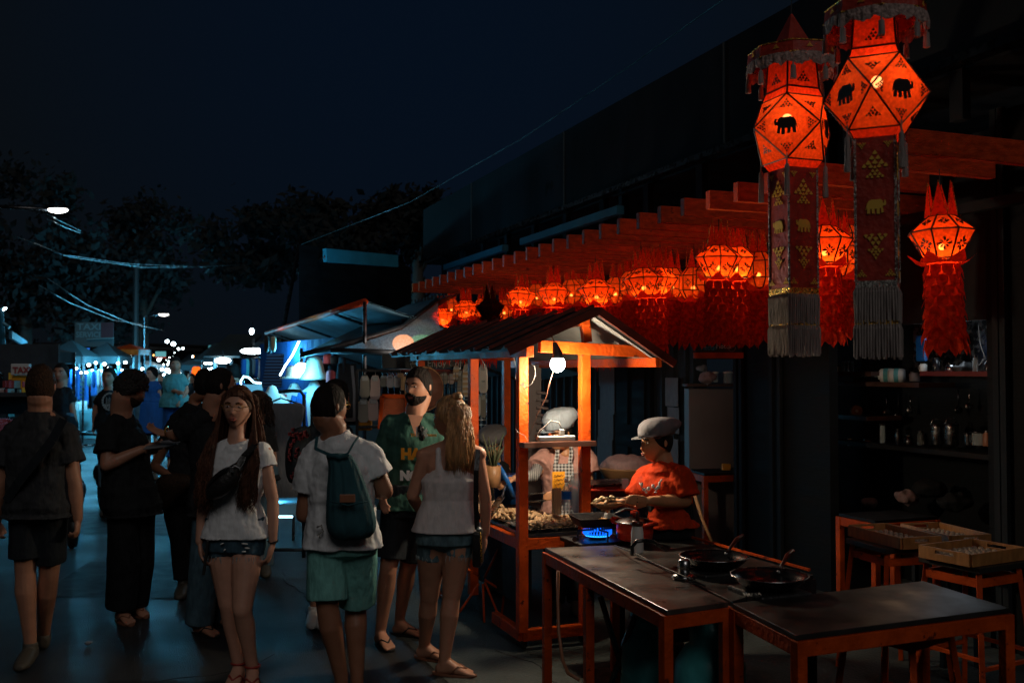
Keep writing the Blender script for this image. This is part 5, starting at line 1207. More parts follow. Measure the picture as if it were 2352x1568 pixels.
text('NOT', 'lettering', MT['chalkwhite'], g1_, at(919, 1101, 6.165), X_, .075, Zv, bold=.006)
sgm = MB()
for u, v in ((966, 985), (969, 1003)): sgm.ell(at(u, v, 6.14), (.021, .008, .026), n=14)
sgm.tube([at(966, 970, 6.15), at(966, 985, 6.13), at(969, 1003, 6.13)], .004, 6); tag(sgm.build('sunglasses', MT['panblack'], None, smooth=True), 'black sunglasses hooked on the green t shirt collar', 'sunglasses')
# --- blonde woman from behind
b1_, P, R, hd, ax, fr = person('blonde woman in pale tank top and frayed denim shorts seen from behind', 5.8, dict(head=(1034, 958), neck=(1040, 1014), ls=(972, 1042), rs=(1100, 1038), le=(947, 1138, .0), re=(1115, 1138, .0), lw=(968, 1178, .2), rw=(1115, 1225, .03), lf=(985, 1170, .3), rf=(1113, 1262, .02), lhip=(994, 1222), rhip=(1056, 1222), lk=(986, 1372, .12), rk=(1037, 1368, .0), la=(974, 1484, .30), ra=(1020, 1520, -.02), lt=(1006, 1478, .25), rt=(1080, 1530, -.06)),
    'skin_m', yaw=62, fem=True, front='away', bulk=1.0, top=('tank', 'tank', dict(low=.02, ease=.018)), bottom=('shorts', 'denimlight', dict(len=.36, lw=.088, fray=1, rise=.09)), hair=('bun', 'hair_blonde', 700, (200, 395), .30, .02, -.02), shoes=('flip', 'sandal'))
bagb = thing('shoulder_bag', 'dark shoulder bag hanging on a long strap right of the blonde woman', 'bag', at(1096, 1230, 5.7))
m = MB(); strip(m, [at(1098, 1032, 5.68), at(1094, 1080, 5.63), at(1093, 1150, 5.64), at(1096, 1215, 5.68)], V((0, -1, 0)), .028, .006); m.build('strap', MT['leather'], bagb)
m = MB(); m.box(at(1098, 1258, 5.72), (.05, .14, .20), -.1); m.build('body', MT['leather'], bagb, bevel=.015)
m = MB(); m.tube([at(1101, 1215, 5.66), at(1104, 1240, 5.66), at(1106, 1290, 5.66)], .007, 6); m.build('clasp', MT['gold'], bagb, smooth=True)
m = MB(); m.tube([at(1095, 1213, 5.65), at(1106, 1218, 5.65)], .014, 8); m.build('ring', MT['steel'], bagb, smooth=True)
# --- far left man in black
f1_, P, R, hd, ax, fr = person('man in a faded black t shirt and dark shorts walking away at the left edge', 5.97, dict(head=(94, 888), neck=(92, 938), ls=(28, 992), rs=(154, 992), le=(2, 1108), re=(172, 1108), lw=(-8, 1196, .1), rw=(179, 1192, .02), lf=(-6, 1230, .1), rf=(177, 1228, .0), lhip=(62, 1160), rhip=(116, 1160), lk=(58, 1310, .0), rk=(113, 1318, .1), la=(70, 1476, .05), ra=(100, 1462, .35), lt=(40, 1500, -.2), rt=(100, 1440, .6)),
    'skin_m', yaw=12, front='away', bulk=1.08, top=('tee', 'blackgrey', dict(low=-.15, sleeve=.60, sw=.080, ease=.03, flare=.015)), bottom=('shorts', 'shortblack', dict(len=.80, lw=.088, ease=.012)), hair=('short', 'hair_mid'), shoes=('shoe', 'shoedark'), face=False, fists=True, hs=1.06)
m = MB(); strip(m, [at(146, 962, 5.80), at(120, 1010, 5.775), at(80, 1060, 5.77), at(40, 1110, 5.79), at(14, 1150, 5.83)], V((0, -1, 0)), .05, .006); tag(m.build('sling_strap', MT['shortblack'], None), 'black sling bag strap across the back of the man at the left edge', 'strap')
# --- curly man with tablet
c1_, P, R, hd, ax, fr = person('curly haired man in black looking down at a paper he holds', 7.0, dict(head=(300, 893), neck=(279, 950), ls=(252, 985, -.12), rs=(300, 978, .16), le=(245, 1068, -.18), re=(318, 1050, .2), lw=(325, 1032, -.12), rw=(345, 1030, .05), lf=(360, 1024, -.10), rf=(368, 1022, .02), lhip=(282, 1160, -.06), rhip=(322, 1160, .06), lk=(284, 1290, -.04), rk=(318, 1288, .14), la=(278, 1396, .0), ra=(306, 1388, .2), lt=(306, 1412, -.15), rt=(332, 1398, .1)),
    'skin_m', yaw=-58, pitch=-24, bulk=1.18, top=('tee', 'black', dict(low=-.12, sleeve=.66, sw=.075, ease=.03)), bottom=('pants', 'black', dict(lw=.12, ease=.02)), hair=('curly', 'hair_curl'), shoes=('flip', 'sandal'), beard='hair_mid')
m = MB(); m.box(at(376, 1019, 6.88), (.23, .16, .006), R=Matrix.Rotation(.12, 3, 'Y').inverted() @ Matrix.Rotation(.22, 3, 'X')); tag(m.build('paper_sheet', MT['greycloth'], None), 'folded pale paper held by the curly haired man', 'paper')
# --- bearded man in black, jeans
d1_, P, R, hd, ax, fr = person('bearded man in black t shirt and blue jeans behind the woman in white', 6.67, dict(head=(507, 886), neck=(489, 940), ls=(446, 966, -.05), rs=(528, 962, .2), le=(408, 1000, .0), re=(560, 1050, .15), lw=(386, 998, .1), rw=(560, 1130, .0), lf=(374, 994, .1), lhip=(478, 1155, .0), rhip=(524, 1155, .1), lk=(470, 1300, -.02), rk=(512, 1298, .2), la=(458, 1430, .0), ra=(500, 1420, .25), lt=(505, 1450, -.12), rt=(545, 1432, .1)),
    'skin_m', yaw=-62, pitch=4, bulk=1.12, top=('tee', 'black', dict(low=-.12, sleeve=.80, sw=.075, ease=.026)), bottom=('pants', 'jeans', dict(lw=.115, hem=.72, len=1.0)), hair=('buzz', 'hair_dark'), beard='hair_dark', shoes=('flip', 'rubber'))
m = MB(); q = at(381, 991, 6.72); m.tube([q + V((.006, .034 * cos(k * .4), .034 * sin(k * .4))) for k in range(17)], .005, 6); m.build('bracelet', MT['gold'], d1_, smooth=True)
# --- woman in black with jacket tied round the waist
e1_, P, R, hd, ax, fr = person('person in black leggings with a jacket tied round the waist behind two men', 7.8, dict(head=(470, 885), neck=(448, 925), ls=(400, 965), rs=(470, 965), le=(355, 1072), re=(480, 1060), lw=(392, 1092, -.1), rw=(470, 1120, -.1), lf=(408, 1098, -.12), lhip=(398, 1130), rhip=(442, 1130), lk=(412, 1236), rk=(440, 1236, .1), la=(420, 1338), ra=(436, 1330, .2), lt=(412, 1358, -.2), rt=(430, 1345, .0)),
    'skin_d', yaw=20, fem=True, bulk=1.05, top=('tee', 'black', dict(low=-.05, sleeve=.5)), bottom=('pants', 'black', dict(lw=.088, len=.9)), hair=('short', 'hair_dark'), face=False, shoes=('shoe', 'shoedark'))
m = MB(); m.loft([ellring(at(405, 1085, 7.65), V((1, 0, 0)), V((0, 1, 0)), .12, .08), ellring(at(400, 1110, 7.6), V((1, 0, 0)), V((0, 1, 0)), .16, .10), ellring(at(382, 1145, 7.6), V((1, 0, 0)), V((0, 1, 0)), .08, .05), ellring(at(374, 1172, 7.6), V((1, 0, 0)), V((0, 1, 0)), .03, .02)])
m.build('tied_jacket', MT['hair_mid'], e1_, smooth=True, disp=(.08, .04), sub=1)
# --- floral woman behind backpack man
fl_, P, R, hd, ax, fr = person('woman in a dark floral top and white shoes mostly hidden behind the backpack man', 6.95, dict(head=(772, 912), neck=(752, 960), ls=(712, 998), rs=(800, 998), le=(692, 1080), re=(820, 1080), lw=(700, 1140, .15), rw=(800, 1140, .15), lhip=(732, 1150), rhip=(780, 1150), lk=(738, 1290), rk=(770, 1290, .08), la=(722, 1400), ra=(742, 1404, -.02), lt=(718, 1420, -.15), rt=(740, 1424, -.15)),
    'skin_m', yaw=-40, fem=True, bulk=1.0, top=('tee', 'floral', dict(low=-.1, sleeve=.4)), bottom=('shorts', 'floral', dict(len=.6, lw=.12)), hair=('long', 'hair_dark', 60, (150, 390), .12, .02), face=False, shoes=('shoe', 'shoewhite'))
m = MB(); rnd = random.Random(9)
for i in range(36):
    u, v = rnd.uniform(665, 705), rnd.uniform(985, 1110); c = at(u, v, 6.78); m.prism([c + V((cos(k * 2.51) * .018, 0, sin(k * 2.51) * .018)) for k in range(5)], V((0, .004, 0)))
fb = thing('floral_bag', 'dark floral cloth tote hanging beside the backpack man left arm', 'bag', at(688, 1050, 6.85))
q = MB(); q.loft([ellring(at(700, 975, 6.9), V((1, 0, 0)), V((0, 1, 0)), .05, .05), ellring(at(685, 1010, 6.88), V((1, 0, 0)), V((0, 1, 0)), .085, .08), ellring(at(683, 1070, 6.88), V((1, 0, 0)), V((0, 1, 0)), .09, .09), ellring(at(680, 1115, 6.88), V((1, 0, 0)), V((0, 1, 0)), .05, .05)]); q.build('cloth', MT['floral'], fb, smooth=True, disp=(.08, .03), sub=1)
m.build('flower_print', MT['dressred'], fb)
# --- brown haired woman behind, near the grey dress
person('brown haired woman behind the woman in white, beside the grey dress', 8.6, dict(head=(592, 930), neck=(595, 972), ls=(566, 1000), rs=(622, 1000), le=(560, 1060), re=(628, 1060), lw=(562, 1110), rw=(626, 1110), lhip=(580, 1100), rhip=(612, 1100), lk=(582, 1200), rk=(610, 1200), la=(582, 1300), ra=(610, 1300), lt=(582, 1320, -.1), rt=(610, 1320, -.1)), 'skin_m', yaw=120, fem=True, top=('tee', 'black', {}), bottom=('pants', 'jeans', {}), hair=('long', 'hair_mid', 60, (150, 390), .2, .02), vox=.011, shoes=('shoe', 'shoedark'))
# --- background people
person('man in a dark navy t shirt behind the man at the left edge', 11.5, dict(head=(141, 857), neck=(141, 888), ls=(122, 901), rs=(160, 901), le=(116, 938), re=(166, 940), lw=(118, 966), rw=(172, 968), lhip=(130, 975), rhip=(155, 975), lk=(130, 1050), rk=(155, 1050), la=(130, 1130), ra=(155, 1130), lt=(128, 1180, -.2), rt=(156, 1180, -.2)), 'skin_m', yaw=180, top=('tee', 'black', dict(ease=.03, low=-.12)), bottom=('pants', 'jeans', {}), hair=('buzz', 'hair_dark'), vox=.012, shoes=('shoe', 'shoedark'))
pr_, P, R, hd, ax, fr = person('man in a black t shirt with a round pale print, left of the curly man', 12, dict(head=(251, 867), neck=(251, 894), ls=(230, 908), rs=(272, 908), le=(220, 940), re=(278, 942), lw=(216, 970), rw=(282, 972), lhip=(240, 975), rhip=(264, 975), lk=(240, 1048), rk=(264, 1048), la=(240, 1120), ra=(264, 1120), lt=(238, 1160, -.2), rt=(266, 1160, -.2)), 'skin_m', yaw=178, top=('tee', 'black', dict(ease=.03, low=-.12)), bottom=('pants', 'jeans', {}), hair=('buzz', 'hair_dark'), vox=.012, shoes=('shoe', 'shoedark'))
m = MB(); c = at(252, 922, 11.84)
for k in range(20): a_ = 2 * pi * k / 20; m.bar(c + V((cos(a_) * .085, 0, sin(a_) * .10)), c + V((cos(a_ + .25) * .085, 0, sin(a_ + .25) * .10)), .006, .02)
for k in range(5): m.bar(c + V((-.04 + k * .02, 0, -.05)), c + V((-.04 + k * .02, 0, .05 - .01 * (k % 2))), .006, .008)
m.build('print', MT['chalk'], pr_)
text('VHC', 'lettering', MT['chalk'], pr_, at(240, 938, 11.84), V((1, 0, 0)), .075, bold=.003)
person('tall man in a teal t shirt and jeans standing far down the street', 14.5, dict(head=(403, 839), neck=(403, 857), ls=(384, 869), rs=(420, 869), le=(382, 893), re=(427, 897), lw=(406, 899, -.2), rw=(418, 915, -.1), lhip=(391, 926), rhip=(412, 926), lk=(390, 985), rk=(413, 985), la=(390, 1050), ra=(414, 1050), lt=(388, 1120, -.2), rt=(415, 1120, -.2)), 'skin_m', yaw=200, top=('tee', 'tealtee', dict(ease=.05, low=-.15)), bottom=('pants', 'blue', dict(lw=.12)), hair=('short', 'hair_dark'), vox=.013, bulk=1.15, shoes=('shoe', 'shoedark'))
person('woman in a blue skirt walking in the middle distance', 16, dict(head=(349, 860), neck=(349, 874), ls=(336, 882), rs=(362, 882), le=(332, 902), re=(366, 902), lw=(334, 918), rw=(366, 918), lhip=(342, 922), rhip=(356, 922), lk=(342, 960), rk=(357, 960), la=(342, 1000), ra=(357, 1000), lt=(341, 1095, -.2), rt=(358, 1095, -.2)), 'skin_l', yaw=150, fem=True, top=('tee', 'blue', dict(ease=.03)), bottom=('skirt', 'blue', {}), hair=('short', 'hair_dark'), vox=.014, shoes=('shoe', 'shoedark'))
for i, (lab, Y, u, v, hpx, tp, yw) in enumerate((('small distant woman in a pink top with a white bag', 45, 206, 848, 88, 'pink', 0), ('white shirted person just left of the bearded man far behind', 15, 467, 872, 170, 'whitetee', 60), ('dark haired distant person right of the bearded man head', 13, 537, 843, 240, 'blue', 20), ('distant person in black near the orange lantern', 24, 441, 862, 120, 'black', 170), ('distant walker in grey beside the orange lantern', 26, 470, 858, 110, 'greycloth', 150), ('distant walker in blue left of the tall teal man', 22, 325, 858, 130, 'blue', 10), ('distant walker in dark red between the stalls', 30, 222, 852, 95, 'dressred', 190), ('far away pedestrian in teal seen over the curly man head', 34, 300, 853, 90, 'tealtee', 170))):
    s_ = hpx; person(lab, Y, dict(head=(u, v + .066 * s_), neck=(u, v + .14 * s_), ls=(u - .10 * s_, v + .19 * s_), rs=(u + .10 * s_, v + .19 * s_), le=(u - .14 * s_, v + .36 * s_), re=(u + .14 * s_, v + .36 * s_), lw=(u - .13 * s_, v + .48 * s_), rw=(u + .13 * s_, v + .48 * s_), lhip=(u - .055 * s_, v + .48 * s_), rhip=(u + .055 * s_, v + .48 * s_), lk=(u - .05 * s_, v + .73 * s_), rk=(u + .07 * s_, v + .73 * s_), la=(u - .04 * s_, v + .95 * s_), ra=(u + .08 * s_, v + .95 * s_), lt=(u - .05 * s_, v + s_), rt=(u + .09 * s_, v + s_)), 'skin_m', yaw=yw, top=('tee', tp, dict(ease=.03)), bottom=('pants', 'jeans', {}), hair=('short', 'hair_dark'), vox=.022, hands=False, bulk=1.1, group='distant pedestrians')
# --- vendors
def cap(hd, R, mt_, par, s=1.0, puff=1.0, tl=1.0):
    m = MB(); rg = []
    for z, rx, ry, oy in ((.040, .084, .104, -.004), (.055, .089, .109, -.008), (.078, .096 * puff, .118 * puff, -.022), (.098, .094 * puff, .116 * puff, -.030), (.118, .074 * puff, .09 * puff, -.030), (.126, .05, .06, -.026)):
        rg.append([hd + R @ V((rx * s * cos(2 * pi * k / 28), (oy + ry * sin(2 * pi * k / 28)) * s, ((z - .04) * tl + .04) * s)) for k in range(28)])
    m.loft(rg); co = m.build('cap', MT[mt_], par, smooth=True, disp=(.05, .014))
    m = MB(); out = []; inn = []
    for k in range(15):
        a_ = radians(12 + 156 * k / 14); inn.append(hd + R @ V((.088 * s * cos(a_), .104 * s * sin(a_), .034 * s))); out.append(hd + R @ V((.092 * s * cos(a_), (.104 + .048 * sin(a_)) * s * sin(a_), (.040 - .006 * sin(a_)) * s)))
    vs = inn + out; n_ = 15; m.add(vs, [(i, i + 1, n_ + i + 1, n_ + i) for i in range(n_ - 1)]); vs2 = [p - V((0, 0, .004)) for p in vs]; m.add(vs2, [(i, i + 1, n_ + i + 1, n_ + i) for i in range(n_ - 1)])
    m.build('peak', MT[mt_], co, smooth=True)
v1_, P, R, hd, ax, fr = person('vendor in pink top, striped sleeves and checked apron bending over the cart trays', 7.3, dict(head=(1285, 996, -.12), neck=(1300, 1030, -.03), ls=(1248, 1050), rs=(1350, 1048), le=(1226, 1092, -.15), re=(1352, 1105, -.02), lw=(1182, 1098, -.2), rw=(1290, 1130, -.3), lf=(1160, 1108, -.22), rf=(1262, 1138, -.34), lhip=(1275, 1185), rhip=(1325, 1185), lk=(1275, 1290), rk=(1325, 1290), la=(1275, 1385), ra=(1325, 1385), lt=(1275, 1400, -.2), rt=(1325, 1400, -.2)),
    'skin_v', yaw=132, pitch=-8, fem=True, bulk=1.05, top=('tee', 'pink', dict(low=-.05, sleeve=.62, sw=.085, ease=.03)), bottom=('pants', 'black', {}), hair=('short', 'hair_dark'), shoes=('shoe', 'shoedark'))
cap(hd, R, 'capg', v1_, 1.1, 1.12, 1.45)
m = MB(); a_, b_ = P['le'], P['lw']; s_ = P['ls'].lerp(a_, .55); m.tube([s_, a_, a_.lerp(b_, .92)], [.047, .045, .034], 18); m.build('sleeve', MT['stripes'], v1_, smooth=True)
def gingham():
    m = bpy.data.materials.new('gingham'); m.use_nodes = True; nt = m.node_tree; N = nt.nodes; L = nt.links
    tc = N.new('ShaderNodeTexCoord'); b = N['Principled BSDF']; b.inputs['Roughness'].default_value = .9; outs = []
    for d in ('X', 'Z'):
        w_ = N.new('ShaderNodeTexWave'); w_.bands_direction = d; w_.inputs['Scale'].default_value = 13; L.new(tc.outputs['Object'], w_.inputs[0]); g_ = N.new('ShaderNodeMath'); g_.operation = 'GREATER_THAN'; g_.inputs[1].default_value = .5; L.new(w_.outputs['Fac'], g_.inputs[0]); outs.append(g_)
    ad = N.new('ShaderNodeMath'); ad.operation = 'ADD'; L.new(outs[0].outputs[0], ad.inputs[0]); L.new(outs[1].outputs[0], ad.inputs[1])
    cr = N.new('ShaderNodeMapRange'); cr.inputs[2].default_value = 2; cr.inputs[3].default_value = .02; cr.inputs[4].default_value = .6; L.new(ad.outputs[0], cr.inputs[0]); L.new(cr.outputs[0], b.inputs['Base Color']); return m
GM = gingham()
m = MB(); q = [(1270, 1065, 7.11), (1316, 1064, 7.11), (1320, 1110, 7.09), (1322, 1170, 7.07), (1325, 1230, 7.06), (1275, 1230, 7.06), (1272, 1170, 7.07), (1272, 1110, 7.09)]
m.prism([at(*x_) for x_ in q], V((0, .012, 0)))
for u0, u1 in ((1276, 1280), (1308, 1312)): strip(m, [at(u0, 1068, 7.105), at(u1, 1040, 7.12), at(u1, 1026, 7.2)], V((0, -1, 0)), .028, .005)
m.build('apron', GM, v1_)
v2_, P, R, hd, ax, fr = person('vendor in a red printed t shirt and grey flat cap holding food with black tongs', 6.0, dict(head=(1508, 1016), neck=(1524, 1066), ls=(1480, 1095, .05), rs=(1566, 1092, -.10), le=(1466, 1152, .0), re=(1574, 1150, -.12), lw=(1432, 1152, -.12), rw=(1492, 1150, -.25), lf=(1408, 1158, -.14), rf=(1466, 1148, -.27), lhip=(1502, 1208), rhip=(1556, 1206), lk=(1500, 1330), rk=(1556, 1330), la=(1500, 1470), ra=(1556, 1470), lt=(1495, 1500, -.2), rt=(1550, 1500, -.2)),
    'skin_v', yaw=114, pitch=-4, fem=True, bulk=1.16, top=('tee', 'redtee', dict(low=.0, sleeve=.86, sw=.075, ease=.022)), bottom=('pants', 'black', dict(lw=.11)), hair=('short', 'hair_dark'), shoes=('shoe', 'shoedark'), hs=1.03)
cap(hd, R, 'cap', v2_, 1.1, 1.04, 1.08)
m = MB(); rnd = random.Random(3)
pts = [(1474, 1112, 6, 9), (1480, 1124, 9, 7), (1490, 1122, 8, 10), (1500, 1116, 7, 9), (1507, 1122, 9, 6), (1515, 1110, 5, 10), (1512, 1118, 9, 7), (1484, 1130, 6, 5), (1506, 1130, 7, 4)]
for u, v, a_, b_ in pts:
    c = at(u, v, 5.80); k_ = 5.8 / F; m.ell(c, (a_ * k_ * .55, .006, b_ * k_ * .55), n=10)
m.tube([at(1468, 1108, 5.81), at(1476, 1122, 5.8)], .003, 5); m.tube([at(1514, 1110, 5.81), at(1520, 1100, 5.82)], .005, 6)
m.build('shirt_print', MT['chalkwhite'], v2_, smooth=True)
tg = thing('tongs', 'long black tongs gripped by the red shirted vendor', 'tongs', at(1420, 1146, 5.8))
m = MB(); m.bar(at(1466, 1144, 5.72), at(1380, 1141, 5.9), .012, .006); m.build('arm', MT['iron'], tg); m = MB(); m.bar(at(1466, 1152, 5.72), at(1380, 1150, 5.88), .012, .006); m.build('arm', MT['iron'], tg)
m = MB(); c = at(1395, 1162, 5.86); m.loft([ellring(c + V((0, 0, -.015)), V((1, .2, 0)), V((-.2, 1, 0)), .05, .03), ellring(c + V((0, 0, .02)), V((1, .2, 0)), V((-.2, 1, 0)), .10, .05), ellring(c + V((0, 0, .022)), V((1, .2, 0)), V((-.2, 1, 0)), .096, .046), ellring(c + V((0, 0, -.008)), V((1, .2, 0)), V((-.2, 1, 0)), .048, .028)]); tag(m.build('paper_tray', MT['bamboo'], None, smooth=True), 'brown paper boat in the red shirted vendor left hand', 'food tray')
tag(heap(at(1390, 1156, 5.86), .07, .035, .04, 22, .022, seed=12).build('flatbread', MT['bread'], None, smooth=True), 'torn pieces of flatbread and fried meat above the paper boat', 'food')
v3_, P, R, hd, ax, fr = person('far vendor in a grey cap and red strap behind the leek bundle', 8.1, dict(head=(1131, 1022), neck=(1136, 1058), ls=(1108, 1078), rs=(1162, 1078), le=(1100, 1122), re=(1170, 1122), lw=(1110, 1150, -.2), rw=(1150, 1150, -.2), lhip=(1122, 1165), rhip=(1150, 1165), lk=(1122, 1250), rk=(1150, 1250), la=(1122, 1330), ra=(1150, 1330), lt=(1120, 1342, -.2), rt=(1150, 1342, -.2)),
    'skin_v', yaw=165, pitch=-20, fem=True, top=('tee', 'black', {}), bottom=('pants', 'black', {}), hair=('short', 'hair_dark'), vox=.010, shoes=('shoe', 'shoedark'))
cap(hd, R, 'cap', v3_, 1.08, 1.15)
# ---------- clothes stall
TEAL = (.10, .62, 1.0); TEALW = (.75, .95, 1.0)
fab('backblue', (.008, .035, .11))
LED = emat('led_white', (.75, .95, 1.0), 14); LEDB = emat('led_blob', (.8, .97, 1.0), 20); NEON = emat('neon', (.45, .8, 1.0), 6)
def aw(u, v, Y): return at(u, v, Y)
# awning one : blue lit tarpaulin
a1 = thing('awning', 'wide tarpaulin awning glowing blue over the clothes stall', 'awning', ws(8, -1.2))
tealtarp = mat('tealtarp', (.12, .22, .27), .6, nscale=3, namt=.4, bump=.4, bscale=5)
pA, pB = at(612, 765, 17.0), at(838, 693, 9.6)
dn = PD * 2.3 + V((0, 0, -.75))
m = MB(); n_ = 10
for i in range(n_):
    a_, b_ = pA.lerp(pB, i / n_), pA.lerp(pB, (i + 1) / n_); s0 = .05 * sin(i * 2.1); s1 = .05 * sin((i + 1) * 2.1)
    m.add([a_, b_, b_ + dn + V((0, 0, s1)), a_ + dn + V((0, 0, s0)), a_ + V((0, 0, .015)), b_ + V((0, 0, .015)), b_ + dn + V((0, 0, s1 + .015)), a_ + dn + V((0, 0, s0 + .015))], [(0, 1, 2, 3), (4, 5, 6, 7)])
m.build('sheet', tealtarp, a1)
m = MB(); m.tube([pA, pB], .035, 8); m.build('edge_bar', MT['rafter'], a1, smooth=True)
m = MB()
for q in (.1, .45, .8): c = pA.lerp(pB, q) - V((0, 0, .03)); m.bar(c, c + dn * .98 - V((0, 0, .03)), .03)
m.tube([pB, pB - V((0, 0, 2.5))], .02, 6); m.build('support', MT['darksteel'], a1)
# back cloth of the stall
m = MB(); q = [at(600, 790, 13), at(770, 775, 11.3), at(770, 1000, 11.3), at(600, 1020, 13)]; m.prism(q, V((.02, .05, 0))); tag(m.build('back_cloth', MT['backblue'], None), 'deep blue cloth hanging at the back of the clothes stall', 'cloth')
for u0, v0, u1, v1, Y, lab in ((608, 812, 652, 890, 11.2, 'navy striped shirt hanging left under the blue awning'), (700, 815, 742, 850, 11.0, 'navy striped shirt behind the white sun hat')):
    m = MB(); a_, b_, c_, d_ = at(u0 + 6, v0, Y), at(u1, v0, Y), at(u1 - 6, v1, Y), at(u0 - 6, v1, Y); m.prism([a_, b_, c_, d_], V((0, .05, 0))); tag(m.build('striped_shirt', MT['navystripe'], None, bevel=.01), lab, 'shirt')
# led tube and neon rope
m = MB(); m.tube([at(687, 783, 10.6), at(672, 815, 10.6), at(655, 840, 10.6), at(643, 862, 10.6)], .009, 8); tag(m.build('led_tube', LED, None, smooth=True), 'white led tube slanting across the clothes stall', 'lamp')
m = MB(); m.tube([at(554, 892, 12), at(553, 875, 12), at(560, 864, 12), at(572, 867, 12), at(583, 878, 12), at(600, 880, 12)], .012, 8); tag(m.build('light_rope', NEON, None, smooth=True), 'curved glowing light rope above the woman in white head', 'lamp')
for (u, v, Y, rx, rz, e, lab) in ((692, 845, 10.2, .07, .055, 22, 'round blown out lamp between the two hats'), (582, 806, 15, .20, .045, 50, 'wide cluster of white lamps over the far clothes rack'), (512, 828, 20, .16, .06, 40, 'white shaded lamp beyond the bearded man head'), (578, 761, 24, .05, .08, 30, 'bright street side floodlight above the stalls'), (926, 788, 10.1, .11, .09, 14, 'warm white lamp behind the clear tarpaulin'), (970, 779, 10.5, .12, .05, 0, 'turquoise shade lamp behind the clear tarpaulin')):
    t = thing('stall_lamp', lab, 'lamp', at(u, v, Y))
    m = MB(); m.ell(at(u, v, Y), (rx, rx * .7, rz), n=16); m.build('bulb', LEDB if u not in (926, 970) else (emat('warmlamp', (1, .97, .92), 2.2) if u == 926 else emat('turq', (.08, .75, .85), 1.6)), t, smooth=True)
    m = MB(); m.tube([at(u, v, Y) + V((0, 0, rz * .9)), at(u, v, Y) + V((0, 0, rz + .15))], .02, 6); m.build('fitting', MT['darksteel'], t)
plight('stall_light', at(696, 850, 9.85), 18, TEAL, .08)
plight('stall_light', at(660, 812, 12.0), 70, TEAL, .15)
plight('stall_light', at(582, 826, 13.9), 16, TEAL, .15)
plight('stall_light', at(510, 838, 19.5), 34, TEAL, .2)
plight('stall_light', at(926, 800, 9.4), 8, (1, .9, .8), .1)
plight('stall_light', at(640, 1150, 9.3), 8, TEAL, .06)
# mannequins
def mannequin(lab, u, v0, Y, cloth, mt_, low, hat=None, neck=True):
    k_ = Y / F; t = thing('mannequin', lab, 'mannequin', (at(u, v0, Y).x, Y, 0)); c = at(u, v0, Y)
    m = MB(); m.loft([ellring(c, V((1, 0, 0)), V((0, 1, 0)), .045, .045), ellring(c - V((0, 0, .07)), V((1, 0, 0)), V((0, 1, 0)), .05, .05), ellring(c - V((0, 0, .11)), V((1, 0, 0)), V((0, 1, 0)), .13, .07), ellring(c - V((0, 0, .17)), V((1, 0, 0)), V((0, 1, 0)), .185, .10), ellring(c - V((0, 0, .34)), V((1, 0, 0)), V((0, 1, 0)), .165, .115), ellring(c - V((0, 0, .52)), V((1, 0, 0)), V((0, 1, 0)), .125, .09), ellring(c - V((0, 0, .72)), V((1, 0, 0)), V((0, 1, 0)), .165, .11)])
    m.build('torso', MT['mann'], t, smooth=True, sub=1)
    m = MB(); m.tube([c - V((0, 0, .7)), V((c.x, c.y, 0))], .015, 8); m.build('stand', MT['darksteel'], t)
    if cloth == 'fringe':
        m = MB(); rnd = random.Random(1)
        for i in range(150):
            a_ = rnd.uniform(0, 2 * pi); r_ = V((.18 * cos(a_), .125 * sin(a_), 0)); z1 = c.z - .26; m.tube([V((c.x, c.y, z1)) + r_, V((c.x, c.y, z1 - rnd.uniform(.2, .3) - .06 * abs(sin(a_)))) + r_ * 1.06], [.006, .004], 4)
        m.build('fringed_top', MT['straw'], t)
    elif cloth == 'robe':
        m = MB()
        for sg_ in (-1, 1):
            m.loft([ellring(c + V((sg_ * .10, .0, -.12)), V((1, 0, 0)), V((0, 1, 0)), .06, .09), ellring(c + V((sg_ * .115, 0, -.26)), V((1, 0, 0)), V((0, 1, 0)), .088, .13), ellring(c + V((sg_ * .10, 0, -.50)), V((1, 0, 0)), V((0, 1, 0)), .095, .12), ellring(c + V((sg_ * .11, 0, low)), V((1, 0, 0)), V((0, 1, 0)), .12, .14)])
            m.tube([c + V((sg_ * .17, 0, -.17)), c + V((sg_ * .22, 0, -.42)), c + V((sg_ * .21, -.02, -.62))], [.06, .06, .065], 12)
        m.build('dress', MT[mt_], t, smooth=True, disp=(.07, .02))
        if mt_ == 'dressred':
            m = MB()
            for i in range(22): sg_ = random.choice((-1, 1)); z_ = random.uniform(-.16, low + .1); m.ell(c + V((sg_ * random.uniform(.04, .18), -.125 - .01, z_)), .014, n=8)
            m.build('pompom', MT['chalkwhite'], t, smooth=True)
    if hat:
        h = c + V((.0, -.0, .02)); m = MB()
        if hat == 'wide': m.lathe([(.15, .02), (.145, .03), (.09, .05), (.085, .12), (.06, .15), (.01, .16)], 28, h)
        else: m.lathe([(.155, -.02), (.145, .0), (.10, .07), (.08, .17), (.045, .21), (.01, .22)], 28, h + V((0, 0, .0)))
        m.build('hat', MT['straw'], t, smooth=True, disp=(.06, .015))
mannequin('white mannequin with a fringed straw top at the left of the stall', 625, 884, 10.0, 'fringe', None, 0)
mannequin('mannequin in a dusty red robe with white pompoms and a straw hat', 676, 878, 10.3, 'robe', 'dressred', -1.15, 'wide')
mannequin('white mannequin in a dark open jacket under a cone shaped sun hat', 722, 872, 10.1, 'robe', 'blue', -.75, 'cone')
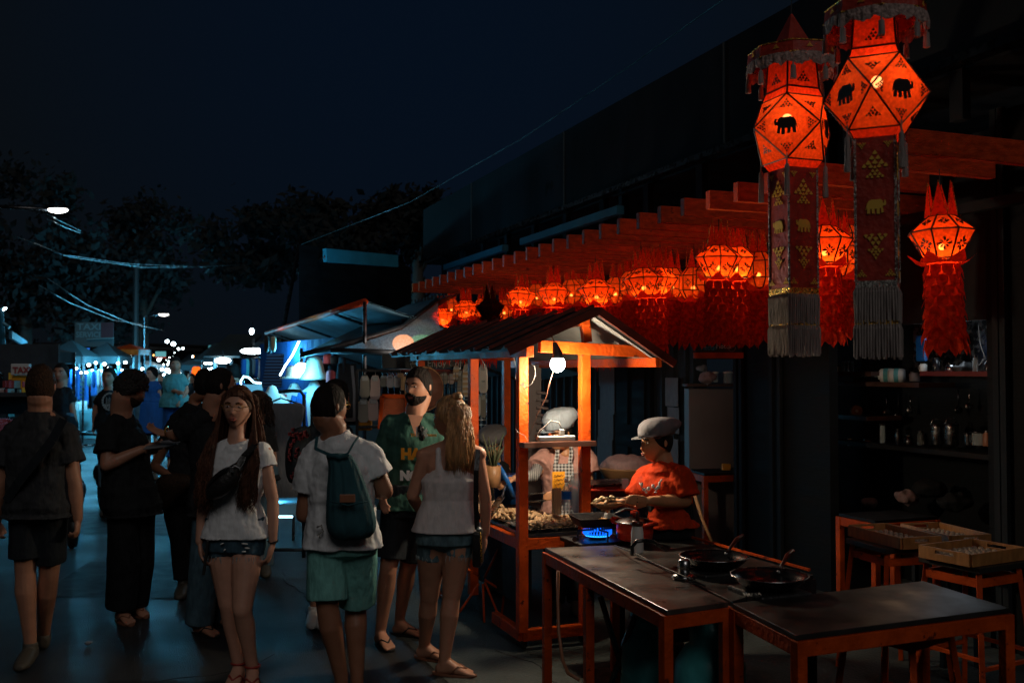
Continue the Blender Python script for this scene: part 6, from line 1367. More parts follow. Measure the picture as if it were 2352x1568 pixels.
# grey dress on a rack
t = thing('hanging_dress', 'long pleated grey sleeveless dress on a rail at the front of the stall', 'dress', at(645, 1040, 8.9))
Y = 8.9; prf = [(926, 607, 692, .03), (934, 600, 700, .05), (960, 602, 696, .06), (990, 606, 690, .06), (1000, 606, 690, .055), (1070, 604, 692, .07), (1140, 602, 696, .08)]
m = MB(); rg = []
for v, u0, u1, d_ in prf:
    a_, b_ = at(u0, v, Y), at(u1, v, Y); c = (a_ + b_) / 2; rx = (b_ - a_).length / 2; n_ = 60; pl = .12 if v > 995 else 0
    rg.append([c + V((1, 0, 0)) * rx * cos(2 * pi * k / n_) + V((0, 1, 0)) * d_ * sin(2 * pi * k / n_) * (1 + pl * (1 if k % 2 else -1)) for k in range(n_)])
m.loft(rg); m.build('dress', MT['dressgrey'], t, smooth=True)
m = MB(); m.tube([at(612, 928, Y), at(645, 914, Y), at(690, 928, Y)], .008, 6); m.tube([at(645, 914, Y), at(645, 900, Y), at(650, 896, Y)], .003, 5); m.build('hanger', MT['darksteel'], t, smooth=True)
t = thing('clothes_rack', 'black metal clothes rack with rounded corners in front of the stall', 'rack', at(690, 1000, 9.1))
m = MB(); m.tube([at(640, 900, 9.1), at(670, 897, 9.1), at(690, 898, 9.1), at(698, 908, 9.1), at(699, 1000, 9.1), V((at(699, 1000, 9.1).x, 9.1, .05))], .016, 8); m.tube([at(716, 1180, 9.1), at(716, 940, 9.1), at(722, 928, 9.1), at(745, 926, 9.1)], .014, 8); m.tube([V((at(620, 1170, 9.1).x, 9.1, .12)), V((at(745, 1170, 9.1).x, 9.1, .12))], .016, 8); m.build('tube_frame', MT['iron'], t, smooth=True)
m = MB(); m.box(at(662, 1163, 9.4), (.50, .5, .12), RZ); m.build('base_box', tealtarp, t, bevel=.01)
m = MB(); m.tube([at(640, 1186, 9.0), at(672, 1186, 9.0)], .010, 8); m.build('led_strip', NEON, t)
# garments packed on rack to the right and red patterned cloth
for i in range(9):
    u = 748 + i * 7; Y = 10.2 + .12 * (i % 3); m = MB()
    m.loft([ellring(at(u, 835 + i % 2 * 5, Y), V((.5, .8, 0)), V((-.8, .5, 0)), .10, .02), ellring(at(u, 900, Y), V((.5, .8, 0)), V((-.8, .5, 0)), .14, .025), ellring(at(u + 2, 960 + 8 * (i % 3), Y), V((.5, .8, 0)), V((-.8, .5, 0)), .13, .02)])
    tag(m.build('garment', MT[('black', 'blue', 'dressred', 'black', 'floral', 'blue', 'black', 'greycloth', 'black')[i]], None, smooth=True, disp=(.06, .02)), ['black', 'blue', 'red patterned', 'black', 'floral dark', 'navy blue', 'black', 'grey', 'black'][i] + ' garment on the packed rack behind the backpack man, ' + ['first', 'second', 'third', 'fourth', 'fifth', 'sixth', 'seventh', 'eighth', 'ninth'][i] + ' from the left', 'garment', 'garments packed on the rack')
# second stall: dark sloping roof with translucent side sheet
a2 = thing('awning', 'dark sloping awning with a grey translucent side sheet over the sock stall', 'awning', at(850, 800, 10))
m = MB(); q = [at(690, 812, 9.6), at(925, 748, 9.9), at(1006, 688, 10.0), at(1040, 690, 13.5), at(925, 715, 13.5), at(745, 800, 13)]
m.add([at(690, 814, 9.6), at(925, 752, 9.8), at(935, 700, 13.0), at(760, 790, 13.0)], [(0, 1, 2, 3)]); m.add([at(690, 817, 9.6), at(925, 755, 9.8), at(935, 703, 13.0), at(760, 793, 13.0)], [(0, 1, 2, 3)])
m.add([at(925, 752, 9.8), at(1008, 688, 10.0), at(1060, 672, 13), at(935, 700, 13)], [(0, 1, 2, 3)])
m.build('sheet', MT['tarp'], a2)
m = MB(); m.tube([at(690, 815, 9.55), at(780, 795, 9.6), at(925, 751, 9.75), at(1008, 688, 9.95)], .028, 8); m.tube([at(760, 805, 9.5), at(1010, 814, 9.6)], .03, 8); m.build('edge_bar', MT['iron'], a2, smooth=True)
clearm = paper('cleartarp', (.42, .44, .47), None, 0, see=.45, tr=.6)
m = MB(); m.add([at(775, 804, 9.52), at(923, 757, 9.7), at(1006, 695, 9.9), at(1012, 810, 9.6), at(900, 810, 9.55)], [(0, 1, 2, 3, 4)]); m.build('side_sheet', clearm, a2)
# chalk boards
def board(lab, u0, v0, u1, v1, Y, mt_, words, size, wm, cat='sign'):
    a_, b_, d_ = at(u0, v1, Y), at(u1, v1, Y), at(u0, v0, Y); t = thing('menu_board', lab, cat, a_)
    m = MB(); c = (b_ + d_) / 2; m.box(c, ((b_ - a_).length, .03, (d_ - a_).length), 0); m.build('panel', MT[mt_], t, bevel=.004)
    for w_, u, v, s_, mm_, *sx in words: text(w_, 'lettering', MT[mm_], t, at(u, v, Y - .02), V((1, 0, 0)), s_, sx=sx[0] if sx else 1)
    return t
bo = board('black chalk board reading Enjoy Coffee behind the green shirted man', 878, 812, 1086, 846, 9.0, 'board', [('Enjoy Coffee', 981, 842, .095, 'chalk', .82)], 0, None)
m = MB(); c = at(955, 840, 8.97); m.tube([c + V((-.05, 0, .02)), c + V((-.035, 0, -.02)), c + V((.03, 0, -.02)), c + V((.045, 0, .02)), c + V((-.05, 0, .02))], .0035, 5)
for k in range(2): m.tube([c + V((-.03 + k * .04 + j * .014, 0, .03 + .035 * (j % 2) * .5 + j * .008)) for j in range(6)], .003, 5)
m.build('cup_drawing', MT['chalk'], bo)
board('dark red board with faint writing Coffee under the chalk board', 892, 848, 1064, 877, 9.02, 'boardred', [('Coffee', 990, 869, .06, 'chalk'), ('20', 1040, 869, .06, 'chalk')], 0, None)
mb2 = thing('menu_board', 'blackboard with blue and white words Mocha above the kitchen shelf', 'sign', at(1650, 800, 8.7))
Y = 8.55; m = MB(); m.box(at(1650, 795, Y), (.40, .03, .22), 0); m.build('panel', MT['board'], mb2)
text('Mocha', 'lettering', MT['chalkblue'], mb2, at(1610, 804, Y - .02), V((1, 0, 0)), .07, sx=.6); text('20', 'lettering', MT['chalkblue'], mb2, at(1636, 803, Y - .02), V((1, 0, 0)), .04); text('Mocca', 'lettering', MT['chalkwhite'], mb2, at(1645, 800, Y - .02), V((1, 0, 0)), .06, sx=.8)
m = MB(); c = at(1681, 799, Y - .02); m.tube([c + V((.03 * cos(k * .4), 0, .03 * sin(k * .4))) for k in range(17)], .002, 5); m.tube([c + V((-.012, 0, .006)), c + V((-.008, 0, .012)), c + V((-.004, 0, .006))], .002, 4); m.tube([c + V((.004, 0, .006)), c + V((.008, 0, .012)), c + V((.012, 0, .006))], .002, 4); m.build('smiley', MT['chalk'], mb2)
m = MB(); m.box(at(1650, 816, Y - .01), (.42, .05, .05), 0); m.build('ledge', MT['orange'], mb2)
# sock packs
def sock(lab, u, v, w_, h_, Y, mt_):
    k_ = Y / F; t = thing('sock_pack', lab, 'socks', at(u, v, Y), group='packs of socks hanging on the racks'); c = at(u, v, Y); W = w_ * k_ / 2; H = h_ * k_
    m = MB(); m.prism([c + V((x * W, 0, -z * H)) for x, z in ((-.55, 0), (.55, 0), (.9, .2), (.95, .6), (1, .85), (.6, 1), (-.6, 1), (-1, .85), (-.9, .5), (-.9, .2))], V((0, .018, 0))); m.build('socks', MT[mt_], t, bevel=.004)
    m = MB(); m.box(c + V((0, -.012, -H * .14)), (W * 1.1, .006, H * .18), 0); m.build('tag', MT['chalk'], t)
    m = MB(); m.tube([c + V((0, 0, 0)), c + V((0, 0, H * .12)), c + V((0, .03, H * .14))], .003, 5); m.build('hook', MT['steel'], t)
A('sockgrey', (.22, .21, .18), .8); A('sockpink', (.42, .32, .3), .8); A('socktan', (.45, .30, .16), .8, wave=(7, (.55, .5, .45), 'Z', .5)); A('sockwhite', (.6, .58, .56), .8)
SK = [(838, 862, 24, 52, 'sockgrey', 'olive grey', 'top left of the black frame rack'), (862, 862, 24, 56, 'sockpink', 'pale pink', 'second in the top row of the black frame rack'), (835, 916, 26, 54, 'sockgrey', 'olive grey', 'lower row left of the black frame rack'), (857, 914, 26, 52, 'sockpink', 'pinkish', 'lower row right of the black frame rack'), (881, 862, 16, 26, 'sockgrey', 'small grey', 'third in the top row'), (896, 862, 17, 28, 'sockwhite', 'small white', 'left of the green man face'), (912, 862, 17, 28, 'sockwhite', 'small white', 'right beside the green man face'),
      (1008, 860, 10, 24, 'sockwhite', 'small white', 'just right of the round tray'), (1020, 856, 18, 26, 'sockgrey', 'tan grey', 'above the blonde woman bun'), (1036, 858, 14, 24, 'sockpink', 'small pink', 'right of the bun'), (1048, 826 + 14, 16, 34, 'socktan', 'brown', 'left edge of the wire grid'), (1057, 850, 14, 56, 'sockgrey', 'long dark tan', 'left of the striped pack'), (1072, 835, 20, 76, 'socktan', 'orange and tan striped', 'left of the orange mid post'), (1095, 838, 14, 60, 'sockpink', 'rosy', 'right of the orange mid post'), (1110, 836, 22, 66, 'sockwhite', 'white and brown', 'top right of the grid'), (1098, 905, 14, 50, 'sockwhite', 'cream', 'lower left on the right grid'), (1110, 905, 14, 54, 'sockgrey', 'grey', 'lower right on the right grid'), (1110, 872, 16, 26, 'sockwhite', 'crumpled white', 'middle of the right grid')]
for u, v, w_, h_, mt_, col_, pl in SK: sock('%s socks hanging %s' % (col_, pl if pl.split()[0] in ('above', 'left', 'right', 'just') else 'at the ' + pl), u, v, w_, h_, 8.6 if u < 1000 else 8.9, mt_)
def grid(lab, u0, v0, u1, v1, Y, step, r_=.0025, mt_='steel'):
    m = MB(); a_, b_ = at(u0, v0, Y), at(u1, v1, Y); nx = int(abs(b_.x - a_.x) / step); nz = int(abs(a_.z - b_.z) / step)
    for i in range(nx + 1): x = a_.x + (b_.x - a_.x) * i / nx; m.bar(V((x, Y, a_.z)), V((x, Y, b_.z)), r_ * 2)
    for i in range(nz + 1): z = a_.z + (b_.z - a_.z) * i / nz; m.bar(V((a_.x, Y + .006, z)), V((b_.x, Y + .006, z)), r_ * 2)
    return tag(m.build('wire_grid', MT[mt_], None), lab, 'grid')
grid('white wire grid panel with sock packs right of the orange mid post', 1066, 848, 1118, 1010, 8.95, .045)
grid('dark wire grid behind the green shirted man holding small packs', 878, 855, 1060, 905, 8.7, .05, .002, 'darksteel')
t = thing('display_rack', 'black frame rack with sock packs left of the green shirted man', 'rack', at(850, 1000, 8.65))
m = MB()
for a_, b_ in (((820, 850), (820, 1150)), ((874, 880), (874, 1150)), ((820, 850), (920, 852)), ((820, 905), (874, 906)), ((820, 980), (874, 980))): m.bar(at(*a_, 8.64), at(*b_, 8.64), .022)
m.build('frame', MT['iron'], t)
t = thing('display_box', 'orange framed clear plastic display box behind the green shirted man', 'box', at(905, 950, 8.2))
m = MB(); Y = 8.2
for a_, b_ in (((878, 909), (935, 910)), ((878, 909), (872, 985)), ((935, 910), (935, 985)), ((872, 985), (935, 985))): m.bar(at(*a_, Y), at(*b_, Y), .03)
m.build('frame', MT['orange'], t); m = MB(); m.prism([at(880, 912, Y), at(933, 912, Y), at(933, 984, Y), at(874, 984, Y)], V((0, .006, 0))); m.build('pane', MT['acrylic'], t)
m = MB(); m.box(at(838, 955, 8.8), (.12, .1, .25), 0); tag(m.build('parcel', MT['signyellow'], None, bevel=.01), 'yellow orange parcel between the backpack man and the sock rack', 'parcel')
m = MB(); m.box(at(932, 880, 8.5), (.085, .02, .12), 0); m.box(at(920, 862, 8.5), (.05, .015, .04), 0); tag(m.build('paper_tag', MT['sticks'], None, bevel=.003), 'brown paper tag hanging left of the green shirted man hair', 'tag')
# silvery small jewellery
for i in range(16):
    m = MB(); c = at(890 + (i % 8) * 7 + random.uniform(-2, 2), 858 + (i // 8) * 9, 8.66); m.ell(c, (.009, .006, .016), n=8); tag(m.build('earring', MT['steel'], None, smooth=True), 'small silvery trinket on the dark grid left of the green man', 'trinket', 'silvery trinkets on the dark grid')
# round woven tray
t = thing('woven_tray', 'large round brown woven tray hanging on a chain behind the green man head', 'tray', at(975, 893, 7.3)); c = at(977, 893, 7.25); Rr = Matrix.Rotation(.6, 3, 'Z') @ Matrix.Rotation(pi / 2, 3, 'X')
m = MB(); m.lathe([(.001, 0), (.14, .0), (.155, -.03), (.16, -.03), (.145, .008), (.001, .008)], 40, c, R=Rr); m.build('disc', MT['shelfwood'], t, smooth=True)
m = MB(); m.lathe([(.155, -.032), (.166, -.02), (.155, -.01)], 40, c, R=Rr, cap=False); m.build('rim', MT['bamboo'], t, smooth=True)
m = MB()
for k in range(9): q = at(982, 832 + k * 3, 7.2); m.lathe([(.007, -.002), (.009, 0), (.007, .002)], 8, q, R=Matrix.Rotation(pi / 2 * (k % 2), 3, 'Z') @ Matrix.Rotation(pi / 2, 3, 'X'), cap=False)
m.build('chain', MT['darksteel'], t)
# little hanging red paper leaves under the cart eave
for i, (u, v) in enumerate(((1012, 824), (1062, 822), (1120, 830), (1290 + 92, 835))):
    m = MB(); c = at(u, v, 8.3)
    for k in range(9): m.prism([c + V(((k - 4) * .018 - .012, 0, .03)), c + V(((k - 4) * .018 + .012, 0, .03)), c + V(((k - 4) * .018, 0, -.03 - .02 * (k % 3)))], V((0, .01, 0)))
    tag(m.build('paper_fringe', P_TAIL, None), ['red paper leaf fringe left over the chalk board', 'red paper leaf fringe right of the chalk board words', 'red paper leaf fringe above the wire grid', 'small red paper fringe right of the cart bulb'][i], 'decoration')
# ---------- house with teal lit eave
h = thing('gable_house', 'dark house with a teal lit eave above the market stalls', 'house', at(800, 850, 17))
m = MB(); q = [at(748, 585, 15.5), at(908, 598, 17.5), at(908, 760, 17.5), at(748, 760, 15.5)]; m.prism(q, V((.3, 2.5, 0))); m.prism([at(692, 640, 17.5), at(748, 600, 15.5), at(748, 800, 15.5), at(692, 800, 17.5)], V((.05, .05, 0))); m.build('wall', MT['darkwall'], h)
m = MB(); m.bar(at(746, 586, 14.0), at(911, 600, 16.0), .06, .19); m.build('eave', mat('eavelit', (.04, .30, .40), .6, nscale=3), h)  # teal light on the eave is put into its base colour
m = MB(); m.tube([at(748, 590, 14.0), at(690, 628, 17.0)], .03, 8); m.build('gutter', MT['steel'], h)
for i, (u, v, ww, hh) in enumerate(((706, 672, 6, 50), (722, 668, 6, 34), (741, 655, 5, 32))):
    m = MB(); m.box(at(u, v, 15.3 + (748 - u) * .03), (ww * .0068, .04, hh * .0068), 0); w_ = m.build('window', MT['tealtrim'], h)
plight('eave_fill', at(740, 690, 12.4), 30, TEAL, .1)  # unseen lamp added to bring out the eave
# ---------- trees behind roofs
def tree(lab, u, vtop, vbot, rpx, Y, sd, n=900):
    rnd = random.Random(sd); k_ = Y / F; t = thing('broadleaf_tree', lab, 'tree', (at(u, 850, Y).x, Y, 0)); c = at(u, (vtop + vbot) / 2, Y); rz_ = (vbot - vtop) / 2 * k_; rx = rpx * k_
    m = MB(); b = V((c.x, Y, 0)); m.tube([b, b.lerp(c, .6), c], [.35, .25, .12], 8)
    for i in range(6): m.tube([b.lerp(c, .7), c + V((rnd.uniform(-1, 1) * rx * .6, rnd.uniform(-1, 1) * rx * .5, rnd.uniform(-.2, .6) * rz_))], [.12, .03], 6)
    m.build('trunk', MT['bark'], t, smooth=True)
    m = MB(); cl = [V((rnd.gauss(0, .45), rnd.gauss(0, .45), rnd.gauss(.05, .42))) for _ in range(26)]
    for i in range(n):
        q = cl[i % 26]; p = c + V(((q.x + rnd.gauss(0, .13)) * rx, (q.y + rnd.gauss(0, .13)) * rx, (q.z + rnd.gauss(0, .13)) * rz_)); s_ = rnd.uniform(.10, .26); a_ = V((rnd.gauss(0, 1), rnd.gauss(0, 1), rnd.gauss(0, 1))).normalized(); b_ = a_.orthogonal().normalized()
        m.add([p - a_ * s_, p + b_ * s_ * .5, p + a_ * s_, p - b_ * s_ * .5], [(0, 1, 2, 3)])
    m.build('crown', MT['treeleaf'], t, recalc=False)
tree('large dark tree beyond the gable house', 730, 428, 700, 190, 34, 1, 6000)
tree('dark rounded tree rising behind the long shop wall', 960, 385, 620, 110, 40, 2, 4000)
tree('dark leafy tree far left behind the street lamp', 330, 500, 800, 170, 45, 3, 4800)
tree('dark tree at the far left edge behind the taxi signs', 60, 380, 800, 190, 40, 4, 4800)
# ---------- wires, street lamps, poles
def wire(lab, pts, r_=.012, m_='cable'):
    m = MB(); m.tube([at(*p) for p in pts], r_, 5); tag(m.build('overhead_wire', MT[m_], None, smooth=True), lab, 'wire', 'overhead wires')
wire('long overhead wire rising from the trees to the top right', [(690, 562, 26), (940, 465, 20), (1200, 318, 15), (1450, 150, 12), (1660, 0, 10), (1750, -70, 9)], .008)
wire('lower pair wire sagging across the left street, upper strand', [(40, 545, 14), (150, 585, 18), (300, 606, 24), (450, 612, 30), (560, 607, 33), (665, 603, 36)], .010)
wire('lower pair wire sagging across the left street, lower strand', [(60, 552, 14), (160, 590, 18), (330, 614, 24), (470, 613, 30), (600, 606, 35)], .010)
wire('short wire under the large street lamp', [(108, 492, 14), (140, 508, 16), (185, 530, 19)], .010)
wire('second short wire under the large street lamp', [(108, 503, 14), (145, 520, 16), (185, 535, 19)], .010)
wire('wire descending behind the taxi service sign', [(110, 640, 18), (200, 700, 24), (300, 742, 32), (380, 760, 40)], .012)
wire('wire descending left of the taxi service sign', [(90, 655, 18), (160, 695, 24), (260, 735, 32), (330, 745, 38)], .012)
LAMPM = emat('street_lamp_glow', (1, .93, .85), 9)
for i, (lab, u, v, Y, rx, rz, arm) in enumerate((('street lamp with wide glowing head at the upper left', 133, 482, 15, .15, .05, (-70, 470)), ('smaller street lamp glowing further down the street', 376, 722, 36, .18, .06, (330, 722)))):
    t = thing('street_lamp', lab, 'street lamp', (at(u - 90, v, Y).x, Y, 0)); c = at(u, v, Y)
    m = MB(); m.ell(c, (rx, rx * .6, rz), n=20); m.build('lamp_glass', LAMPM, t, smooth=True)
    m = MB(); m.ell(c + V((0, 0, .03)), (rx * 1.1, rx * .7, rz * .7), n=16); m.build('lamp_cover', MT['darksteel'], t, smooth=True)
    m = MB(); e_ = at(arm[0] if i == 0 else arm[0], arm[1] + 5, Y); m.tube([c, e_.lerp(c, .4) + V((0, 0, .02)), e_, V((e_.x, e_.y, 0))], [.03, .03, .04, .07], 8); m.build('pole', MT['darksteel'], t, smooth=True)
    plight('street_light', c - V((0, 0, .12)), 14, (.7, .9, 1), .15)
m = MB(); c = at(312, 700, 40); m.tube([V((c.x, 40, 0)), c + V((0, 0, 1.8))], .12, 8); tag(m.build('utility_pole', MT['wire'], None), 'tall utility pole behind the taxi service sign', 'pole')
m = MB(); c = at(602, 700, 22); m.tube([V((c.x, 22, 0)), at(690, 545, 22)], .05, 6); tag(m.build('leaning_pole', MT['darksteel'], None), 'thin leaning pole near the gable house', 'pole')
# ---------- left market: tents, signs, stalls, lights
A('tent', (.03, .045, .05), .8, nscale=2, namt=.2); A('signteal', (.22, .42, .45), .6); A('signred', (.35, .06, .06), .6); A('signblue', (.03, .12, .5), .5)
def tent(lab, u0, u1, ve, vp, Y, mt_='tent'):
    t = thing('market_tent', lab, 'tent', (at((u0 + u1) / 2, 850, Y).x, Y, 0)); a_, b_ = at(u0, ve, Y), at(u1, ve, Y); w_ = b_ - a_; d = V((0, w_.length, 0)); pk_ = (a_ + b_) / 2 + d / 2 + V((0, 0, at(u0, vp, Y + w_.length / 2).z - a_.z))
    m = MB(); q = [a_, b_, b_ + d, a_ + d]; lo_ = [p - V((0, 0, .18)) for p in q]
    m.add(q + [pk_], [(0, 1, 4), (1, 2, 4), (2, 3, 4), (3, 0, 4)]); m.add(q + lo_, [(0, 1, 5, 4), (1, 2, 6, 5), (2, 3, 7, 6), (3, 0, 4, 7)]); m.build('canopy', MT[mt_], t)
    for p in q: m = MB(); m.bar(V((p.x, p.y, 0)), p, .05); m.build('pole', MT['darksteel'], t)
    # goods table
    m = MB(); c = (a_ + b_) / 2 + d * .3; m.box(V((c.x, c.y, .75)), (w_.length * .85, .7, .05), 0); m.box(V((c.x, c.y - .33, .40)), (w_.length * .85, .03, .7), 0); m.build('counter', MT['signteal' if u0 < 200 else 'tarp'], t)
    m = MB(); rnd = random.Random(u0)
    for i in range(14): m.box(V((c.x + rnd.uniform(-.4, .4) * w_.length, c.y + rnd.uniform(-.2, .2), .86)), (.15, .12, rnd.uniform(.1, .3)), rnd.random())
    m.build('goods', MT[rnd.choice(['sockpink', 'dressred', 'signyellow', 'sockwhite'])], t)
    m = MB(); c = (a_ + b_) / 2 + d * .9
    for i in range(10): m.box(V((a_.x + w_.x * (i + .5) / 10, c.y - .1 * (i % 2), 1.45 - .06 * (i % 4))), (w_.length / rnd.uniform(12, 22), .05, rnd.uniform(.4, .9)), rnd.uniform(-.3, .3))
    m.build('hanging_cloth', MT[rnd.choice(['blue', 'tealtee', 'greycloth'])], t)
tent('dark tent with high peak at the left, the nearer one', 92, 192, 818, 780, 24)
tent('dark tent with pointed roof right of the first', 182, 272, 818, 786, 25)
tent('low orange roofed stall behind the dark tents', 250, 320, 802, 790, 34, 'orange')
tent('far pale canopy stall in the middle of the street', 300, 358, 838, 828, 40, 'sockwhite')
tent('far dark awning stall at the centre right', 405, 520, 838, 812, 34)
tent('distant dim tent right of the street axis', 380, 430, 842, 834, 60)
tent('wide dark stall roof at the far left edge', -60, 100, 806, 788, 15)
BL = [(118, 829, 23, 1), (145, 832, 23, 1.2), (106, 833, 23, .9), (163, 828, 23.5, .8), (204, 838, 24, 1.1), (220, 833, 24, 1), (240, 836, 24, 1.2), (198, 855, 23.5, 1.0), (271, 834, 24, 1), (288, 832, 25, 1.1), (299, 820, 26, 1.4), (327, 847, 30, 1), (340, 855, 30, .9), (365, 826, 40, 1.2), (358, 849, 38, 1.1), (372, 848, 38, 1.0), (384, 850, 38, 1.6), (392, 855, 38, 1.4), (404, 832, 40, 1.0), (376, 860, 30, .8), (410, 850, 44, .9), (466, 824, 40, 1.4), (478, 820, 44, .9), (424, 853, 40, .8), (438, 845, 45, .6), (446, 844, 45, .6), (455, 846, 45, .6), (459, 836, 36, 1.5), (384, 770 + 14, 60, 1.2), (398, 790, 60, 1.5), (410, 801, 60, .8), (420, 800, 60, .8), (345, 862, 34, .8), (350, 868, 30, .7), (8, 711, 20, .8), (12, 708, 20, .9), (534, 810, 30, .7), (541, 811, 30, .7), (548, 811, 30, .7), (430, 848, 50, .5), (480, 848, 34, 1.0), (362, 860, 32, .9), (395, 866, 34, .7), (248, 845, 24, .7)]
for i, (u, v, Y, s_) in enumerate(BL):
    c = at(u, v, Y); r_ = 3.0 * s_ * Y / F; m = MB(); m.ell(c, (r_ * 1.15, r_, r_), n=10)
    tag(m.build('string_bulb', LEDB, None, smooth=True), 'bright bluish white bulb among the distant market stalls', 'light bulb', 'bulbs of the distant market stalls')
for (u, v, Y, e) in ((140, 836, 23, 60), (225, 842, 24, 100), (285, 836, 25, 60), (340, 858, 32, 140), (385, 855, 37, 200), (470, 830, 38, 200), (30, 830, 16, 14)): plight('market_light', at(u, v, Y - .3), e * 1.8, TEAL, .2)
def sign(lab, u0, v0, u1, v1, Y, mt_, words=(), cat='sign', em_=None, par=None):
    a_, d_ = at(u0, v1, Y), at(u1, v0, Y); t = thing('sign_board', lab, cat, a_); c = (a_ + d_) / 2
    m = MB(); m.box(c, (d_.x - a_.x, .06, d_.z - a_.z), 0); m.build('panel', em_ or MT[mt_], t, bevel=.01)
    for w_, u, v, hpx, mm_, *sx in words: text(w_, 'lettering', MT[mm_] if isinstance(mm_, str) else mm_, t, at(u, v, Y - .04), V((1, 0, 0)), hpx * 1.35 * Y / F, bold=.004, sx=sx[0] if sx else 1)
    return t
A('signdark', (.10, .18, .20), .6); A('signletter', (.20, .42, .48), .6); A('signmaroon', (.12, .07, .09), .6)
st = sign('taxi service billboard with pale letters above the tents', 172, 740, 261, 796, 30, 'signdark', [('TAXI', 176, 757, 15, 'signletter', 1.25), ('SERVICE', 174, 774, 13, 'signletter', .95)])
m = MB(); a_, b_ = at(232, 775, 29.93), at(261, 741, 29.93); m.box((a_ + b_) / 2, (b_.x - a_.x, .02, b_.z - a_.z), 0); m.build('side_panel', MT['signmaroon'], st)
m = MB(); a_, b_ = at(200, 779, 29.93), at(261, 776, 29.93); m.bar(a_, b_, .08, .03); m.build('strip', MT['signteal'], st)
plight('sign_light', at(240, 800, 28.5), 16, TEAL, .2)
sign('white sign with red TAXI letters behind the man at the left edge', 27, 835, 70, 861, 11, 'sockwhite', [('TAXI', 29, 856, 14, 'signred', 1.0)])
sign('yellow strip sign under the red taxi sign', 30, 862, 68, 874, 11.05, 'signyellow')
sign('narrow upright teal taxi board on the street', 177, 868, 192, 924, 26, 'signteal', [('TAXI', 178, 878, 6.5, 'signblue', .8)])
m = MB()
for k in range(4): m.box(at(184.5, 888 + k * 9, 25.94), (.08, .02, .05), .0)
tag(m.build('notice_strip', MT['signblue'], None), 'blurred blue marks down the narrow teal taxi board', 'notice')
sign('blue lit sign hanging between the dark tents', 183, 799, 205, 807, 27, None, em_=emat('bluesign', (.03, .2, .8), .8))
sign('pale dim sign left of the street axis', 306, 786, 315, 808, 45, 'signdark')
sign('lit picture sign with a red border over the far stalls', 357, 807, 381, 819, 45, None, em_=emat('picsign', (.15, .5, .55), .7))
sign('red bottom border under the lit picture sign', 357, 819, 381, 822, 45, None, em_=emat('redsign', (.7, .06, .02), .5))
sign('white lit rectangle sign right of the street axis', 489, 807, 507, 817, 40, None, em_=emat('wsign', (.75, .95, 1), 2.5))
sign('small pale square sign left of the lit rectangle', 479, 805, 487, 816, 40, None, em_=emat('wsign2', (.3, .6, .7), .7))
sign('dim teal banner above the lit rectangle', 479, 793, 496, 802, 40, None, em_=emat('tsign', (.1, .38, .45), .6))
sign('dim teal banner with a kink right of the other banner', 499, 796, 510, 806, 40, None, em_=emat('tsign2', (.1, .38, .45), .6))
sign('pale sign with dark letters right of the lit rectangle', 511, 812, 524, 820, 40, None, em_=emat('wsign3', (.4, .7, .75), .6))
sign('tall blue glowing banner beside the far lamps', 527, 783, 532, 814, 34, None, em_=emat('bsign', (.01, .06, .8), 1.2))
sign('orange strip sign under the row of tiny bulbs', 533, 814, 546, 817, 32, None, em_=emat('osign', (1, .22, .03), 1))
m = MB(); c = at(470, 826, 36); m.bar(at(466, 826, 36), at(497, 827, 36), .08); tag(m.build('tube_lamp', LED, None), 'horizontal white tube lamp in the distance', 'lamp')
m = MB(); m.bar(at(470, 834, 30), at(486, 834.5, 30), .12, .05); tag(m.build('tube_lamp', LED, None), 'second shorter white tube lamp just below the first', 'lamp')
t = thing('paper_lamp', 'glowing orange upright lantern in the middle of the street', 'lantern', at(451, 854, 26)); m = MB(); c = at(451, 854, 26); m.lathe([(.05, -.13), (.10, -.10), (.12, 0), (.10, .11), (.06, .14)], 16, c); m.build('shade', emat('orlamp', (1, .13, .01), 1.6), t, smooth=True); m = MB(); m.lathe([(.065, .14), (.065, .16)], 12, c); m.tube([V((c.x, c.y, 0)), c - V((0, 0, .13))], .02, 6); m.build('stand', MT['iron'], t)
# parked van and motorbikes at far left
t = thing('parked_van', 'rounded pale van roof glowing among the distant stalls', 'van', (at(330, 850, 42).x, 42, 0))
c = V((at(330, 850, 42).x, 42, 0)); m = MB(); m.loft([ellring(c + V((0, y, .9)), V((1, 0, 0)), V((0, 0, 1)), w_, h_, 24, 4) for y, w_, h_ in ((-2, .7, .5), (-1.8, .85, .75), (0, .9, .95), (2, .9, .95), (2.1, .8, .85))]); m.build('body', MT['sockwhite'], t, smooth=True)
m = MB(); m.box(c + V((0, -1.93, 1.25)), (1.3, .1, .45), 0); m.build('windscreen', MT['panblack'], t, bevel=.03)
for x in (-.6, .6): m = MB(); m.ell(c + V((x, -2.05, .7)), .1, n=10); m.build('headlight', LED, t, smooth=True)
for x in (-.75, .75):
    for y in (-1.2, 1.3): m = MB(); m.lathe([(.3, -.1), (.32, 0), (.3, .1)], 16, c + V((x, y, .3)), R=Matrix.Rotation(pi / 2, 3, 'Y')); m.build('wheel', MT['rubber'], t)
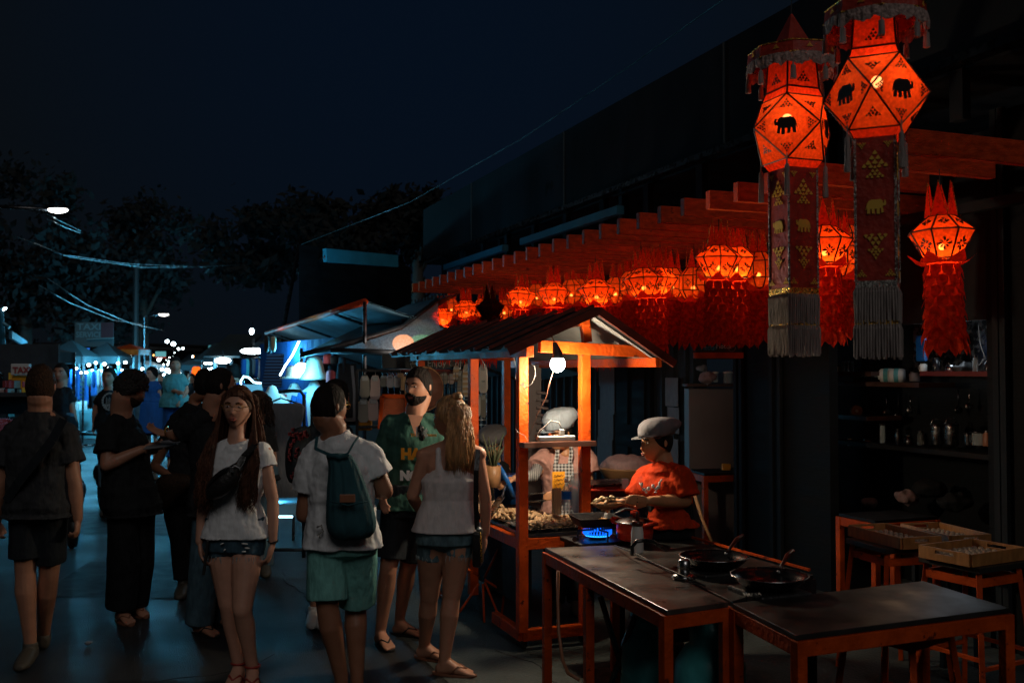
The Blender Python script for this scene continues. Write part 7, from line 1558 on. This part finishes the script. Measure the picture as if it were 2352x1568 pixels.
for i, (x, y) in enumerate(((-4.6, 10.4), (-5.3, 11.0), (-4.95, 12.2), (-5.6, 12.6))):
    t = thing('motorbike', ['dark parked motorbike nearest behind the left edge man', 'dark parked motorbike second in the row at far left', 'dark parked motorbike third in the row at far left', 'dark parked motorbike last in the row at far left'][i], 'motorbike', (x, y, 0), group='parked motorbikes at the left'); c = V((x, y, 0)); d = V((.45, -.9, 0)).normalized()
    for q in (-.6, .6):
        m = MB(); ctr = c + d * q + V((0, 0, .3)); m.tube([ctr + (d * cos(k * .393) + V((0, 0, 1)) * sin(k * .393)) * .26 for k in range(17)], .045, 8); w_ = m.build('wheel', MT['rubber'], t, smooth=True)
    m = MB(); m.tube([c + d * .6 + V((0, 0, .3)), c + d * .42 + V((0, 0, .95))], .03, 8); m.tube([c - d * .55 + V((0, 0, .35)), c + d * .1 + V((0, 0, .4)), c + d * .42 + V((0, 0, .8))], [.08, .13, .06], 10); m.ell(c + V((0, 0, .5)), (.16, .3, .16), R=Matrix.Rotation(math.atan2(-d.x, d.y), 3, 'Z')); m.build('body', MT['panblack'], t, smooth=True)
    m = MB(); m.tube([c - d * .6 + V((0, 0, .78)), c - d * .2 + V((0, 0, .80)), c + d * .12 + V((0, 0, .74))], [.07, .10, .06], 10); m.build('seat', MT['leather'], t, smooth=True)
    sdv = V((-d.y, d.x, 0)); m = MB(); m.tube([c + d * .35 + sdv * .33 + V((0, 0, 1.0)), c + d * .42 + V((0, 0, .98)), c + d * .35 - sdv * .33 + V((0, 0, 1.0))], .014, 6); m.build('handlebar', MT['steel'], t, smooth=True)
    m = MB(); m.ell(c + d * .52 + V((0, 0, .88)), .075, n=12); m.build('headlight', MT['steel'], t, smooth=True)
# buildings far along both sides so that the horizon is closed
for i, (x, y, w_, d_, h_) in enumerate(((-27, 62, 8, 12, 3.0), (-38, 84, 12, 16, 3.6), (-44, 120, 14, 20, 4.5), (-9.5, 72, 10, 20, 3.4), (-7.5, 48, 5, 8, 2.8))):
    t = thing('shop_house', ['dark low shop house behind the tents', 'dark two storey house farther left', 'dim distant house closing the left side', 'dim distant house closing the right side', 'dark small shop behind the blue banner'][i], 'building', (x, y, 0)); m = MB(); m.box((x, y, h_ / 2), (w_, d_, h_), -.36); m.build('wall', MT['darkwall'], t)
    m = MB(); R_ = Matrix.Rotation(-.36 * -1, 3, 'Z'); m.box((x, y, h_ + .12), (w_ + .8, d_ + .8, .2), -.36); m.build('roof', MT['roofsheet'], t)
    m = MB(); Rm = Matrix.Rotation(-.36, 3, 'Z')
    for k in range(3): m.box(V((x, y, h_ * .6)) + Rm @ V(((k - 1) * w_ * .28, -d_ / 2 - .03, 0)), (w_ * .12, .06, h_ * .2), -.36)
    m.build('window', MT['signdark'], t)
# ---------- kitchen interior on the right
def shelf(lab, u0, u1, v, dp_=.35, Y0=None, mt_='shelfwood'):
    p_ = SP + .45; a_ = atp(u0, v, p_); b_ = atp(u1, v, p_); z = CH + (850 - v) / F * ((a_.y + b_.y) / 2); a_ = V((a_.x, a_.y, z)); b_ = V((b_.x, b_.y, z)); m = MB(); m.bar(a_ + PD * dp_ / 2, b_ + PD * dp_ / 2, dp_, .035); return tag(m.build('shelf', MT[mt_], None), lab, 'shelf'), a_, b_
SHX = []
for lab, u0, u1, v, mt_ in (('upper dark wood shelf at the left of the kitchen', 1902, 2110, 882, 'shelfwood'), ('reddish shelf with cables at the top right of the kitchen', 2112, 2284, 858, 'boardred'), ('short top shelf near the tall lantern fringe', 1902, 2000, 858, 'shelfwood'), ('black worktop shelf with steel pots', 1902, 2284, 1030, 'blackwood'), ('narrow shelf holding a small clock like lamp', 1902, 1990, 958, 'shelfwood')): SHX.append(shelf(lab, u0, u1, v, mt_=mt_))
def onp(u, v, o=1.0): return atp(u, v, SP + o)
# wall boards lit, top opening
m = MB(); a_, b_ = onp(2100, 795, .93), onp(2300, 795, .93); m.bar(a_, b_, .02, .45); tag(m.build('metal_panel', MT['steel'], None), 'greyish metal wall panel lit at the top right of the kitchen', 'panel')
plight('kitchen_light', onp(2190, 775, .55), 2.2, (.75, .88, 1), .1)
plight('kitchen_light', onp(2060, 970, -.1), .9, (1, .6, .35), .2)
for i, (u, v, r_, h_, mt_, nm, lab) in enumerate(((2150, 1022, .045, .15, 'steel', 'steel_pot', 'tall steel kettle pot at the left of the pot group'), (2183, 1022, .05, .15, 'steel', 'steel_pot', 'steel pot with curved handle in the middle of the pots'), (2222, 1022, .03, .08, 'steel', 'steel_cup', 'small steel cup left of the glass bowl'), (2245, 1022, .045, .09, 'clear', 'glass_bowl', 'glass bowl at the right of the steel pots'),
      (2025, 1018, .022, .15, 'clear', 'oil_bottle', 'slim clear bottle on the worktop'), (1912, 1018, .03, .05, 'signyellow', 'yellow_pot', 'small yellowish pot at the left of the worktop'), (1938, 857, .01, .09, 'steel', 'jar', 'slim steel canister row left end'), (1948, 857, .01, .09, 'steel', 'jar', 'slim steel canister second'), (1958, 857, .01, .085, 'rubber', 'jar', 'slim black canister third'), (1920, 855, .04, .05, 'bamboo', 'wooden_bowl', 'wooden bowl left of the slim canisters'),
      (1643, 878, .03, .09, 'clear', 'jar', 'clear jar with white lid on the pinkish cabinet'), (1672, 880, .045, .10, 'clear', 'jar', 'wide glass jar with brown content by the doorpost'))):
    c = onp(u, v, .60) if u > 1800 else at(u, v, 9.72)
    t = thing(nm, lab, nm.split('_')[-1], c); m = MB(); m.lathe([(r_ * .92, 0), (r_, .01), (r_, h_ * .9), (r_ * 1.05, h_)], 20, c); m.build('body', MT[mt_], t, smooth=True)
    m = MB(); m.lathe([(r_ * 1.08, h_), (r_ * 1.08, h_ + .012), (.008, h_ + .018)], 20, c); m.build('lid', MT['plasticwhite' if u < 1700 else 'darksteel'], t, smooth=True)
    if nm == 'steel_pot': m = MB(); m.tube([c + V((-.05, 0, h_)), c + V((-.03, 0, h_ + .05)), c + V((.03, 0, h_ + .05)), c + V((.05, 0, h_))], .005, 6); m.build('handle', MT['steel'], t, smooth=True)
t = thing('food_bottle_roll', 'two white plastic bottles with blue labels lying on the upper shelf', 'bottles', onp(2080, 870))
for du in (0, 24):
    c = onp(2035 + du, 862, .60); m = MB(); Rq = Matrix.Rotation(RZ + pi / 2 + pi / 2, 3, 'Z') @ Matrix.Rotation(pi / 2, 3, 'X'); m.lathe([(.03, -.06), (.055, -.04), (.058, .04), (.05, .06)], 20, c, R=Matrix.Rotation(RZ - .9, 3, 'Z') @ Matrix.Rotation(pi / 2, 3, 'Y')); m.build('bottle', MT['sockwhite'], t, smooth=True)
    m = MB(); m.lathe([(.059, -.015), (.059, .02)], 20, c, R=Matrix.Rotation(RZ - .9, 3, 'Z') @ Matrix.Rotation(pi / 2, 3, 'Y'), cap=False); m.build('label', MT['tealtee'], t, smooth=True)
for u, v, rx, mt_, lab in ((1990, 868, .06, 'clear', 'crumpled clear plastic bag on the upper shelf'), (2012, 862, .05, 'clear', 'second crumpled clear bag beside the white bottles'), (2215, 850, .09, 'rubber', 'tangle of black and silver cables on the red shelf'), (1995, 1152, .07, 'mauve', 'crumpled mauve bag on the orange low table'), (2080, 1140, .10, 'mauve', 'crinkled reddish plastic bag on the low table'), (2130, 1120, .13, 'black', 'dark spotted cloth bundle hanging in the kitchen'), (2190, 1150, .12, 'black', 'black plastic bag with grey highlights on the right'), (1625, 868, .09, 'mauve', 'crumpled dark bag left of the clear jar'), (1612, 846, .06, 'greycloth', 'folded grey cloth on top of the clutter')):
    c = onp(u, v, .60) if u > 1800 else at(u, v, 9.72); m = MB(); m.ell(c, (rx, rx * .8, rx * .6), n=20); tag(m.build('plastic_bag', MT[mt_], None, smooth=True, disp=(.05, rx), sub=1), lab, 'bag')
t = thing('speaker_cone', 'small round lamp or speaker on the narrow shelf', 'speaker', onp(1965, 943, .6)); c = onp(1965, 943, .6); Rq = Matrix.Rotation(pi / 2, 3, 'X')
m = MB(); m.lathe([(.05, 0), (.05, .02), (.035, .03), (.034, .01), (.001, .0)], 24, c, R=Rq); m.build('ring', MT['bamboo'], t, smooth=True); m = MB(); m.ell(c + V((0, -.02, 0)), .014, n=10); m.build('centre', MT['plasticwhite'], t, smooth=True)
m = MB(); m.tube([onp(2248, 745, .88), onp(2252, 790, .88), onp(2262, 820, .85), onp(2250, 838, .8), onp(2200, 845, .7)], .004, 6); tag(m.build('cable', MT['cord'], None, smooth=True), 'pale cable dropping down the lit metal panel', 'cable')
m = MB(); m.box(onp(2117, 800, .6), (.03, .1, .2), RZ); tag(m.build('blue_packet', MT['plasticblue'], None, bevel=.01), 'bright blue packet behind the hanging red tail', 'packet')
# pinkish cabinet left of the doorpost, low orange tables
t = thing('cabinet', 'tall plain pinkish grey cabinet side between the wall and the doorpost', 'cabinet', at(1637, 1100, 9.75)); c = at(1643, 1060, 9.75); zt2 = at(1637, 882, 9.75).z
m = MB(); w_ = (at(1703, 1000, 9.75) - at(1583, 1000, 9.75)).length; m.box(V((c.x, c.y + .13, zt2 / 2 - .02)), (w_, .26, zt2 - .05), 0); m.build('body', MT['pinkgrey'], t, bevel=.006)
m = MB(); m.box(V((c.x, c.y + .12, zt2 - .01)), (w_ + .04, .30, .025), 0); m.build('top', MT['shelfwood'], t)
za = .74; p0 = at(1616, 1087, 7.9)
table('low_table', 'orange framed black top table beside the pinkish cabinet', [V((1.77, 9.2, 0)), V((2.45, 9.42, 0)), V((2.32, 9.8, 0)), V((1.70, 9.62, 0))], .80, 'blackwood')
m = MB(); m.box(V((2.02, 9.42, .84)), (.08, .05, .06), 0); tag(m.build('soap_block', MT['signyellow'], None, bevel=.006), 'small ochre block on the table beside the doorpost', 'block')
m = MB(); m.tube([at(1592, 1125, 7.2), at(1612, 1190, 7.2), at(1638, 1250, 7.15)], .012, 8); tag(m.build('broom_stick', MT['bamboo'], None, smooth=True), 'thin bamboo stick leaning behind the red shirted vendor', 'stick')
q1 = onp(1915, 1140, .5); q1 = atz(1912, 1160, .72); q2 = atz(2020, 1190, .72); q3 = atz(2240, 1150, .72); q4 = atz(2100, 1120, .72)
kt = atz(2010, 1195, .72)
table('kitchen_table', 'orange framed dark table in the kitchen behind the trays', [kt, kt + PD * .55, kt + PD * .5 + SD * .38, kt + SD * .38], .72, 'blackwood')

# ---------- fuller market along the street
rnd = random.Random(77)
OR = ['first', 'second', 'third', 'fourth', 'fifth', 'sixth', 'seventh', 'eighth', 'ninth', 'tenth', 'eleventh', 'twelfth', 'thirteenth', 'fourteenth', 'fifteenth', 'sixteenth']
for i in range(70):
    q = rnd.random(); u = 296 + 190 * q; Y = rnd.uniform(34, 70); v = 850 - (rnd.uniform(1.3, 2.5) - CH) * F / Y; c = at(u, v, Y); r_ = rnd.uniform(.8, 2.0) * Y / F
    m = MB(); m.ell(c, r_, n=8); tag(m.build('string_bulb', LEDB if i % 6 else emat('warmb%d' % i, (1, .45, .12), 6), None, smooth=True), 'bright bluish white bulb among the distant market stalls' if i % 6 else 'warm orange bulb among the distant market stalls', 'light bulb', 'bulbs of the distant market stalls')
def garm(lab, u, v0, v1, w_, Y, mt_, grp):
    k_ = Y / F; m = MB(); c = at(u, v0, Y); h_ = (v1 - v0) * k_; X1 = V((1, .15, 0)); Y1 = V((-.15, 1, 0)); W = w_ * k_ / 2
    m.loft([ellring(c, X1, Y1, W * .35, .02, 14), ellring(c - V((0, 0, h_ * .08)), X1, Y1, W, .04, 14), ellring(c - V((0, 0, h_ * .35)), X1, Y1, W * .8, .05, 14), ellring(c - V((0, 0, h_)), X1, Y1, W * rnd.uniform(.8, 1.1), .05, 14)])
    tag(m.build('garment', MT[mt_], None, smooth=True, disp=(.07, .03), sub=1), lab, 'garment', grp)
t = thing('clothes_rack', 'metal clothes rack under the far cluster of white lamps', 'rack', at(580, 850, 13.4)); m = MB()
for a_, b_ in (((560, 818), (560, 960)), ((600, 818), (600, 960)), ((556, 822), (606, 821)), ((560, 870), (600, 870))): m.tube([at(*a_, 13.4), at(*b_, 13.4)], .014, 6)
m.build('tube_frame', MT['steel'], t, smooth=True)
for i, mt_ in enumerate(('blue', 'tealtee', 'black', 'greycloth', 'blue', 'whitetee', 'black')): garm('%s garment from the left on the far rack under the white lamps' % OR[i], 560 + i * 7, 823, 865 + 6 * (i % 3), 15, 13.3 + .03 * i, mt_, 'garments on the far rack')
m = MB(); m.box(at(582, 905, 13.0), (.30, .3, .25), 0); tag(m.build('white_crate', MT['sockwhite'], None, bevel=.01), 'pale crate under the far clothes rack', 'crate')
for i, (u, v0, v1, w_, Y, mt_) in enumerate(((612, 770, 812, 14, 11.8, 'hair_mid'), (620, 772, 815, 14, 11.9, 'black'), (628, 772, 810, 14, 11.8, 'sticks'), (752, 812, 850, 22, 10.6, 'dressred'), (768, 815, 862, 22, 10.4, 'floral'), (786, 818, 870, 20, 10.2, 'black'), (760, 850, 900, 24, 9.9, 'dressred'))): garm('%s of the garments dangling from the blue awning edge, counted from the left' % OR[i], u, v0, v1, w_, Y, mt_, 'garments dangling from the awning')
# stall goods in the far left dark
t = thing('goods_stall', 'dark goods stall with small coloured packets at the left edge', 'stall', at(20, 900, 12.5)); m = MB(); m.box(at(20, 905, 12.6), (1.2, .5, .05), 0); m.box(at(20, 870, 12.9), (1.3, .05, .9), 0); m.build('shelf', MT['tarp'], t)
for k in range(16): m = MB(); m.box(at(rnd.uniform(-10, 62), 900 - 18 * (k % 3), 12.6 + .05 * (k % 3)), (.08, .08, .07 + .05 * rnd.random()), rnd.random()); m.build('packet', MT[rnd.choice(['dressred', 'signteal', 'sockpink', 'signyellow', 'panblack'])], t, bevel=.005)
m = MB(); m.tube([at(2, 708, 20), at(6, 770, 20), at(8, 850, 20)], .05, 6); m.tube([at(6, 742, 20), at(22, 752, 20)], .04, 6); tag(m.build('lamp_mast', MT['tealtrim'], None), 'thin teal lit mast at the far left edge', 'mast')
m = MB(); m.bar(at(24, 768, 19), at(60, 790, 24), .05, .14); tag(m.build('roof_edge', MT['tealtrim'], None), 'short teal lit roof edge at the far left', 'roof edge')
# more walkers between the stalls
for i, (u, Y, tp, yw) in enumerate(((312, 28, 'dressred', 10), (322, 40, 'whitetee', 190), (368, 30, 'black', 170), (381, 46, 'blue', 0), (425, 32, 'tealtee', 10), (433, 42, 'black', 190), (478, 38, 'whitetee', 5), (492, 22, 'black', 175), (262, 34, 'blue', 20), (186, 40, 'black', 200), (336, 52, 'pink', 0), (410, 56, 'black', 180))):
    s_ = rnd.uniform(1.58, 1.78) / Y * F; v = 850 + 1.75 / Y * F - s_; lab = '%s of the far walkers, at about %d metres, wearing %s' % (OR[i], Y, {'dressred': 'dusty red', 'whitetee': 'white', 'black': 'black', 'blue': 'blue', 'tealtee': 'teal', 'pink': 'pink'}[tp])
    person(lab, Y, dict(head=(u, v + .066 * s_), neck=(u, v + .14 * s_), ls=(u - .10 * s_, v + .19 * s_), rs=(u + .10 * s_, v + .19 * s_), le=(u - .14 * s_, v + .36 * s_), re=(u + .14 * s_, v + .36 * s_), lw=(u - .13 * s_, v + .48 * s_), rw=(u + .13 * s_, v + .48 * s_), lhip=(u - .055 * s_, v + .48 * s_), rhip=(u + .055 * s_, v + .48 * s_), lk=(u - .05 * s_, v + .73 * s_), rk=(u + .07 * s_, v + .73 * s_), la=(u - .04 * s_, v + .95 * s_), ra=(u + .08 * s_, v + .95 * s_), lt=(u - .05 * s_, v + s_), rt=(u + .09 * s_, v + s_)), 'skin_m', yaw=yw, top=('tee', tp, dict(ease=.03)), bottom=('pants', 'jeans', {}), hair=('short', 'hair_dark'), vox=.026, hands=False, face=False, bulk=1.1, group='distant pedestrians')
# street side stalls with lit goods along the right of the far street
for i, (u0, u1, Y) in enumerate(((486, 520, 28), (520, 556, 21), (430, 450, 48), (300, 330, 50))):
    a_, b_ = at(u0, 838, Y), at(u1, 838, Y); t = thing('street_stall', ['far stall with lit goods right of the orange lantern', 'nearer stall with lit goods below the white lamps', 'tiny stall under bulbs near the street end', 'tiny stall left of the pale canopy'][i], 'stall', (a_.x, Y, 0)); wd = b_.x - a_.x; cx = (a_.x + b_.x) / 2
    m = MB(); m.box((cx, Y, .85), (wd, .8, .06), 0); m.box((cx, Y - .37, .45), (wd, .04, .75), 0); m.build('counter', MT['tarp'], t)
    m = MB(); m.add([V((a_.x - .2, Y - .9, 2.0)), V((b_.x + .2, Y - .9, 2.0)), V((b_.x + .2, Y + .9, 2.5)), V((a_.x - .2, Y + .9, 2.5)), V((a_.x - .2, Y - .9, 2.04)), V((b_.x + .2, Y - .9, 2.04)), V((b_.x + .2, Y + .9, 2.54)), V((a_.x - .2, Y + .9, 2.54))], [(0, 1, 2, 3), (4, 5, 6, 7), (0, 1, 5, 4)]); m.build('roof', MT['tent'], t)
    for q in (a_, b_): m = MB(); m.bar(V((q.x, Y - .8, 0)), V((q.x, Y - .8, 2.05)), .05); m.build('pole', MT['darksteel'], t)
    for k in range(9): m = MB(); m.box((a_.x + wd * (k + .5) / 9, Y - rnd.uniform(-.2, .3), .88 + .1), (wd / 14, .12, rnd.uniform(.12, .45)), rnd.random()); m.build('goods', MT[rnd.choice(['dressred', 'signteal', 'sockpink', 'sockwhite', 'blue', 'signyellow'])], t)
    plight('stall_light', V((cx, Y - .2, 1.85)), 14, TEALW, .1)
# kitchen clutter
for i, (u, v, r_, h_, mt_, w1_) in enumerate(((1916, 1020, .03, .10, 'brownp', 'brown jar'), (1950, 1022, .025, .06, 'plasticwhite', 'white cup'), (1990, 1024, .04, .05, 'bamboo', 'wicker bowl'), (2060, 1022, .02, .12, 'panblack', 'black bottle'), (2085, 1022, .035, .07, 'darksteel', 'dark tin'), (2112, 1022, .025, .10, 'glass', 'glass jar'), (2265, 1024, .03, .10, 'hose', 'red brown jar'), (2120, 853, .03, .06, 'plasticwhite', 'white tub'), (2150, 853, .025, .09, 'panblack', 'black bottle'), (2185, 853, .04, .05, 'steel', 'steel bowl'), (2240, 853, .02, .10, 'clear', 'clear bottle'), (2270, 853, .03, .07, 'darksteel', 'dark can'), (2100, 876, .04, .07, 'pinkgrey', 'greyish tub'), (1968, 876, .03, .06, 'sticks', 'tan box'), (1905, 954, .03, .09, 'pinkgrey', 'pinkish jar'))):
    c = onp(u, v, .6); t = thing('container', w1_ + ' standing on the kitchen ' + ('worktop' if v > 1000 else 'red shelf' if v == 853 else 'upper shelf' if v > 870 and v < 900 else 'narrow shelf') + ', %s container from the left there' % OR[i if i < 7 else (i - 7) % 5], 'container', c)
    m = MB(); m.lathe([(r_ * .9, 0), (r_, .008), (r_ * 1.02, h_ * .8), (r_ * .7, h_ * .95), (r_ * .7, h_)], 18, c); m.build('body', MT[mt_], t, smooth=True); m = MB(); m.lathe([(r_ * .75, h_), (r_ * .75, h_ + .012)], 14, c); m.build('lid', MT['darksteel'], t)
for i, (u, v, ln) in enumerate(((2035, 905, 60), (2062, 902, 72), (2090, 905, 50), (2200, 890, 66), (2225, 892, 52))):
    m = MB(); c = onp(u, v, .85); m.tube([c, c - V((0, 0, ln * .0022))], .006, 6); m.ell(c - V((0, 0, ln * .0026)), (.035, .012, .03), n=12); tag(m.build('ladle', MT['darksteel' if i % 2 else 'steel'], None, smooth=True), '%s hanging ladle from the left under the kitchen shelves' % OR[i], 'ladle', 'ladles hanging in the kitchen')

# more small lamps and hung goods near the left tents
rnd = random.Random(5)
for i, (u, v, Y) in enumerate(((128, 846, 23), (156, 850, 23), (176, 846, 23), (186, 856, 24), (212, 850, 24), (232, 852, 24), (256, 846, 24), (264, 856, 24), (280, 850, 26), (306, 846, 28), (316, 856, 30), (60, 842, 18), (84, 846, 18), (96, 838, 19), (486, 846, 28), (505, 850, 26), (540, 842, 21), (548, 850, 21), (420, 838, 44), (412, 846, 50))):
    m = MB(); m.ell(at(u, v, Y), 2.2 * rnd.uniform(.6, 1.2) * Y / F, n=8); tag(m.build('string_bulb', LEDB, None, smooth=True), 'bright bluish white bulb among the distant market stalls', 'light bulb', 'bulbs of the distant market stalls')
for i, (u, v, Y, mt_) in enumerate(((205, 862, 23.6, 'tealtee'), (216, 864, 23.6, 'blue'), (228, 862, 23.6, 'whitetee'), (240, 864, 23.6, 'dressred'), (262, 862, 24.6, 'tealtee'), (276, 864, 24.6, 'blue'), (290, 862, 24.6, 'greycloth'), (120, 862, 23, 'tealtee'), (166, 862, 23, 'blue'))):
    garm('%s bluish lit garment from the left among the tent displays' % OR[i], u, v - 14, v + 28, 11, Y, mt_, 'garments displayed in the tents')
